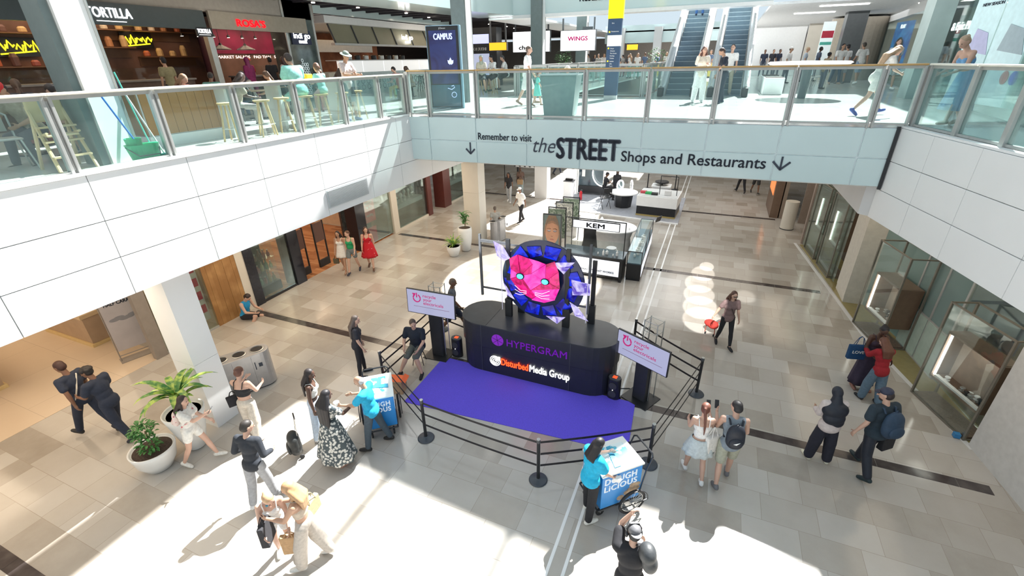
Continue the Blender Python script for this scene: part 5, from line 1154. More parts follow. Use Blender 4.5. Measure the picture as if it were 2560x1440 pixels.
for k, (x, y, r) in enumerate(((-11.2, 2.2, 20), (-11.6, 4.6, 160), (-12.2, 6.8, 10), (-12.0, 8.6, 180), (-12.6, 10.4, 40), (-13.1, 12.4, 200), (-13.4, 14.2, 90))):
    t = thing('cafe_table', 'dark square café table in the food terrace, ' + ('nearest the left edge', 'beside the dark column', 'behind the cabinet', 'behind the long table', 'below the red letters', 'behind the child in pink', 'nearest the mirrored pier')[k], 'table', (x, y, UZ), rad(r), 'café tables in the food terrace'); MB().bx(-.38, .38, -.38, .38, .73, .76).build('tabletop', mat('table_brown', (.25, .17, .11), .5), t); MB().cyl((0, 0, .02), (0, 0, .73), .03).build('pole', 'black', t); MB().cyl((0, 0, 0), (0, 0, .02), .24, n=20).build('base', 'black', t)
    cafe_chair('dark café chair at the terrace table ' + ('nearest the left edge', 'beside the dark column', 'behind the cabinet', 'behind the long table', 'below the red letters', 'behind the child in pink', 'nearest the mirrored pier')[k], x + .1, y + .75, rad(180 + r % 20), m='black', grp='dark café chairs in the food terrace')
# bucket and mops
t = thing('mop_bucket', 'green plastic mop bucket at the foot of the near white-faced column', 'bucket', (-8.70, 4.84, UZ), rad(80)); gp = mat('green_plastic_bright', (.03, .50, .22), .35)
MB().lathe([(.15, 0), (.17, .02), (.21, .26), (.22, .28), (.2, .27), (.15, .04)], n=20, sx=1.15, sy=.8).build('tub', gp, t); MB().lathe([(.08, .2), (.11, .38), (.12, .38), (.10, .22)], (-.1, 0, 0), n=16).build('wringer', gp, t)
MB().tube([(.24, 0, .25), (.15, -.2, .12), (-.15, -.2, .12), (-.24, 0, .25)], .008).build('handle', 'darkgrey', t)
t = thing('mop', 'blue-handled mop leaning from the green bucket towards the column', 'mop', (-8.74, 4.86, UZ + .1)); MB().tube([(0, 0, 0), (-.2, -.24, 1.0)], .014).build('pole', mat('mop_blue', (.02, .16, .60), .4), t); MB().ell((0, 0, .02), (.07, .07, .07)).build('mop_head', 'whitegrey', t)
t = thing('broom', 'white-handled broom leaning beside the blue mop', 'broom', (-8.70, 5.16, UZ + .02)); MB().tube([(0, 0, 0), (-.28, -.16, 1.08)], .013).build('pole', 'whitegrey', t); MB().bx(-.05, .05, -.1, .1, -.02, .06).build('brush', mat('broom_green', (.03, .35, .3), .6), t)
t = thing('parasol_tip', 'thin green pole leaning on the right of the white-faced column', 'pole', (-8.98, 5.16, UZ)); MB().tube([(0, 0, 0), (-.12, -.12, 1.35)], .012).build('pole', mat('pole_green', (.1, .5, .4), .4), t)
# blue advertising totem
t = thing('advertising_totem', 'dark blue advertising totem reading CAMPUS behind the bridge glass', 'totem', (-8.42, 14.38, UZ), rad(38 - 24))
MB().bx(-.56, .56, -.06, .06, 0, 2.42).build('cabinet', mat('totem_blue_grey', (.20, .33, .42), .3), t, bevel=.02)
MB().bx(-.53, .50, -.075, -.06, .04, 2.40).build('bezel', 'black', t)
MB().bx(-.46, .42, -.08, -.075, .75, 2.28).build('screen', holo('totem_screen', (.004, .012, .06), (.012, .035, .14), .9, 1.2), t)
MB().bx(-.50, .47, -.08, -.075, .06, .72).build('lower_panel', mat('totem_lower', (.05, .12, .18), .15), t)
lb = emit('totem_text', (.42, .47, .75), .9); text('lettering', 'CAMPUS', lb, t, (-.30, -.083, 2.03), .24, width=.60, bold=.04)
mb = MB()
for a, h in ((-40, .15), (0, .19), (40, .15)): mb.prism([(-.035, 0), (.035, 0), (.05, h * .5), (0, h), (-.05, h * .5)], -.002, .002, mtx=Matrix.Translation((.20, -.084, 1.33)) @ Matrix.Rotation(PI / 2, 4, 'X') @ Matrix.Rotation(rad(-a), 4, 'Z'))
mb.build('trefoil_emblem', lb, t); MB().bx(.08, .32, -.086, -.083, 1.355, 1.365).build('emblem_bar', mat('totem_line', (.01, .02, .08), .3), t)
text('lettering', 'JCDecaux', 'white_paint', t, (-.12, -.083, 2.32), .06, width=.22, bold=.02)
mb = MB(); mb.tube([(.25 + .08 * math.cos(a), -.083, .42 + .08 * math.sin(a)) for a in [2 * PI * q / 20 for q in range(20)]], .010, n=5, closed=True).tube([(.05, -.083, .62), (.18, -.083, .58), (.28, -.083, .64), (.25, -.083, .70), (.18, -.083, .68)], .012, n=5); mb.build('lower_emblem', lb, t)
# yellow and navy wayfinding totem
t = thing('wayfinding_totem', 'tall yellow, white and navy wayfinding totem standing on the bridge', 'sign', (-3.95, 18.9, UZ), rad(4))
MB().bx(-.24, .24, -.10, .10, 0, .14).build('plinth', 'whitegrey', t); nv = mat('totem_navy', (.03, .065, .13), .4)
MB().bx(-.24, .24, -.12, .12, .14, 1.79).build('navy_lower_panel', nv, t); MB().bx(-.24, .24, -.12, .12, 1.79, 2.14).build('white_panel', 'white_paint', t); MB().bx(-.24, .24, -.12, .12, 2.14, 2.66).build('navy_upper_panel', nv, t); MB().bx(-.26, .26, -.13, .13, 2.66, 4.4).build('yellow_panel', mat('totem_yellow', (.85, .70, .0), .4, emis=(.9, .75, 0), es=.35), t)
wy = emit('totem_label_yellow', (.9, .65, .02), .6); MB().bx(-.20, -.15, -.125, -.12, 2.22, 2.27).build('yellow_mark', wy, t); MB().bx(-.20, -.15, -.125, -.12, 1.70, 1.75).build('yellow_mark', wy, t); MB().bx(-.20, -.15, -.125, -.12, 1.28, 1.33).build('yellow_mark', wy, t)
for k, z in enumerate((2.50, 2.24, 1.70, 1.62, 1.54, 1.46, 1.38, 1.28, 1.20, 1.12)): text('lettering', ('Exit', 'Restaurants', 'Shops', 'Cinema', 'The Street', 'Parking', 'Toilets', 'Station', 'Lifts', 'Taxis')[k], 'white_paint', t, (-.11, -.125, z), .055, ext=.001)
# white reception box
t = thing('glass_lectern', 'grey translucent tapered booth with white top standing just behind the bridge glass', 'booth', (-4.12, 13.15, UZ), rad(2))
mb = MB(); mb._f([(-.40, -.26, 0), (.40, -.26, 0), (.40, .26, 0), (-.40, .26, 0), (-.50, -.32, 1.02), (.50, -.32, 1.02), (.50, .32, 1.02), (-.50, .32, 1.02)], [(0, 1, 2, 3), (4, 5, 6, 7), (0, 1, 5, 4), (1, 2, 6, 5), (2, 3, 7, 6), (3, 0, 4, 7)]); mb.build('body', mat('booth_grey', (.36, .45, .44), .3), t, bevel=.01)
MB().bx(-.54, .54, -.36, .36, 1.02, 1.05).build('top', 'white_paint', t)
# ---- escalators
struct('wall_level_two', MB().bx(-10.3, 1.3, 24.6, 25.2, 9.0, 12.5), 'teal')
struct('wall_level_two_left', MB().prism([(-11.8, 14.5), (-11.35, 19), (-11.0, 22), (-10.3, 24.6), (-10.3, 25.2), (-12.5, 25.2), (-14, 14.5)], 9.02, 12.5), 'teal')
struct('trim_51', MB().bx(-10.3, 1.3, 24.5, 25.3, 8.86, 9.0), 'white_paint')
o = thing('level_two_lettering', 'dark word Restaurants on the teal fascia at the top of the photo', 'sign', (-6.9, 24.58, 9.42)); text('lettering', 'Restaurants,', 'navy', o, (0, -.006, 0), .44, width=1.9, bold=.012)
struct('ceiling_level_one', MB().bx(1.3, 22, 25.3, 60, 8.9, 9.0).bx(-12, 1.3, 44, 60, 8.9, 9.0).bx(-12, -9.6, 25.3, 44, 8.9, 9.0), mat('ceiling_white', (.78, .79, .8), .6))
struct('ceiling_right', MB().prism([(5.6, 12), (6.5, 25.3), (22, 25.3), (22, -2), (8.2, -2)], 9.2, 9.4), 'white')
ESC_A = rad(27); ca, sa = math.cos(ESC_A), math.sin(ESC_A)
def escalator(label, xc, w=1.05, y0=20.9, n=58):
    t = thing('escalator', label, 'escalator', (xc, y0, UZ))
    steps = MB(); r, h = .40, .204
    for k in range(n): steps.bx(-w / 2 + .04, w / 2 - .04, .3 + k * r, .3 + (k + 1) * r + .02, -.3 + (k * h), max(.02, (k) * h))
    steps.build('steps', mat('escalator_step', (.13, .19, .24), .4), t)
    noses = MB()
    for k in range(1, n): noses.bx(-w / 2 + .05, w / 2 - .05, .29 + k * r, .31 + k * r, k * h - .02, k * h + .003)
    noses.build('step_edges', mat('step_edge', (.42, .5, .55), .3), t)
    L = n * r; H_ = n * h
    for s_ in (-1, 1):
        x0, x1 = s_ * (w / 2), s_ * (w / 2 + .22)
        mb = MB(); P_ = [(.0, 0), (.0, .35), (.5, .38), (L, H_ + .45), (L, H_ - .8), (1.2, -.3), (1.0, 0)]
        mb.prism(P_, min(x0, x1), max(x0, x1), mtx=Matrix(((0, 0, 1, 0), (1, 0, 0, 0), (0, 1, 0, 0), (0, 0, 0, 1)))); mb.build('side_skirt', 'white_paint', t)
        x = s_ * (w / 2 + .08); MB().prism([(-.25, .1), (-.3, .6), (0, .95), (.5, .98), (L, H_ + 1.0), (L, H_ + .45), (.5, .38), (0, .35)], x - .01, x + .01, mtx=Matrix(((0, 0, 1, 0), (1, 0, 0, 0), (0, 1, 0, 0), (0, 0, 0, 1)))).build('side_panel', mat('escalator_white', (.78, .80, .81), .3), t)
        MB().tube([(x, .3, .15), (x, -.1, .2), (x, -.32, .4), (x, -.33, .7), (x, -.1, .95), (x, .4, 1.0), (x, L, H_ + 1.03)], .045, n=8).build('handrail', 'white_paint' if False else mat('handrail_pale', (.62, .63, .63), .4), t)
        MB().bx(x - .1, x + .1, -.45, 0.0, 0, .32).build('newel_base', 'black', t, bevel=.02)
    return t
escalator('left escalator with grey steps and white sides, one person near its top', -1.72); escalator('right escalator with grey steps and white sides', .12)
# round white desk
t = thing('round_canopy_table', 'large round white table top on a dark post behind the bridge, right of the escalators', 'table', (2.55, 20.2, UZ)); MB().lathe([(.2, 1.0), (1.2, 1.08), (1.28, 1.14), (1.2, 1.18), (.2, 1.2)], n=48).build('tabletop', mat('bright_white', (.92, .92, .92), .3), t); MB().cyl((0, 0, 0), (0, 0, 1.02), .13, .16, n=20).build('post', mat('dark_post', (.10, .13, .14), .4), t)
for k in range(2):
    t = thing('planter_box', 'white boxed planter beside the right escalator, ' + ('nearer one', 'farther one')[k], 'planter', (1.75, 22.6 + 2 * k, UZ)); MB().bx(-.35, .35, -.6, .6, 0, .6).build('box', 'white_paint', t, bevel=.02); MB().bx(-.3, .3, -.55, .55, .6, .62).build('soil', M['soil'], t)
# potted tree behind totem
def tree(label, x, y):
    t = thing('potted_tree', label, 'plant', (x, y, UZ)); MB().lathe([(.3, 0), (.35, .5), (.3, .5)], n=20).build('pot', 'whitegrey', t); MB().tube([(0, 0, .4), (.03, 0, 1.2)], .03).build('stem', mat('stem', (0, 0, 0)), t); mb = MB(); rn = random.Random(int(x * 3))
    for k in range(160):
        v = Vector((rn.gauss(0, 1), rn.gauss(0, 1), rn.gauss(0, 1))).normalized() * .55 * rn.uniform(.4, 1); leafmesh(mb, Vector((0, 0, 1.4)) + v, (v.x, v.y, 0), .16, .07, 1.0, 3, rn.uniform(0, .8))
    mb.build('foliage', M['leaf2'], t)
tree('leafy green plant beyond the left escalator', -3.6, 29.0); tree('leafy green plant left of the wayfinding totem', -9.6, 31.0)
# ---- bright signs and shops in the background
def bright_sign(label, x0, x1, y, z0, z1, col, s_, txt=None, tm='black', tw=None, tz=.3):
    t = thing('shop_sign', label, 'sign', ((x0 + x1) / 2, y, 0)); w = (x1 - x0) / 2
    MB().bx(-w, w, 0, .15, z0, z1).build('light_box', mat('lightbox_%s' % label[:12].replace(' ', '_'), col, .4, emis=col, es=s_, var=0), t); MB().bx(-w - .03, w + .03, .02, .2, z0 - .03, z1 + .03).build('surround', 'darkgrey', t)
    if txt: text('lettering', txt, tm, t, (-(tw or w) / 2, -.01, z0 + (z1 - z0) * tz), (z1 - z0) * .3, width=tw or w, bold=.05)
    for s2 in (-1, 1): MB().bx(s2 * w * .9 - .04, s2 * w * .9 + .04, .05, .13, z1, 9.15).build('hanger', 'darkgrey', t)
    return t
bright_sign('white lit food-hall sign with dark wording left of the white-faced far column', -12.6, -10.2, 30, 7.45, 8.55, (1, 1, 1), 1.0, 'chopstix', 'black', 1.6, .12)
bright_sign('white lit food-hall sign with red wording right of the white-faced far column', -9.5, -7.4, 30, 7.45, 8.5, (1, .97, .97), .95, 'WINGS', M['pink'], 1.2, .5)
bright_sign('small orange lit sign beside the blue totem', -13.3, -12.2, 28, 7.55, 7.95, (1, .42, .02), .9); bright_sign('orange lit departure sign far behind the bridge', -8.1, -7.2, 44, 7.6, 8.0, (1, .45, .02), .9)
bright_sign('orange lit sign near the far grey column', -12.0, -11.3, 44, 7.5, 7.9, (1, .45, .02), .8)
t = thing('drinks_kiosk', 'dark kiosk tower with lilac screens and white lettering in the food hall', 'kiosk', (-14.3, 29, UZ)); MB().bx(-1.2, 1.2, -.4, .4, 0, 3.2).build('body', 'black', t); MB().bx(-.7, .7, -.42, -.40, 2.35, 2.85).build('upper_screen', emit('lilac_screen', (.45, .48, .8), .8), t); MB().bx(-.7, .7, -.42, -.40, .6, 1.8).build('lower_screen', emit('grey_screen', (.30, .33, .45), .8), t); text('lettering', 'YO! SUSHI', 'white_paint', t, (-.5, -.42, 1.98), .22, width=1.0, bold=.05)
for z in (1.2, 1.7, 2.2): MB().bx(-1.15, -.8, -.43, -.40, z, z + .35).build('lit_panel', 'led', t)
far = mat('far_shop_grey', (.30, .32, .33), .6); struct('wall_far_upper', MB().bx(-34, 22, 58, 58.3, 5.6, 9.0), mat('far_wall_beige', (.42, .40, .38), .7))
struct('wall_level_two_far', MB().bx(-10, -1, 44, 44.3, 8.1, 9.4), 'teal')
for k, x in enumerate((-11.6, -8.6, -5.6, -2.8)): struct('column_far_%d' % k, MB().bx(x - .3, x + .3, 43.4, 44, 5.6, 9.2), 'whitegrey')
lamp('far_hall_light', 'AREA', (2, 40, 8.8), 500, (1, 1, 1), 12, 20, rot=(0, 0, 0)); lamp('far_hall_light', 'AREA', (-6, 48, 8.6), 200, (1, .95, .9), 8, 8, rot=(0, 0, 0))
for k, (x, y, l) in enumerate(((4.2, 27, 'nearest'), (3.6, 31, 'middle'), (8.0, 28, 'right'))):
    o = MB().bx(-.9, .9, -.12, .12, 0, .03).build('ceiling_light', 'led'); o.location = (x, y, 8.86); tag(o, 'long white ceiling light over the right concourse, %s one' % l, 'light', 'ceiling lights over the right concourse')
t = thing('hanging_speaker', 'dark flat panel hanging from the ceiling beside the far white-faced column', 'panel', (-8.0, 30.5, 8.3), rad(20)); MB().bx(-.3, .3, -.08, .08, -.7, .4).build('body', 'darkgrey', t); MB().bx(-.02, .02, -.02, .02, .4, .62).build('hanger', 'black', t)
struct('wall_bright_right', MB().bx(1.2, 4.8, 43, 43.3, 5.6, 8.9), 'white_paint'); struct('wall_bright_beige', MB().bx(4.8, 6.6, 42, 42.3, 5.6, 8.9), 'cream')
# ---- right-hand shops
def sf(y): return 6.3 + .1 * (y - 20)
L, an = seg((sf(38), 38), (sf(9), 9))
pane('window_51', sf(9), 9, sf(22), 22, 5.65, 8.5); pane('window_52', sf(22), 22, sf(38), 38, 5.65, 8.5)
struct('wall_right_bulkhead', MB().prism([(sf(9), 9), (sf(38), 38), (sf(38) + .3, 38), (sf(9) + .3, 9)], 8.5, 9.2), 'white')
struct('wall_right_store', MB().bx(11.5, 11.7, 5, 40, 5.6, 9.2), mat('store_dark', (.05, .06, .06), .5, var=.4))
struct('floor_store', MB().prism([(sf(9) + .05, 9), (sf(38) + .05, 38), (11.5, 38), (11.5, 9)], 5.6, 5.606), mat('store_floor', (.22, .25, .25), .25))
lamp('store_light', 'AREA', (9, 20, 9.0), 110, (1, 1, 1), 3, 14, rot=(0, 0, 0))
struct('column_right_store', MB().bx(5.6, 6.15, 20.4, 21.3, 5.6, 9.2), mat('column_sea_green', (.34, .43, .42), .4, var=.12, nscale=1.5)); struct('column_right_dark', MB().bx(5.2, 6.1, 31.6, 32.4, 5.6, 9.0), mat('column_charcoal', (.11, .12, .125), .4))
YL = (PI / 2, 0, -PI / 2)
t = thing('store_sign', 'white lit Epic Play lettering in the right-hand store window', 'sign', (sf(20.2) + .2, 21.6, UZ)); MB().bx(.05, .08, -3.0, .3, 1.5, 2.6).build('dark_panel', 'black', t); text('lettering', '& Epic Play.', wht, t, (0, -.15, 2.0), .32, rot=YL, width=1.75, bold=.03)
t = thing('game_poster', 'bright blue game poster standing in the right-hand store', 'poster', (sf(32) + .45, 32.5, UZ), rad(6)); MB().bx(-.03, .03, -1.0, 1.0, .6, 2.8).build('panel', holo('poster_blue', (.0, .08, .45), (.02, .35, .85), .9, 1.5), t); MB().ell((-.04, 0, 1.6), (.01, .55, .5)).build('figure_print', mat('poster_figure', (.02, .04, .09), .5), t); text('lettering', 'marvel'[:0] + 'PLAY', wht, t, (-.04, .4, 2.5), .25, rot=YL, bold=.02)
for k, (y, l) in enumerate(((17.1, 'nearer the Epic Play lettering'), (14.75, 'at the top right corner'))):
    t = thing('product_poster', 'tall pale blue product poster in the right-hand store, ' + l, 'poster', (sf(y) - .06, y, UZ), rad(6))
    MB().bx(-.03, .03, -.95 + .25, .95 - .1, .25, 2.75).build('panel', mat('poster_ice', (.55, .74, .78), .35), t); text('lettering', ('NEW SEASON', 'NEW DEVICES')[k], 'navy', t, (-.035, .55, 2.42), .10, rot=YL, width=.9, bold=.03)
    MB().prism([(-.45, 0), (.5, .1), (.35, .62), (-.2, .5)], -.002, .002, mtx=Matrix.Translation((-.036, 0, 1.35)) @ Matrix.Rotation(PI / 2, 4, 'X').to_4x4() @ Matrix.Rotation(PI / 2, 4, 'Y').to_4x4() if False else Matrix(((0, 0, 1, -.036), (1, 0, 0, .05), (0, 1, 0, 1.3), (0, 0, 0, 1)))).build('product_print', mat('print_lilac_%d' % k, ((.42, .42, .62), (.30, .38, .42))[k], .5), t)
    for q, c in enumerate(((.45, .15, .15), (.12, .12, .6))): MB().cyl((-.034, -.12 - .32 * q, .85), (-.038, -.12 - .32 * q, .85), .14, n=24).build('dot_print', mat('dot_%d' % q, c, .5), t)
t = thing('store_table', 'dark display table inside the right-hand store', 'table', (9.0, 24, UZ)); MB().bx(-.6, .6, -1.5, 1.5, .85, .92).build('tabletop', 'black', t); MB().bx(-.5, .5, -1.3, 1.3, 0, .85).build('body', 'darkgrey', t)
t = thing('flower_poster', 'narrow lit poster with red, white and green bands on the curved brown shop corner', 'poster', (4.85, 34.0, UZ)); MB().bx(-.3, .3, -.05, .05, .3, 3.0).build('panel', mat('poster_pale2', (.7, .78, .78), .4, emis=(.8, .9, .9), es=.3), t); MB().bx(-.28, .28, -.055, -.05, 2.2, 2.55).build('red_band', mat('poster_red', (0, 0, 0)), t); MB().bx(-.28, .28, -.055, -.05, 1.85, 2.0).build('green_band', mat('pole_green', (0, 0, 0)), t)
MB().cyl((6.6, 36, 5.6), (6.6, 36, 8.8), 1.4, n=32).build('wall_curved_shop', mat('curved_brown', (.40, .35, .28), .35))['kind'] = 'structure'
for k, (x, y) in enumerate(((4.6, 26.5), (4.9, 27.6))): cafe_chair('grey metal chair on the right concourse behind the white-shirted men, ' + ('nearer', 'farther'), x - .8, y, rad(90 * k), m=M['steel']) if False else cafe_chair('grey metal chair on the right concourse by the curved shop, ' + ('nearer one', 'farther one')[k], x - .8, y, rad(90 * k), m=M['steel'])

# ------------------------------------------------------------------ unseen sun blockers: opaque panels added overhead to shade parts of the hall
RZ = 17.0; sh = -SUN_D * (RZ / 1.0)
def sun_blocker(name, pts, z=0.0):
    """unseen blocker panel whose sun shadow falls on the given outline at height z"""
    k = RZ - z; mb = MB(); mb.prism([(p[0] - SUN_D.x * k, p[1] - SUN_D.y * k) for p in pts], RZ, RZ + .15)
    return struct(name, mb, 'white')
sun_blocker('sun_block_panel', [(-9.12, 4.9), (-8.0, 4.9), (-7.9, 5.9), (-6.1, 5.9), (-5.5, 4.85), (-1.25, 4.55), (-.4, 5.95), (.45, 5.95), (.75, 5.6), (1.15, 6.0), (2.8, 5.75), (5.0, 4.6), (12, 3), (12, 8.6), (-9.12, 8.6)])
sun_blocker('sun_block_panel_left', [(-9.03, -30), (-8.15, -30), (-8.02, 4.9), (-9.03, 4.9)])
sun_blocker('sun_block_panel_right', [(3.6, -30), (40, -30), (40, 26), (3.6, 20), (3.4, 10), (3.4, 6)])
for k, (x, y0, y1) in enumerate(((-4.7, 1.6, 4.85), (-2.1, 3.2, 4.85))): sun_blocker('sun_block_bar_%d' % k, [(x - .06, y0), (x + .06, y0), (x + .06, y1), (x - .06, y1)])
sun_blocker('sun_block_panel_terrace', [(-13.2, -12), (-10.75, -12), (-10.75, 3.6), (-13.2, 3.6)])

# ================================================================== people
SKIN = {'pale': (.58, .36, .27), 'tan': (.46, .27, .18), 'brown': (.20, .10, .06), 'dark': (.09, .045, .03)}
def skin(k): return mat('skin_' + k, SKIN[k], .5, var=.05, nscale=5)
def cloth(c, r=.85): return mat('cloth_%02x%02x%02x' % tuple(int(x * 255) for x in c), c, r, var=.12, nscale=22, bump=.15)
def rx(a): return Matrix.Rotation(rad(a), 3, 'X')
def ry(a): return Matrix.Rotation(rad(a), 3, 'Y')
def rzm(a): return Matrix.Rotation(rad(a), 3, 'Z')
def cap(p, q, r0, r1): return ('c', Vector(p), Vector(q), r0, r1)
def el(c, r, m=None): return ('e', Vector(c), r, m)
import numpy as np
_TPL = {}
def _sphere(u, v):
    if (u, v) not in _TPL:
        vs = [(0, 0, 1)] + [(math.sin(PI * i / v) * math.cos(2 * PI * j / u), math.sin(PI * i / v) * math.sin(2 * PI * j / u), math.cos(PI * i / v)) for i in range(1, v) for j in range(u)] + [(0, 0, -1)]
        n = len(vs); fs = [(0, 1 + j, 1 + (j + 1) % u) for j in range(u)]
        for i in range(v - 2):
            for j in range(u): a = 1 + i * u + j; b = 1 + i * u + (j + 1) % u; fs.append((a, a + u, b + u)); fs.append((a, b + u, b))
        fs += [(n - 1, n - 1 - u + (j + 1) % u, n - 1 - u + j) for j in range(u)]
        _TPL[(u, v)] = (np.array(vs), np.array(fs))
    return _TPL[(u, v)]
def blob(name, prims, m, parent, vox, smooth=4, g=0.0):
    V = []; F = []; n = 0
    def add(v, f):
        nonlocal n
        V.append(v); F.append(f + n); n += len(v)
    S, SF = _sphere(12, 8); E_, EF = _sphere(18, 12)
    for p in prims:
        if p[0] == 'c':
            a, b, r0, r1 = p[1:]; r0 += g; r1 += g
            add(S * r0 + np.array(a), SF); add(S * r1 + np.array(b), SF)
            d = b - a
            if d.length > 1e-4:
                d.normalize(); u = d.orthogonal().normalized(); w = d.cross(u); t = np.arange(12) * 2 * PI / 12
                ring = np.outer(np.cos(t), np.array(u)) + np.outer(np.sin(t), np.array(w))
                A = np.array(a) + ring * r0; B = np.array(b) + ring * r1; f = []
                for i in range(12): j = (i + 1) % 12; f += [(i, j, 12 + j), (i, 12 + j, 12 + i)]
                f += [(0, i + 1, i) for i in range(1, 11)] + [(12, 12 + i, 13 + i) for i in range(1, 11)]
                add(np.vstack([A, B]), np.array(f))
        else:
            r = np.array(p[2]) + g; e = E_ * r
            if p[3] is not None: e = e @ np.array(p[3]).T
            add(e + np.array(Vector(p[1])), EF)
    V = np.vstack(V); F = np.vstack(F); me = bpy.data.meshes.new(name)
    me.vertices.add(len(V)); me.vertices.foreach_set('co', V.ravel().astype(np.float32))
    me.loops.add(len(F) * 3); me.loops.foreach_set('vertex_index', F.ravel().astype(np.int32))
    me.polygons.add(len(F)); me.polygons.foreach_set('loop_start', np.arange(0, len(F) * 3, 3, dtype=np.int32))
    me.update(calc_edges=True); me.materials.append(m)
    o = bpy.data.objects.new(name, me); COL.objects.link(o); o.parent = parent
    md = o.modifiers.new('join', 'REMESH'); md.mode = 'VOXEL'; md.voxel_size = vox; md.use_smooth_shade = True
    if smooth: s = o.modifiers.new('soft', 'SMOOTH'); s.factor = .5; s.iterations = smooth
    return o
def skirt(name, parent, top, z0, L, r0, r1, m, folds=9, amp=.05, sy=.78, tilt=0.0, off=(0, 0)):
    mb = MB(); K = 8; prof = []
    n = 44; rings = []
    for k in range(K + 1):
        f = k / K; r = r0 + (r1 - r0) * (f ** .8); rg = []
        for j in range(n):
            t = 2 * PI * j / n; w = 1 + amp * f * math.sin(folds * t + 1.3 * f)
            rg.append(mb.bm.verts.new((top[0] + off[0] * f + r * w * math.cos(t), top[1] + off[1] * f + r * w * sy * math.sin(t), z0 - L * f)))
        rings.append(rg)
    for i in range(K):
        for j in range(n): q = (j + 1) % n; mb.bm.faces.new((rings[i][j], rings[i][q], rings[i + 1][q], rings[i + 1][j]))
    o = mb.build(name, m, parent, smooth=True); s = o.modifiers.new('solid', 'SOLIDIFY'); s.thickness = .01; s.offset = 1
    return o
STAND = dict(lean=2, L=(3, 2, 3, 0), R=(-3, 2, 3, 0), aL=(4, 7, 12, 5), aR=(4, 7, 12, 5), head=(0, 5))
def walk(a=24, lean=4, arms=18, head=(0, 5)): return dict(lean=lean, L=(a, 6, 2, 0), R=(-a * .6, a * .8, 2, 0), aL=(-arms, 7, 14, 5), aR=(arms, 7, 22, 5), head=head)
def walkr(a=24, lean=4, arms=18, head=(0, 5)): p = walk(a, lean, arms, head); p['L'], p['R'] = p['R'], p['L']; p['aL'], p['aR'] = p['aR'], p['aL']; return p
SIT = dict(lean=12, L=(82, 82, 8, 0), R=(82, 82, 8, 0), aL=(35, 8, 60, 20), aR=(35, 8, 60, 20), head=(0, 12))
class Person: pass
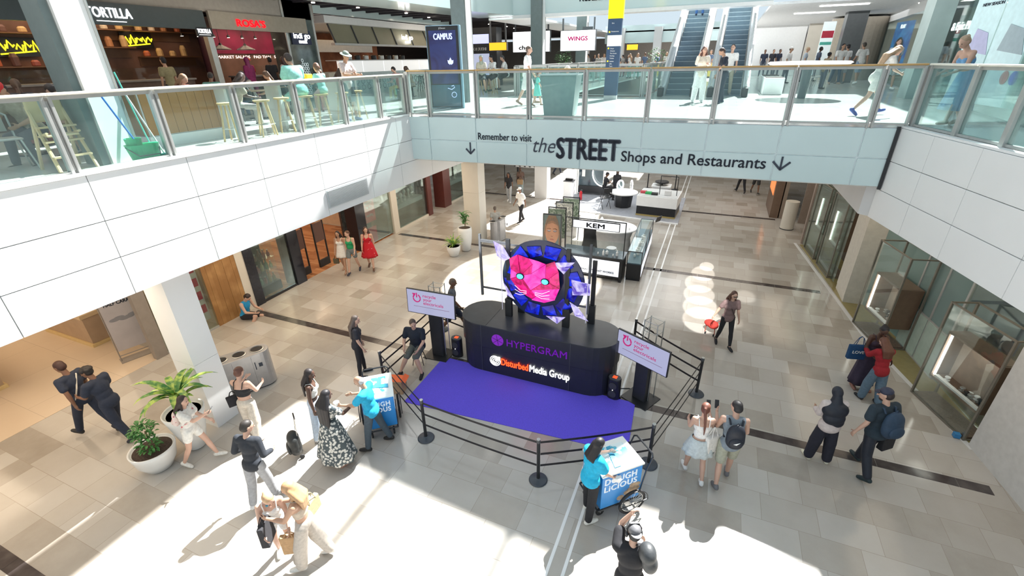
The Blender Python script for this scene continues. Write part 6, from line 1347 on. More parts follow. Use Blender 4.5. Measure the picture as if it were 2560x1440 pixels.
def person(label, x, y, z=0.0, h=0, H=1.75, pose=None, sk='pale', fem=False, top=('tee', (.05, .05, .06)), bottom=('trousers', (.03, .03, .04)), shoes=(.03, .03, .03),
           hair=('short', (.03, .02, .015)), vox=.011, hipz=None, stocky=1.0, face=True, grp=None, loose=1.0, child=False):
    pose = dict(STAND, **(pose or {})); P = Person()
    hd_s = 1.28 if child else 1.0
    st = stocky; hw = .095; sw = (.158 if fem else .182) * (1 + (st - 1) * .6)
    T = rx(-pose['lean']); Hd = T @ rzm(pose['head'][0]) @ rx(-pose['head'][1])
    pel = Vector((0, 0, .92)); tp = lambda *v: pel + T @ Vector(v)
    J = {}; feet = []
    for s_, k in ((-1, 'L'), (1, 'R')):
        a, kn, ab, tw = pose[k]; B = ry(-s_ * ab)
        hip = pel + Vector((s_ * hw, 0, -.03)); U = B @ rx(a); d = U @ Vector((0, 0, -1)); knee = hip + d * .43
        S = U @ ry(s_ * tw) @ rx(-kn); e = S @ Vector((0, 0, -1)); ank = knee + e * .41
        ph = a - kn; fp = pose.get('f' + k, (-min(60, -ph * .9) if ph < -14 else (10 if ph > 14 else 0)))
        yaw = pose.get('toe', 8) * -s_
        F = rzm(yaw) @ rx(fp) if abs(tw) < 20 else S @ rx(90) @ rx(0)
        fd = F @ Vector((0, 1, 0)); up = F @ Vector((0, 0, 1))
        heel = ank - fd * .035 - up * .045; toe = ank + fd * .165 - up * .055; ball = ank + fd * .10 - up * .05
        J[k] = (hip, knee, ank, heel, ball, toe)
    for s_, k in ((-1, 'aL'), (1, 'aR')):
        a, ab, eb, inn = pose[k]; B = T @ ry(-s_ * ab) @ rx(a); sh = tp(s_ * sw, 0, .465); u = B @ Vector((0, 0, -1)); elb = sh + u * .275
        Fm = B @ ry(s_ * inn) @ rx(eb); f = Fm @ Vector((0, 0, -1)); wr = elb + f * .245
        J[k] = (sh, elb, wr, f, Fm)
    mz = min(min(J[k][i].z for i in (3, 4, 5)) for k in 'LR') - .032
    dz = -mz if hipz is None else hipz / (H / 1.75) - .92
    for k in J: J[k] = tuple(v + Vector((0, 0, dz)) if isinstance(v, Vector) and not (k[0] == 'a' and i == 3) else v for i, v in enumerate(J[k]))
    pel = pel + Vector((0, 0, dz)); sc = H / 1.75
    R = thing('person', label, 'person', (x, y, z), rad(h), grp); R.scale = (sc,) * 3
    mr = Matrix.Translation((x, y, z)) @ Matrix.Rotation(rad(h), 4, 'Z') @ Matrix.Scale(sc, 4)
    N = tp(0, .015, .585); hc = lambda *v: N + Hd @ (Vector(v) * hd_s)
    torso = [el(tp(0, -.01, 0), (.160 * st, .115 * st, .12), T), el(tp(0, .0, .16), (.128 * st, .095 * st, .15), T), el(tp(0, .0, .33), (.155 * st, .105 * st, .16), T), cap(tp(-sw + .03, -.005, .45), tp(sw - .03, -.005, .45), .062, .062)]
    if fem: torso += [el(tp(-.065, .075, .33), (.062, .05, .06), T), el(tp(.065, .075, .33), (.062, .05, .06), T)]
    limbsL = []; body = list(torso)
    body += [cap(tp(0, -.01, .47), hc(0, 0, .03), .056, .050), el(hc(0, .012, .115), (.074 * hd_s, .092 * hd_s, .104 * hd_s), Hd), el(hc(0, .038, .052), (.054 * hd_s, .058 * hd_s, .058 * hd_s), Hd),
             cap(hc(0, .100, .115), hc(0, .122, .075), .009, .014), el(hc(-.075, 0, .10), (.010, .02, .03), Hd), el(hc(.075, 0, .10), (.010, .02, .03), Hd)]
    for k in 'LR':
        hip, knee, ank, heel, ball, toe = J[k]; q = knee.lerp(ank, .3); tst = 1 + (st - 1) * .6
        body += [cap(hip, knee, .082 * tst, .053 * tst), cap(knee, q, .050 * tst, .055 * tst), cap(q, ank, .055 * tst, .034), cap(ank, heel, .034, .034), cap(heel, ball, .034, .034), cap(ball, toe, .036, .024)]
    for s_, k in ((-1, 'aL'), (1, 'aR')):
        sh, elb, wr, f, Fm = J[k]; body += [cap(sh, elb, .050 * (1 + (st - 1) * .5), .038), cap(elb, elb.lerp(wr, .25), .038, .039), cap(elb.lerp(wr, .25), wr, .039, .025)]
        pc = wr + f * .045; body.append(el(pc, (.018, .036, .048), Fm)); body.append(cap(wr, pc, .024, .028))
        curl = pose.get('curl', 25)
        for i, (o_, l) in enumerate(((.028, .068), (.010, .078), (-.010, .072), (-.028, .055))):
            b0 = wr + Fm @ Vector((0, o_, -.085)); c1 = Fm @ ry(s_ * curl) @ Vector((0, o_ * .3, -1)); c2 = Fm @ ry(s_ * curl * 2) @ Vector((0, 0, -1))
            b1 = b0 + c1.normalized() * l * .55; body += [cap(b0, b1, .0105, .0095), cap(b1, b1 + c2 * l * .5, .0095, .008)]
        t0 = wr + Fm @ Vector((0, .030, -.03)); t1 = t0 + Fm @ Vector((-s_ * .012, .035, -.030)); body += [cap(t0, t1, .012, .011), cap(t1, t1 + Fm @ Vector((-s_ * .012, .008, -.028)), .011, .009)]
    blob('body', body, skin(sk), R, vox)
    cvox = vox * 1.25
    # ---- upper clothing
    tk, tc = top; tm = tc if isinstance(tc, bpy.types.Material) else cloth(tc)
    g = .014 * loose
    if tk in ('tee', 'long', 'sleeveless'):
        pr = list(torso) + [el(tp(0, -.01, -.04), (.158 * st, .118 * st, .11), T)]
        if tk != 'sleeveless':
            for k in ('aL', 'aR'):
                sh, elb, wr, f, Fm = J[k]
                if tk == 'tee': pr.append(cap(sh, sh.lerp(elb, .62), .052, .050 + .006 * loose))
                else: pr += [cap(sh, elb, .052, .044), cap(elb, elb.lerp(wr, .92), .042, .032)]
        else: pr = pr[:3] + pr[4:] + [cap(tp(-sw + .07, -.005, .45), tp(sw - .07, -.005, .45), .058, .058)]
        blob('top', pr, tm, R, cvox, g=g)
    elif tk in ('crop', 'tank', 'band'):
        lo = .10 if tk == 'crop' else (.2 if tk == 'band' else -.05)
        pr = [el(tp(0, .0, .31), (.150 * st, .104 * st, .12), T)] + (torso[4:] if fem else [])
        if tk == 'tank': pr += [torso[1], el(tp(0, -.01, 0), (.150 * st, .11 * st, .08), T)]
        if tk == 'crop': pr += [el(tp(0, 0, .22), (.132 * st, .096 * st, .10), T)]
        blob('top', pr, tm, R, cvox, g=.010)
        if tk != 'band':
            for s_ in (-1, 1): MB().tube([tp(s_ * .085, .105, .38), tp(s_ * .10, .04, .515), tp(s_ * .095, -.06, .50), tp(s_ * .085, -.112, .38)], .009, n=6).build('strap', tm, R)
    # ---- lower clothing
    bk, bc = bottom[:2]; bm_ = bc if isinstance(bc, bpy.types.Material) else (cloth(bc) if bc else None); wd = bottom[2] if len(bottom) > 2 else 1.0
    if bk in ('trousers', 'shorts', 'leggings'):
        pr = [el(tp(0, -.01, 0), (.158 * st, .115 * st, .11), T)]
        for k in 'LR':
            hip, knee, ank = J[k][:3]
            if bk == 'shorts': q = hip.lerp(knee, wd if wd < 1 else .85); pr += [cap(hip, q, .090, .082)]
            elif bk == 'leggings': pr += [cap(hip, knee, .080, .050), cap(knee, knee.lerp(ank, .3), .048, .052), cap(knee.lerp(ank, .3), ank.lerp(knee, .08), .052, .034)]
            else: pr += [cap(hip, knee, .088, .066 * wd), cap(knee, ank.lerp(knee, .06), .064 * wd, .052 * wd)]
        blob('shorts' if bk == 'shorts' else 'trousers', pr, bm_, R, cvox, g=.008)
    elif bk in ('skirt', 'dress'):
        L = bottom[2]; fl = bottom[3] if len(bottom) > 3 else .27; mx = sum((J[k][1] for k in 'LR'), Vector()) / 2 - pel
        skirt('skirt', R, (pel.x, pel.y - .01), pel.z + (.20 if bk == 'dress' else .07), L, .135 if bk == 'dress' else .15, fl, bm_, folds=10 if bk == 'skirt' else 8, amp=.07, off=(mx.x * .6, mx.y * .8))
    # ---- shoes
    if shoes is not None:
        for k in 'LR':
            hip, knee, ank, heel, ball, toe = J[k]
            blob('shoe', [cap(heel, ball, .040, .040), cap(ball, toe, .042, .032), cap(heel, ank.lerp(heel, .35), .040, .042)], cloth(shoes, .6), R, cvox, smooth=2, g=.003)
    # ---- hair and headwear
    hk, hcx = hair[:2]; hm = cloth(hcx, .55); hv = vox * 1.3
    dome = [el(hc(0, -.008, .148), (.081 * hd_s, .094 * hd_s, .082 * hd_s), Hd), el(hc(0, -.030, .100), (.080 * hd_s, .080 * hd_s, .085 * hd_s), Hd)]
    if hk == 'short': blob('hair', dome, hm, R, hv)
    elif hk == 'bald': blob('hair', [el(hc(0, -.03, .10), (.079, .074, .065), Hd)], hm, R, hv)
    elif hk == 'curly':
        rn = random.Random(int(abs(x) * 100)); pr = list(dome)
        for k in range(34):
            v = Vector((rn.gauss(0, 1), rn.gauss(0, 1) - .3, abs(rn.gauss(0, 1)) + .1)).normalized(); pr.append(el(hc(v.x * .085, -.015 + v.y * .09, .125 + v.z * .085), (.028, .028, .028), Hd))
        blob('hair', pr, hm, R, hv, smooth=1)
    elif hk in ('long', 'verylong', 'bob', 'shoulder'):
        L = {'long': .30, 'verylong': .52, 'bob': .06, 'shoulder': .18}[hk]; pr = list(dome)
        vl = hk == 'verylong'
        for xx in (-.07, -.035, 0, .035, .07):
            pr.append(cap(hc(xx, -.06 + abs(xx) * .5, .10), tp(xx * (1.9 if vl else 1.35), -.125 + abs(xx) * .3, .50), .044, .042 if hk != 'bob' else .036) if hk != 'bob' else cap(hc(xx, -.06 + abs(xx) * .5, .10), tp(xx * 1.35, -.115 + abs(xx) * .3, .52 - L), .040, .036))
            if hk != 'bob': pr.append(cap(tp(xx * (1.9 if vl else 1.35), -.125 + abs(xx) * .3, .50), tp(xx * (1.5 if vl else 1.2), -.13 + abs(xx) * .3, .52 - L), .042 if vl else .036, .028 if vl else .020))
        for s_ in (-1, 1): pr.append(cap(hc(s_ * .072, -.005, .12), hc(s_ * .078, .0, -.02), .026, .024))
        if hk != 'bob':
            for s_ in (-1, 1): pr.append(cap(hc(s_ * .078, .0, -.02), tp(s_ * .10, .03, .44 - L * .3), .024, .016))
        blob('hair', pr, hm, R, hv, smooth=2)
    elif hk == 'bun': blob('hair', dome + [el(hc(0, -.085, .17), (.042, .04, .04), Hd)], hm, R, hv)
    elif hk == 'pony': blob('hair', dome + [el(hc(0, -.10, .15), (.03, .03, .03), Hd), cap(hc(0, -.11, .15), tp(0, -.14, .42), .028, .024), cap(tp(0, -.14, .42), tp(.01, -.135, .22), .026, .012)], hm, R, hv)
    elif hk in ('cap', 'backcap', 'sunhat'):
        blob('hair', [dome[1]], cloth(hair[2] if len(hair) > 2 else (.03, .02, .02), .6), R, hv)
        c_ = blob('cap', [el(hc(0, -.004, .16), (.086 * hd_s, .100 * hd_s, .074 * hd_s), Hd)], hm, R, hv)
        if hk == 'sunhat':
            MB().lathe([(.085, .012), (.15, -.012), (.155, -.018), (.15, -.022), (.08, .0)], n=28).build('brim', hm, R).matrix_local = Matrix.Translation(hc(0, 0, .155)) @ Hd.to_4x4()
        else:
            d_ = 1 if hk == 'cap' else -1; b_ = MB(); b_.prism([(.07 * math.cos(a), d_ * (.07 + .085 * max(0, math.sin(a)))) for a in [PI * k / 12 for k in range(13)]], -.005, .005); b_.build('brim', hm, R).matrix_local = Matrix.Translation(hc(0, 0, .145)) @ Hd.to_4x4()
    elif hk == 'hijab':
        pr = [el(hc(0, -.012, .12), (.092, .108, .118), Hd), cap(hc(0, -.03, .02), tp(0, -.02, .42), .085, .13), el(tp(0, -.04, .36), (.235, .16, .18), T), el(tp(0, -.07, .20), (.20, .13, .16), T), el(tp(.06, -.08, .12), (.13, .10, .12), T)] if len(hair) > 2 else [el(hc(0, -.012, .12), (.090, .104, .116), Hd), cap(hc(0, -.02, .02), tp(0, -.01, .45), .08, .11)]
        blob('headscarf', pr, hm, R, hv, smooth=5)
    elif hk == 'hood': pass
    if face:
        ey = mat('eye_dark', (.02, .015, .012), .2)
        for s_ in (-1, 1):
            MB().ell((0, 0, 0), (.013, .006, .007), u=10, v=6).build('eye', ey, R, smooth=True).matrix_local = Matrix.Translation(hc(s_ * .030, .097, .118)) @ Hd.to_4x4()
        MB().ell((0, 0, 0), (.022, .006, .006), u=10, v=6).build('mouth', mat('lips', (.33, .10, .08), .5), R, smooth=True).matrix_local = Matrix.Translation(hc(0, .094, .045)) @ Hd.to_4x4()
    P.R = R; P.m = mr; P.J = J; P.tp = tp; P.T = T; P.hand = lambda k: mr @ (J[k][2] + J[k][3] * .10); P.w = lambda v: mr @ v; P.h = h; P.s = sc; P.hc = hc
    P.col = (x, y, z)
    return P
def at_head(px, py, H, z0=0.0): g = G(px, py, z0 + H * .93); return g.x, g.y
def at_foot(px, py, z0=0.0): g = G(px, py, z0); return g.x, g.y

# ---- things people carry (things of their own)
def backpack(P, label, col, w=.30, hgt=.44, d=.17, z=.27, pat=None, logo=False):
    c = P.m @ P.tp(0, -.11 - d / 2, z); t = thing('backpack', label, 'backpack', c, rad(P.h)); t.scale = (P.s,) * 3
    t.rotation_euler = (P.m.to_3x3().normalized() @ P.T).to_euler(); m_ = pat or cloth(col, .7)
    blob('main_body', [el((0, 0, 0), (w / 2, d / 2, hgt / 2)), el((0, -.01, -.06), (w / 2 * 1.02, d / 2 * 1.05, hgt / 2 * .75)), el((0, 0, .08), (w / 2 * .92, d / 2, hgt / 2 * .62))], m_, t, .014)
    blob('front_pocket', [el((0, -d / 2 + .0, -.08), (w / 2 * .75, .045, hgt * .22))], m_, t, .014)
    for s_ in (-1, 1): MB().tube([(s_ * .09, d / 2 - .01, .17), (s_ * .105, d / 2 + .03, .245), (s_ * .11, d / 2 + .12, .235), (s_ * .115, d / 2 + .21, .12), (s_ * .12, d / 2 + .20, -.02), (s_ * .13, d / 2 + .05, -.14)], .017, n=6).build('shoulder_strap', m_, t)
    MB().tube([(-.03, 0, hgt / 2 - .01), (0, 0, hgt / 2 + .03), (.03, 0, hgt / 2 - .01)], .007, n=5).build('handle', m_, t)
    if logo: MB().prism([(-.05, 0), (.05, .045), (0, -.012)], -.002, .002, mtx=Matrix.Translation((0, -d / 2 - .045, -.06)) @ Matrix.Rotation(PI / 2, 4, 'X')).build('tick_emblem', 'white_paint', t)
    return t
def tote(label, loc, rz, col, w=.34, h=.36, d=.10, hl=.22, name='tote_bag', cat='bag', m_=None, word=None):
    t = thing(name, label, cat, loc, rz); m_ = m_ or cloth(col)
    mb = MB(); mb._f([(-w / 2 * .92, -d / 2, -h), (w / 2 * .92, -d / 2, -h), (w / 2 * .92, d / 2, -h), (-w / 2 * .92, d / 2, -h), (-w / 2, -d / 3, 0), (w / 2, -d / 3, 0), (w / 2, d / 3, 0), (-w / 2, d / 3, 0)], [(0, 1, 2, 3), (4, 5, 6, 7), (0, 1, 5, 4), (1, 2, 6, 5), (2, 3, 7, 6), (3, 0, 4, 7)])
    mb.build('bag_body', m_, t, bevel=.015)
    for s_ in (-1, 1): MB().tube([(-w * .25, s_ * d / 3, -.01), (-w * .12, s_ * .01, hl * .8), (0, s_ * .004, hl), (w * .12, s_ * .01, hl * .8), (w * .25, s_ * d / 3, -.01)], .007, n=5).build('handle', m_, t)
    if word: text('lettering', word, 'white_paint', t, (-w * .3, -d / 2 - .004, -h * .55), .10, width=w * .6, bold=.02)
    return t
def phone(P, k, label):
    f = P.J[k]; w = P.m @ (f[2] + f[3] * .12); o = MB().bx(-.036, .036, -.004, .004, -.02, .13).build('phone_body', 'black', bevel=.003)
    r = thing('phone', label, 'phone', w, rad(P.h)); o.parent = r; MB().bx(-.032, .032, .0042, .005, -.015, .125).build('phone_screen', mat('phone_screen', (.1, .12, .15), .1), r); r.rotation_euler = (rad(-35), 0, rad(P.h)); return r

NAVY = (.022, .03, .055); BLK = (.018, .018, .022); WHT = (.80, .80, .79)
XY = at_foot
# ---------------- lower hall
x, y = XY(255, 1083); A = person('tall young man in black with a pale strap, walking left ahead of his friend', x, y, 0, 100, 1.86, dict(walk(26, 9, 20, (8, 14)), aR=(14, 8, 35, 20)), 'brown', top=('tee', NAVY), bottom=('trousers', NAVY, 1.05), shoes=(.02, .02, .02), hair=('short', (.05, .02, .015)))
MB().tube([A.tp(.12, .09, .30), A.tp(.135, .02, .515), A.tp(.08, -.09, .46), A.tp(-.06, -.125, .22), A.tp(-.14, -.06, .02)], .013, n=6).build('pale_strap', 'cream', A.R)
x, y = XY(318, 1092); person('second young man in black with curly hair, walking left close behind his friend', x, y, 0, 104, 1.80, dict(walkr(22, 10, 10, (20, 12)), aL=(30, 8, 58, 22), aR=(26, 8, 62, 18)), 'brown', top=('tee', NAVY, ), bottom=('trousers', NAVY, 1.15), shoes=(.02, .025, .04), hair=('curly', (.015, .012, .012)), loose=1.6)
x, y = XY(510, 1155); B = person('girl in a white T-shirt and white shorts holding up a phone beside the tall planter', x, y, 0, -62, 1.62, dict(walk(20, 6, 5, (-5, 2)), aR=(62, 12, 62, 0), aL=(20, 8, 40, 10)), 'pale', True, ('tee', (.72, .70, .66)), ('shorts', (.75, .74, .70), .45), (.75, .72, .66), ('shoulder', (.03, .018, .015)))
backpack(B, 'small pink and white patterned backpack worn by the girl in white', (0, 0, 0), .24, .34, .13, .26, pattern('pink_floral', (.48, .06, .10), (.75, .62, .58), 16, 'voronoi', .8, .25, .4)); phone(B, 'aR', 'phone held up by the girl in white')
x, y = XY(645, 1092); C_ = person('woman in a black strappy top and wide beige trousers seen from behind', x, y, 0, 18, 1.70, dict(lean=3, L=(8, 4, 3, 0), R=(-8, 8, 3, 0), aL=(30, 14, 75, 15), aR=(22, 12, 70, 20), head=(-5, 16)), 'pale', True, ('crop', BLK), ('trousers', (.62, .56, .48), 1.55), (.7, .6, .52), ('bun', (.14, .06, .04)), stocky=1.08)
tote('black shoulder bag at the left hip of the woman in the strappy top', C_.w(C_.tp(-.27, .02, .12)), rad(60), BLK, .26, .24, .09, .10)
x, y = XY(668, 1255); person('man in a dark navy sweater and grey trousers walking away from the camera', x, y, 0, 14, 1.76, dict(walkr(11, 7, 10, (-35, 10)), aL=(-6, 18, 72, 50), aR=(-6, 18, 72, 50)), 'pale', top=('long', (.025, .03, .04)), bottom=('trousers', (.33, .34, .36), 1.1), shoes=(.65, .65, .65), hair=('short', (.03, .025, .022)))
x, y = XY(722, 1385); D_ = person('fair-haired girl in a white vest and pale shoes carrying a brown paper bag', x, y, 0, -128, 1.60, dict(walk(10, 12, 4, (25, 30)), aL=(24, 8, 40, 10), aR=(26, 8, 60, 18)), 'pale', True, ('tank', (.82, .82, .80)), ('shorts', (.70, .74, .78), .4), (.78, .78, .76), ('pony', (.50, .32, .18)))
hnd = D_.hand('aL'); tote('brown paper carrier bag held by the fair-haired girl in the white vest', (hnd.x - .03, hnd.y, hnd.z - .05), rad(30), (.50, .31, .16), .28, .34, .12, .08, 'paper_bag')
x, y = XY(792, 1405); E_ = person('woman in a sand top and wide taupe trousers looking at her phone in the sun', x, y, 0, 118, 1.74, dict(walk(14, 0, 6, (0, 20)), aL=(34, 6, 62, 22), aR=(38, 6, 60, 22)), 'tan', True, ('crop', (.50, .42, .34)), ('trousers', (.50, .45, .40), 1.5), (.72, .70, .66), ('shoulder', (.45, .27, .14)))
hnd = E_.hand('aL'); tote('black glossy carrier bag hanging from the hand of the woman in taupe trousers', (hnd.x, hnd.y, hnd.z - .08), rad(120), (.03, .03, .035), .30, .40, .12, .1); c = E_.w(E_.tp(.25, -.05, .12)); tote('olive handbag over the shoulder of the woman in taupe trousers', c, rad(100), (.36, .31, .18), .30, .24, .12, .16, 'handbag')
o = MB().bx(-.08, .08, -.05, .05, 0, .02).build('snack_packet', mat('packet_blue', (.05, .38, .55), .4)); hnd = E_.hand('aR'); o.location = (hnd.x, hnd.y, hnd.z + .01); tag(o, 'blue snack packet in the hands of the woman in taupe trousers', 'packet')
x, y = XY(808, 1092); F_ = person('woman with long black hair in a white crop top and light jeans pulling the suitcase', x, y, 0, -58, 1.72, dict(lean=2, L=(4, 2, 3, 0), R=(-4, 3, 3, 0), aL=(-14, 12, 18, 0), aR=(0, 8, 10, 0), head=(-15, 8)), 'dark', True, ('crop', (.82, .80, .75)), ('trousers', (.46, .55, .66), 1.15), (.6, .6, .6), ('long', (.02, .015, .015)))
sc_ = G(745, 1138); t = thing('suitcase', 'black upright wheeled suitcase behind the woman in light jeans', 'suitcase', sc_, rad(-35))
blob('shell', [el((0, 0, .34), (.20, .12, .27)), el((0, 0, .24), (.21, .125, .17)), el((0, 0, .46), (.19, .115, .13))], cloth((.022, .025, .025), .6), t, .016); blob('front_pocket', [el((0, -.11, .25), (.15, .05, .13))], cloth((.022, .025, .025), .6), t, .016)
for s_ in (-1, 1): MB().cyl((s_ * .15, .07, .045), (s_ * .12, .07, .045), .045, n=16).build('wheel', 'blackmatt', t); MB().tube([(s_ * .10, .08, .55), (s_ * .10, .12, .95)], .007, n=5).build('handle_rod', 'steel', t)
MB().tube([(-.10, .12, .95), (.10, .12, .95)], .014, n=6).build('grip', 'blackmatt', t)
x, y = XY(850, 1155); fl = pattern('grey_floral', (.62, .62, .58), (.07, .09, .10), 19, 'voronoi', .9, .40, .54)
person('woman with very long black hair in a grey floral midi dress, back to the camera', x, y, 0, -8, 1.72, dict(lean=2, L=(3, 2, 4, 0), R=(-2, 2, 4, 0), aL=(6, 10, 18, 5), aR=(38, 10, 55, 10), head=(-10, 6)), 'dark', True, ('tee', fl), ('dress', fl, .92, .40), (.5, .28, .2), ('verylong', (.012, .011, .014)))
x, y = XY(945, 1115); H_ = person('grey-haired man in a bright blue T-shirt reaching out to hand over a sample', x, y, 0, 105, 1.74, dict(lean=5, L=(10, 4, 5, 0), R=(-12, 6, 6, 0), aL=(42, 8, 50, 0), aR=(32, 6, 58, 15), head=(5, 22)), 'tan', top=('tee', (.015, .37, .62)), bottom=('trousers', (.06, .085, .11)), shoes=(.02, .02, .022), hair=('bald', (.5, .5, .5)), loose=1.5, stocky=1.05)
for k, (kk, l) in enumerate((('aL', 'small white paper cone held out by the man in the blue T-shirt'),)):
    w = H_.hand(kk); o = MB().lathe([(.02, 0), (.05, .06), (.055, .08), (.03, .07)], n=14).build('paper_cup', 'white_paint'); o.location = (w.x, w.y, w.z); tag(o, l, 'cup')
x, y = XY(908, 938); person('woman in black with long ash-brown hair standing behind the left snack cart', x, y, 0, -50, 1.70, dict(lean=3, L=(6, 3, 3, 0), R=(-3, 2, 3, 0), aL=(4, 8, 14, 4), aR=(8, 8, 16, 4), head=(-20, 10)), 'pale', True, ('tee', (.03, .03, .04)), ('leggings', (.02, .02, .025)), BLK, ('long', (.13, .10, .085)))
# seated man on a stool
x, y = XY(1040, 925); sx_, sy_ = x - .10, y + .32
t = thing('stool', 'black folding stool under the seated man in black', 'stool', (sx_, sy_, 0), rad(20)); MB().cyl((0, 0, .42), (0, 0, .45), .17, n=24).build('seat', 'blackmatt', t)
for k in range(4): a = PI / 4 + k * PI / 2; MB().tube([(.2 * math.cos(a), .2 * math.sin(a), 0), (.1 * math.cos(a), .1 * math.sin(a), .42)], .011, n=6).build('leg', 'black', t)
person('bearded man in black T-shirt and grey shorts sitting on a stool left of the plinth', sx_, sy_, 0, 192, 1.82, dict(SIT, L=(84, 72, 22, 0), R=(84, 66, 22, 0), lean=8, head=(35, 12), aL=(32, 10, 38, 26), aR=(32, 10, 38, 26)), 'pale', top=('tee', (.014, .02, .035)), bottom=('shorts', (.12, .13, .12), .95), shoes=BLK, hair=('short', (.09, .06, .045)), hipz=.545, stocky=1.2)
# man on the floor by the wooden wall
x, y = XY(607, 795); person('man in a blue sleeveless top sitting cross-legged against the wooden wall', x + .10, y + .05, 0, -78, 1.75, dict(lean=16, L=(72, 112, 50, 25), R=(96, 118, 22, 10), aL=(34, 10, 62, 25), aR=(40, 8, 60, 25), head=(0, 34), fL=0, fR=0), 'pale', top=('sleeveless', (.02, .30, .60)), bottom=('shorts', BLK, .7), shoes=(.75, .73, .7), hair=('short', (.03, .02, .018)), hipz=.12)
x, y = XY(864, 680); person('dark-haired girl in a white patterned playsuit, leftmost of the three women walking', x, y, 0, -160, 1.62, walk(18, 4, 10), 'tan', True, ('tank', pattern('white_red_dots', (.5, .1, .1), (.8, .78, .75), 26, 'voronoi', .9, .14, .2)), ('dress', pattern('white_red_dots', (0, 0, 0), (0, 0, 0)), .48, .24), (.4, .25, .18), ('shoulder', (.02, .014, .012)), vox=.013)
tote('small olive bag carried low by the girl in the white playsuit', Vector((x - .25, y - .1, .55)), rad(20), (.12, .10, .06), .22, .2, .08, .12)
x, y = XY(888, 682); person('woman in a green vest and grey shorts, middle of the three women walking', x, y, 0, -158, 1.66, walkr(20, 4, 12, (-30, 5)), 'pale', True, ('tank', (.02, .32, .13)), ('shorts', (.16, .19, .20), .55), (.03, .035, .06), ('short', (.10, .05, .03)), vox=.013)
x, y = XY(930, 672); rp = pattern('red_floral', (.70, .58, .56), (.50, .008, .02), 11, 'voronoi', .85, .10, .17)
person('woman in a red flowered dress, rightmost of the three women walking', x, y, 0, -150, 1.66, walk(20, 2, 14, (20, 4)), 'pale', True, ('tank', rp), ('dress', rp, .62, .30), (.10, .05, .03), ('shoulder', (.06, .03, .022)), vox=.013, stocky=1.1)
x, y = XY(1136, 832); person('person in dark navy shorts walking behind the left screen', x, y, 0, -68, 1.74, walk(28, 4, 22), 'brown', top=('tee', (.10, .11, .13)), bottom=('shorts', NAVY, .95), shoes=(.6, .65, .7), hair=('short', (.16, .11, .08)), vox=.013)
x, y = XY(1240, 602); person('boy in a grey T-shirt beside the far recycling bin', x, y, 0, 25, 1.50, walk(16), 'tan', top=('tee', (.38, .37, .34)), bottom=('trousers', BLK), shoes=WHT, hair=('short', (.12, .09, .07)), vox=.015)
x, y = XY(1303, 556); person('person in a loose white T-shirt, white cap and black trousers beyond the far bin', x, y, 0, 150, 1.68, walk(16), 'brown', top=('tee', WHT), bottom=('trousers', BLK), shoes=BLK, hair=('cap', (.78, .78, .76)), vox=.015, loose=2)
x, y = XY(1273, 506); person('woman in a black top and grey trousers walking beyond the striped board', x, y, 0, 190, 1.62, walk(18), 'brown', True, ('tee', BLK), ('trousers', (.4, .42, .44)), WHT, ('long', BLK), vox=.018)
x, y = XY(1302, 490); Q_ = person('person in a brown top holding a tan bag at the far left under the bridge', x, y, 0, 190, 1.62, walk(12), 'dark', True, ('tee', (.16, .10, .08)), ('trousers', (.42, .5, .52)), WHT, ('hijab', (.12, .08, .06)), vox=.018)
w = Q_.w(Q_.tp(0, .16, .1)); tote('tan bag held in front by the person in brown under the bridge', w, rad(10), (.42, .28, .16), .34, .28, .12, .1)
x, y = XY(1805, 866); U_ = person('woman in a mauve T-shirt, glasses and black leggings pulling a red bag', x, y, 0, 197, 1.66, dict(walk(16, 2, 8, (6, 8)), aR=(-10, 24, 12, 0), aL=(2, 12, 8, 0)), 'pale', True, ('tee', (.20, .13, .125)), ('leggings', BLK), BLK, ('shoulder', (.10, .045, .03)), vox=.012)
MB().tube([U_.tp(.13, .02, .51), U_.tp(0, .13, .30), U_.tp(-.15, .08, .02), U_.tp(-.15, -.08, .02), U_.tp(.04, -.12, .3), U_.tp(.13, .02, .51)], .008, n=5).build('crossbody_strap', 'blackmatt', U_.R)
MB().tube([U_.hc(-.06, .095, .12), U_.hc(-.03, .112, .12), U_.hc(0, .11, .122), U_.hc(.03, .112, .12), U_.hc(.06, .095, .12)], .010, n=5).build('glasses', 'black', U_.R)
g = G(1772, 838); t = thing('red_bag', 'round red wheeled bag trailing behind the woman in mauve', 'bag', (g.x, g.y, 0), rad(-20)); blob('bag_body', [el((0, 0, .38), (.19, .12, .11)), el((.06, 0, .36), (.15, .12, .12))], cloth((.50, .04, .03)), t, .016)
for s_ in (-1, 1): MB().tube([(s_ * .12, 0, .3), (s_ * .13, .02, .06)], .012).build('leg', cloth((.45, .12, .08)), t); MB().cyl((s_ * .13, .02, .035), (s_ * .10, .02, .035), .035, n=12).build('wheel', 'blackmatt', t)
hU = U_.hand('aR'); MB().tube([(.1, 0, .42), Vector((hU.x - g.x, hU.y - g.y, 0)).length * Vector((1, 0, 0)) * .9 + Vector((0, 0, hU.z - .02))], .009, n=5).build('pull_strap', cloth((.5, .04, .03)), t)
x, y = XY(2145, 968); V_ = person('woman in a long dark dress with a blue tote bag on her shoulder', x, y, 0, 196, 1.74, dict(lean=5, L=(3, 2, 2, 0), R=(-2, 2, 2, 0), aL=(14, 16, 40, 10), aR=(10, 10, 60, 40), head=(-10, 24)), 'dark', True, ('tank', (.05, .03, .05)), ('dress', (.035, .025, .05), 1.0, .25), (.25, .12, .09), ('bun', (.012, .01, .012)), vox=.012)
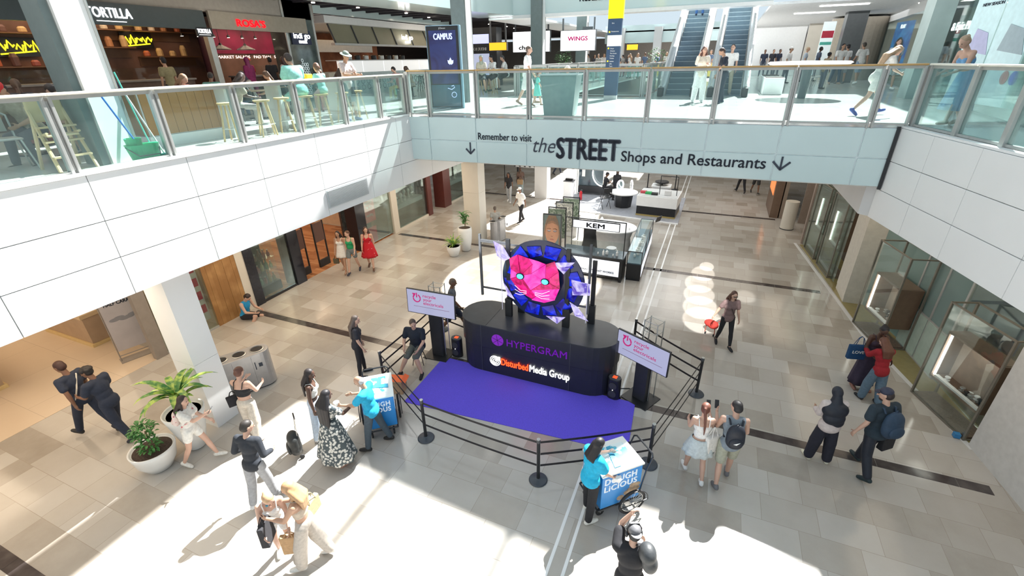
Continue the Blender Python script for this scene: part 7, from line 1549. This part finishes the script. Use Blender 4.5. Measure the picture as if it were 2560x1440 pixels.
x2, y2 = XY(2168, 1000); person('girl in a red hoodie and flared jeans hugging the woman in the dark dress', x2, y2 - .05, 0, 20, 1.60, dict(walk(10, 10, 0, (20, 28)), aL=(50, 10, 55, 25), aR=(50, 10, 55, 25)), 'pale', True, ('long', (.30, .012, .02)), ('trousers', (.10, .16, .22), 1.5), BLK, ('shoulder', (.13, .05, .03)), vox=.012, loose=1.6)
w = V_.w(V_.tp(.32, 0, .22)); tote('bright dark-blue tote bag hanging from the shoulder of the woman in the dark dress', w, rad(15), (.006, .05, .14), .40, .36, .1, .22, word='LOVE')
x, y = XY(2040, 1150); person('woman in a large black headscarf, pale blouse and wide black trousers', x, y, 0, 16, 1.66, dict(lean=5, L=(4, 2, 4, 0), R=(-2, 2, 4, 0), aL=(14, 6, 60, 30), aR=(14, 6, 60, 30), head=(0, 14)), 'tan', True, ('long', (.60, .52, .50)), ('trousers', (.018, .018, .03), 1.6), (.75, .7, .55), ('hijab', (.012, .016, .028), 1), loose=1.7, stocky=1.12)
x, y = XY(2148, 1178); W_ = person('bearded man in a dark T-shirt, cap and navy backpack walking away', x, y, 0, 30, 1.84, dict(walkr(18, 4, 10, (35, 12)), aL=(-6, 16, 26, 0)), 'pale', top=('tee', (.02, .035, .05)), bottom=('trousers', (.015, .018, .03), 1.15), shoes=(.015, .03, .035), hair=('cap', (.025, .03, .06), (.03, .02, .02)), stocky=1.16, loose=1.4)
backpack(W_, 'navy backpack on the back of the bearded man in the cap', (.02, .045, .085), .36, .52, .20, .26); blob('beard', [el(W_.hc(0, .055, .025), (.052, .05, .045), W_.T)], cloth((.03, .02, .018)), W_.R, .014)
w = W_.hand('aR'); tote('small black holdall in the right hand of the bearded man', (w.x, w.y, w.z - .02), rad(40), BLK, .30, .26, .12, .05, 'holdall')
x, y = XY(1730, 1192); X_ = person('woman with a long ponytail in a white top and pale pleated skirt', x, y, 0, 12, 1.66, dict(walk(14, 3, 0, (-20, 6)), aR=(30, 12, 92, 0), aL=(22, 8, 60, 10)), 'pale', True, ('tank', (.80, .78, .76)), ('skirt', (.52, .57, .58), .36, .27), (.72, .72, .70), ('pony', (.16, .06, .04)))
w = X_.w(X_.tp(.20, -.04, .16)); tote('white slouchy shoulder bag of the woman in the pleated skirt', w, rad(50), (.75, .72, .68), .28, .36, .12, .18); 
x, y = XY(1800, 1205); Y_ = person('man in a grey sleeveless top and khaki shorts with a black backpack', x, y, 0, 10, 1.78, dict(walkr(14, 4, 0, (30, 8)), aL=(22, 10, 92, 8), aR=(10, 12, 40, 10)), 'pale', top=('sleeveless', (.22, .26, .30)), bottom=('shorts', (.38, .38, .30), .8), shoes=(.15, .15, .16), hair=('short', (.02, .018, .02)), loose=1.3)
backpack(Y_, 'black backpack with a small white tick emblem', (.014, .017, .028), .30, .48, .17, .26, logo=True)
for P_, l in ((X_, 'pale blue phone raised by the woman with the ponytail'), ): phone(P_, 'aR', l)
phone(Y_, 'aL', 'phone in the left hand of the man with the black backpack')
x, y = XY(1470, 1288); Z_ = person('woman with a black bob in an oversized cyan T-shirt serving at the right snack cart', x, y, 0, -40, 1.70, dict(lean=4, L=(6, 3, 3, 0), R=(-5, 4, 3, 0), aL=(46, 8, 34, 8), aR=(24, 6, 24, 0), head=(0, 24)), 'pale', True, ('tee', (.01, .40, .66)), ('trousers', BLK, 1.1), (.78, .76, .7), ('bob', (.015, .014, .016)), loose=2.6)
w = Z_.hand('aR'); o = MB().bx(-.07, .07, -.04, .04, -.05, .06).build('napkin', 'white_paint', bevel=.01); o.location = w; o.rotation_euler = (.3, .2, .3); tag(o, 'white napkin with a sample in the hand of the woman at the right cart', 'napkin')
# camera operator at the bottom edge
x, y = at_head(1588, 1345, 1.76); O_ = person('person in black with a grey cap and headset raising one arm at the bottom edge', x, y - .05, 0, 12, 1.76, dict(lean=8, L=(4, 3, 4, 0), R=(-4, 3, 4, 0), aL=(118, 22, 70, 10), aR=(24, 10, 60, 10), head=(15, 5)), 'pale', top=('tee', BLK), bottom=('trousers', BLK), shoes=BLK, hair=('backcap', (.14, .14, .15), (.02, .02, .02)), loose=1.6, stocky=1.05)
MB().tube([O_.hc(-.088, 0, .08), O_.hc(-.092, .0, .16), O_.hc(-.05, 0, .235), O_.hc(.05, 0, .235), O_.hc(.092, 0, .16), O_.hc(.088, 0, .08)], .012, n=6).build('headset_band', 'black', O_.R)
for s_ in (-1, 1): MB().ell(O_.hc(s_ * .092, 0, .09), (.022, .038, .042)).build('ear_cup', 'black', O_.R, smooth=True)
w = O_.w(O_.tp(.17, -.10, .52)); t = thing('camera_drone_bag', 'dark grey rounded bag on the shoulder of the person with the headset', 'bag', w, rad(20)); blob('bag_body', [el((0, 0, 0), (.11, .14, .13)), el((.03, -.05, -.12), (.10, .11, .14))], cloth((.05, .055, .06), .5), t, .014); MB().tube([(-.1, .05, .05), (-.16, .15, -.02)], .012).build('strap', 'blackmatt', t)
# under the bridge
person('person in black sitting at the light ring in the arched booth under the bridge', -5.25, 25.3, .03, -60, 1.70, dict(SIT, lean=6), 'brown', top=('tee', BLK), bottom=('trousers', BLK), hair=('cap', BLK), hipz=.62, vox=.018)
person('person in a black robe behind the round white mirror table', -4.55, 25.0, .03, 200, 1.62, STAND, 'dark', True, ('long', BLK), ('dress', BLK, 1.0, .26), BLK, ('hijab', BLK), vox=.018)
for k, (px, py, hh, l, b) in enumerate(((1850, 482, 20, 'person in black trousers seen only from the waist down under the bridge, left one', BLK), (1885, 484, 190, 'person with bare legs seen only from the waist down under the bridge', (.03, .03, .03)), (1393, 436, -60, 'person in dark jeans striding behind the arched booth', NAVY))):
    x, y = XY(px, py); person(l, x, y, 0, hh, 1.7, walk(22), 'brown', top=('tee', BLK), bottom=(('trousers', 'shorts', 'trousers')[k], b), hair=('short', BLK), vox=.02)
# ---------------- upper level
x, y = XY(1742, 256, UZ); person('woman in cream top and white trousers standing at the foot of the left escalator', x, y, UZ, 185, 1.68, dict(lean=1, L=(4, 2, 3, 0), R=(-4, 2, 3, 0), aL=(26, 10, 75, 35), aR=(50, 14, 110, 10), head=(20, 4)), 'pale', True, ('long', (.72, .66, .56)), ('trousers', (.86, .86, .85), 1.6), WHT, ('long', (.12, .05, .04)), vox=.013)
x, y = XY(1798, 258, UZ); person('man in black leaning at the bridge railing, facing left', x, y, UZ, 110, 1.66, dict(walk(8, 10, 10, (0, 30)), aL=(24, 8, 60, 20)), 'tan', top=('tee', (.015, .02, .035)), bottom=('trousers', (.02, .03, .05)), shoes=(.02, .04, .07), hair=('short', (.05, .03, .025)), vox=.013)
x, y = XY(1812, 238, UZ); person('man in a white T-shirt and beige trousers in front of the right escalator', x, y, UZ, 190, 1.78, dict(head=(-20, 0)), 'pale', top=('tee', WHT), bottom=('trousers', (.48, .42, .32)), shoes=(.3, .3, .3), hair=('short', (.04, .03, .025)), vox=.013)
person('person in blue jeans standing high on the left escalator', -1.70, 27.6, 8.79, 10, 1.78, STAND, 'tan', top=('tee', (.1, .2, .4)), bottom=('trousers', (.04, .11, .28)), shoes=NAVY, hair=('short', BLK), vox=.016)
x, y = XY(1318, 262, UZ); person('tall person in a loose white shirt on the bridge beside the far white-faced column', x, y, UZ, -80, 1.80, walk(20, 3), 'pale', top=('tee', (.85, .84, .82)), bottom=('shorts', (.75, .74, .72), .95), shoes=(.3, .2, .15), hair=('short', (.14, .10, .08)), vox=.013, loose=2)
x, y = XY(1343, 266, UZ); person('small child in a turquoise dress walking on the bridge', x, y, UZ, -70, 1.05, walk(18), 'pale', True, ('tee', (.15, .58, .50)), ('dress', (.15, .58, .50), .62, .26), (.3, .2, .15), ('short', (.12, .06, .04)), vox=.018, child=True)
x, y = -4.3, 13.9; person('child in white with a pale hat behind the grey tapered booth', x, y + .4, UZ, 10, 1.18, STAND, 'pale', top=('tee', WHT), bottom=('shorts', WHT), hair=('sunhat', (.8, .75, .65)), vox=.02, child=True)
x, y = XY(2090, 208, UZ); person('man in a white T-shirt and dark jeans with a strap across his chest', 5.0, 29.6, UZ, 195, 1.80, walk(14), 'tan', top=('tee', WHT), bottom=('trousers', (.03, .07, .12)), shoes=(.45, .3, .22), hair=('short', BLK), vox=.014)
person('man in white T-shirt and black cap just behind the man with the chest strap', 5.45, 30.7, UZ, 20, 1.80, STAND, 'tan', top=('tee', WHT), bottom=('shorts', (.3, .32, .34)), shoes=(.1, .1, .1), hair=('cap', BLK), vox=.016)
person('man in a white T-shirt and blue shorts with a black strap across his back', 5.95, 29.8, UZ, 25, 1.84, walkr(14), 'tan', top=('tee', WHT), bottom=('shorts', (.30, .40, .52)), shoes=WHT, hair=('short', (.06, .05, .04)), vox=.014)
person('bearded man in a pale grey T-shirt by the blue game poster', 6.15, 25.2, UZ, 190, 1.84, dict(walk(14, -2), head=(10, -12)), 'pale', top=('tee', (.50, .54, .60)), bottom=('shorts', (.4, .4, .4)), shoes=WHT, hair=('short', (.05, .03, .02)), vox=.014)
x, y = XY(2162, 288, UZ); person('woman in a white top and shorts with blue shoes striding right behind the glass', x, y, UZ, -70, 1.66, dict(walk(30, 22, 10, (0, 30)), aL=(10, 10, 30, 10), aR=(40, 6, 50, 20)), 'pale', True, ('tee', (.72, .68, .64)), ('shorts', (.78, .74, .70), .6), (.03, .06, .30), ('long', (.40, .27, .17)), vox=.013)
person('woman in a strapless blue dress with fair hair leaning forward at the right balustrade', 4.45, 12.9, UZ, 112, 1.72, dict(walk(18, 24, 6, (10, 10)), aL=(40, 8, 50, 10), aR=(30, 8, 60, 10)), 'pale', True, ('band', (.16, .36, .62)), ('dress', (.14, .34, .60), .85, .30), (.5, .4, .3), ('bun', (.42, .30, .20)), vox=.013)
# food terrace, people near the left balustrade
x, y = XY(745, 330, UZ)
person('person in a mint green shirt sitting on a bar stool with back to the balustrade', -9.30, 8.98, UZ, 78, 1.78, dict(SIT, lean=14, L=(68, 70, 10, 0), R=(68, 70, 10, 0)), 'tan', top=('tee', (.30, .68, .60)), bottom=('shorts', (.32, .66, .58)), shoes=WHT, hair=('short', (.05, .035, .03)), hipz=.86, loose=1.8, stocky=1.1)
person('child in mint and pink sitting on the next stool', -9.25, 9.68, UZ, 70, 1.25, dict(SIT, lean=10, L=(66, 70, 6, 0), R=(66, 70, 6, 0)), 'pale', True, ('tee', (.35, .66, .60)), ('shorts', (.70, .38, .42)), (.6, .4, .4), ('short', (.16, .08, .05)), hipz=.83, vox=.014, child=True)
person('person in a green sun hat and pale shirt standing behind the child in pink', -9.28, 10.62, UZ, -100, 1.70, dict(lean=8, aL=(36, 8, 60, 20), aR=(36, 8, 60, 20), head=(0, 14)), 'tan', True, ('tee', (.62, .52, .50)), ('shorts', (.04, .05, .07)), (.1, .12, .3), ('sunhat', (.22, .28, .24), BLK), vox=.013)
o = MB().bx(-.09, .09, -.10, .10, 0, .16).build('yellow_packet', mat('packet_yellow', (.75, .65, .05), .5), bevel=.02); o.location = (-9.75, 9.75, UZ + 1.03); tag(o, 'yellow snack packet standing on the long table by the sun hat person', 'packet')
person('man in a red cap and beige shirt sitting at the far left of the terrace', -10.6, 4.35, UZ, -150, 1.76, dict(SIT, lean=22, head=(0, 20), aR=(52, 6, 60, 15)), 'tan', top=('tee', (.50, .42, .32)), bottom=('trousers', (.1, .1, .12)), hair=('cap', (.62, .02, .02)), hipz=.52, vox=.012)
person('boy with dark hair in a black T-shirt leaning over the table beside the dark column', -10.25, 4.30 + .55, UZ, 100, 1.66, dict(SIT, lean=24, head=(0, 25)), 'pale', top=('tee', (.05, .045, .05)), bottom=('shorts', (.12, .11, .1)), hair=('short', (.03, .02, .018)), hipz=.52, vox=.012)
person('person with fair arms in a white top at the left edge of the terrace', -9.9, 2.45, UZ, 60, 1.65, dict(SIT, lean=20, head=(0, 20)), 'pale', True, ('tee', (.66, .70, .74)), ('trousers', (.2, .25, .32)), WHT, ('long', (.25, .14, .09)), hipz=.52, vox=.013)
o = MB().lathe([(.03, 0), (.05, .13), (.052, .14), (.03, .15)], n=14).build('drink_cup', mat('pink_cup', (.75, .12, .45), .4)); o.location = (-10.9, 3.6, UZ + .77); tag(o, 'bright pink drink cup at the far left table', 'cup')
# seated crowd of the terrace: one build each, then copies
CL = [(.35, .33, .30), (.05, .05, .06), (.60, .58, .55), (.10, .14, .22), (.30, .10, .10), (.42, .36, .28), (.12, .28, .24), (.55, .45, .12)]
HN = [('short', (.02, .015, .012)), ('long', (.04, .025, .02)), ('long', (.28, .17, .10)), ('short', (.15, .09, .06)), ('hijab', (.03, .02, .04)), ('pony', (.10, .06, .04))]
CN = ['grey', 'black', 'white', 'navy', 'dark red', 'sand', 'green', 'mustard']; HNn = ['short black hair', 'long dark hair', 'long fair hair', 'short brown hair', 'a dark headscarf', 'a brown ponytail']
where = ['behind the dark column', 'left of the white-faced column', 'right of the white-faced column', 'behind the mop handles', 'under the TORTILLA letters', 'behind the wood-fronted cabinet', 'below the blade sign', 'under the red letters', 'near the crimson wall', 'behind the mint-shirted person', 'left of the mirrored pier', 'at the foot of the mirrored pier', 'in front of the pot row', 'at the noodle bar end']
spots = [(-11.8, 3.3), (-12.6, 5.2), (-11.7, 6.6), (-13.2, 7.0), (-12.4, 8.2), (-11.4, 8.9), (-13.3, 9.7), (-11.95, 10.7), (-13.8, 11.4), (-12.35, 12.8), (-14.2, 13.4), (-13.5, 15.0), (-12.6, 17.6), (-13.2, 19.4)]
for k, (x, y) in enumerate(spots):
    c = k % 8; hh = (k * 5) % 6
    person('seated diner in %s top with %s, %s' % (CN[c], HNn[hh], where[k]), x, y, UZ, (k * 67) % 360, 1.70, dict(SIT, lean=16, head=((k * 37) % 50 - 25, 18)), ('pale', 'tan', 'brown', 'dark')[(k * 3) % 4], hh in (1, 2, 4, 5), ('tee', CL[c]), ('trousers', CL[(c + 3) % 8]), hair=HN[hh], hipz=.52, vox=.02, face=k < 8)
    t = thing('dining_seat', 'dark stool under the diner ' + where[k], 'stool', (x, y, UZ)); MB().cyl((0, 0, .40), (0, 0, .43), .18, n=16).build('seat', 'black', t); MB().cyl((0, 0, 0), (0, 0, .4), .03, n=10).build('pole', 'black', t); MB().cyl((0, 0, 0), (0, 0, .015), .16, n=16).build('base', 'black', t)
for k, (x, y, c, hr, l) in enumerate(((-16.1, 13.4, (.22, .02, .10), ('hijab', (.20, .02, .10)), 'customer in a plum headscarf and dress at the red-letter restaurant counter'), (-16.2, 14.5, BLK, ('short', BLK), 'customer in black with a pale strap at the red-letter restaurant counter'), (-17.9, 14.9, (.4, .02, .03), ('cap', (.6, .02, .02)), 'cook in a red cap behind the red-letter restaurant counter'),
        (-17.9, 9.6, BLK, ('cap', BLK), 'cook in black behind the counter under the TORTILLA sign'), (-15.6, 10.1, (.25, .22, .12), ('short', BLK), 'customer in olive at the counter under the TORTILLA sign'), (-15.5, 15.9 - 1.4, (.5, .45, .42), ('long', (.05, .03, .03)), 'customer in a pale cardigan right of the plum headscarf'),
        (-18.4, 21.5, (.7, .7, .7), ('cap', BLK), 'cook in white behind the noodle bar'), (-18.4, 25.0, BLK, ('short', BLK), 'cook in black behind the noodle bar'))):
    person(l, x, y, UZ, (90, 80, -90, -90, 90, 100, -90, -90)[k], 1.68, STAND, ('tan', 'brown')[k % 2], k in (0, 5), ('long' if k in (0, 5) else 'tee', c), ('trousers', c if k == 0 else BLK), hair=hr, vox=.02, face=False)
for k, (px, py, c, hr, l) in enumerate(((1175, 152, NAVY, ('short', BLK), 'man in a navy T-shirt on a stool just right of the blue totem'), (1198, 158, (.85, .65, .02), ('short', (.04, .06, .06)), 'person in a bright yellow top on a stool right of the blue totem'), (1224, 155, (.45, .45, .40), ('hijab', (.30, .36, .32)), 'person in a sage headscarf at the white high table'),
        (1246, 155, WHT, ('short', BLK), 'man in a white shirt at the white high table'), (1266, 160, (.8, .78, .75), ('short', (.05, .05, .05)), 'person in cream at the end of the white high table'))):
    x, y = -10.4 + .22 * k, 20.3 + .75 * k; g = G(px, py, UZ + 1.42)
    x, y = g.x * 19.5 / g.y if k < 0 else at_head(px, py, 1.42, UZ); s_ = 20.6 / y if False else 1
    person(l, (-10.25, -9.95, -9.85, -9.75, -9.6)[k], (18.2, 18.8, 19.9, 21.0, 22.0)[k], UZ, (60, 40, 200, 150, 120)[k], 1.74, dict(SIT, L=(66, 70, 8, 0), R=(66, 70, 8, 0)), ('tan', 'brown', 'tan', 'tan', 'pale')[k], k == 2, ('tee', c), ('shorts', (.25, .42, .55) if k == 1 else BLK), hair=hr, hipz=.84, vox=.016, face=False)
    if k in (0, 1): make_stool('wooden stool under the ' + ('man in navy', 'person in yellow')[k], (-10.25, -9.95)[k], (18.2, 18.8)[k])
for k, (x, y, c, hr, l) in enumerate(((2.35, 44, NAVY, ('short', BLK), 'far person in dark clothes, leftmost of the group right of the escalators'), (2.9, 43.4, (.03, .03, .04), ('short', BLK), 'far person in a dark printed top, second of the group right of the escalators'), (3.3, 44.4, NAVY, ('short', BLK), 'far person in dark clothes behind the white hat'), (2.9, 31, WHT, ('cap', (.8, .8, .78)), 'person in white with a white cap behind the round white table'),
        (3.9, 33, (.36, .42, .48), ('short', (.4, .3, .2)), 'grey-haired person in a grey-blue shirt behind the round white table'), (4.6, 33.5, (.06, .08, .12), ('short', BLK), 'dark-skinned man in a dark blue shirt behind the round white table'), (3.95, 26, (.30, .24, .16), ('curly', BLK), 'seated person with curly black hair at the right of the round white table'))):
    person(l, x, min(y, 42.3), UZ, 180 + 20 * k, 1.76 if k != 6 else 1.45, STAND, ('brown', 'tan', 'brown', 'tan', 'tan', 'dark', 'brown')[k], False, ('tee', c), ('trousers', (.1, .12, .15)), hair=hr, vox=.024, face=False)
pr_ = [person('distant visitor in %s at the far balustrade, %s from the left' % (CN[k], ('first', 'second', 'third', 'fourth')[k]), -8.9 + 1.35 * k, 37.5 + .4 * k, UZ, 170 + 20 * k, 1.7, STAND, 'tan', k % 2 == 1, ('tee', CL[k]), ('trousers', CL[(k + 4) % 8]), hair=HN[k], vox=.03, face=False, grp='distant visitors beyond the void') for k in range(4)]
rn = random.Random(77)
for k in range(18):
    c = copy_tree(pr_[k % 4].R); c.location = (-10.5 + .62 * k + rn.uniform(-.2, .2), 39 + rn.uniform(0, 4), UZ); c.rotation_euler = (0, 0, rn.uniform(0, 6.2)); s_ = c.scale[0] * rn.uniform(.92, 1.05); c.scale = (s_,) * 3
    c['label'] = 'distant visitor in %s in the crowd beyond the void, row of small figures' % CN[k % 4]; c['group'] = 'distant crowd in %s beyond the void' % CN[k % 4]
for k, (px, py, c, hr, l) in enumerate(((2350, 150, (.35, .38, .42), ('short', (.3, .22, .15)), 'person in a grey T-shirt with a strap inside the store behind the blue-dressed woman'), (2500, 160, (.36, .32, .28), ('long', (.3, .24, .18)), 'person in a beige top between the two pale posters'))):
    person(l, (8.2, 7.6)[k], (23.5, 17.8)[k], UZ, 60, 1.74, STAND, 'pale', bool(k), ('tee', c), ('trousers', (.1, .1, .12)), hair=hr, vox=.018, face=False)

# ------------------------------------------------------------------ give loose pieces an object of their own
def split_loose(o):
    me = o.data; n = len(me.vertices); par = list(range(n))
    def f(a):
        while par[a] != a: par[a] = par[par[a]]; a = par[a]
        return a
    for e in me.edges: par[f(e.vertices[0])] = f(e.vertices[1])
    groups = {}
    for p in me.polygons: groups.setdefault(f(p.vertices[0]), []).append(p)
    if len(groups) < 2: return
    base = o.name.split('.')[0]
    for gi, ps in enumerate(groups.values()):
        ids = sorted({v for p in ps for v in p.vertices}); mp = {v: i for i, v in enumerate(ids)}
        m2 = bpy.data.meshes.new(base); m2.from_pydata([me.vertices[v].co[:] for v in ids], [], [[mp[v] for v in p.vertices] for p in ps])
        for m_ in me.materials: m2.materials.append(m_)
        if ps[0].use_smooth:
            for p in m2.polygons: p.use_smooth = True
        if gi == 0: first = m2
        else:
            c = o.copy(); c.data = m2; c.name = base; COL.objects.link(c)
    o.data = first
for o in [o for o in bpy.data.objects if o.type == 'MESH' and o.name.split('.')[0] in ('upright', 'fork', 'guard', 'cone', 'foot', 'sign_post', 'red_edge', 'edge_strip', 'frame_bar', 'eyeshadow_print', 'arrow_', 'icon')]:
    split_loose(o)
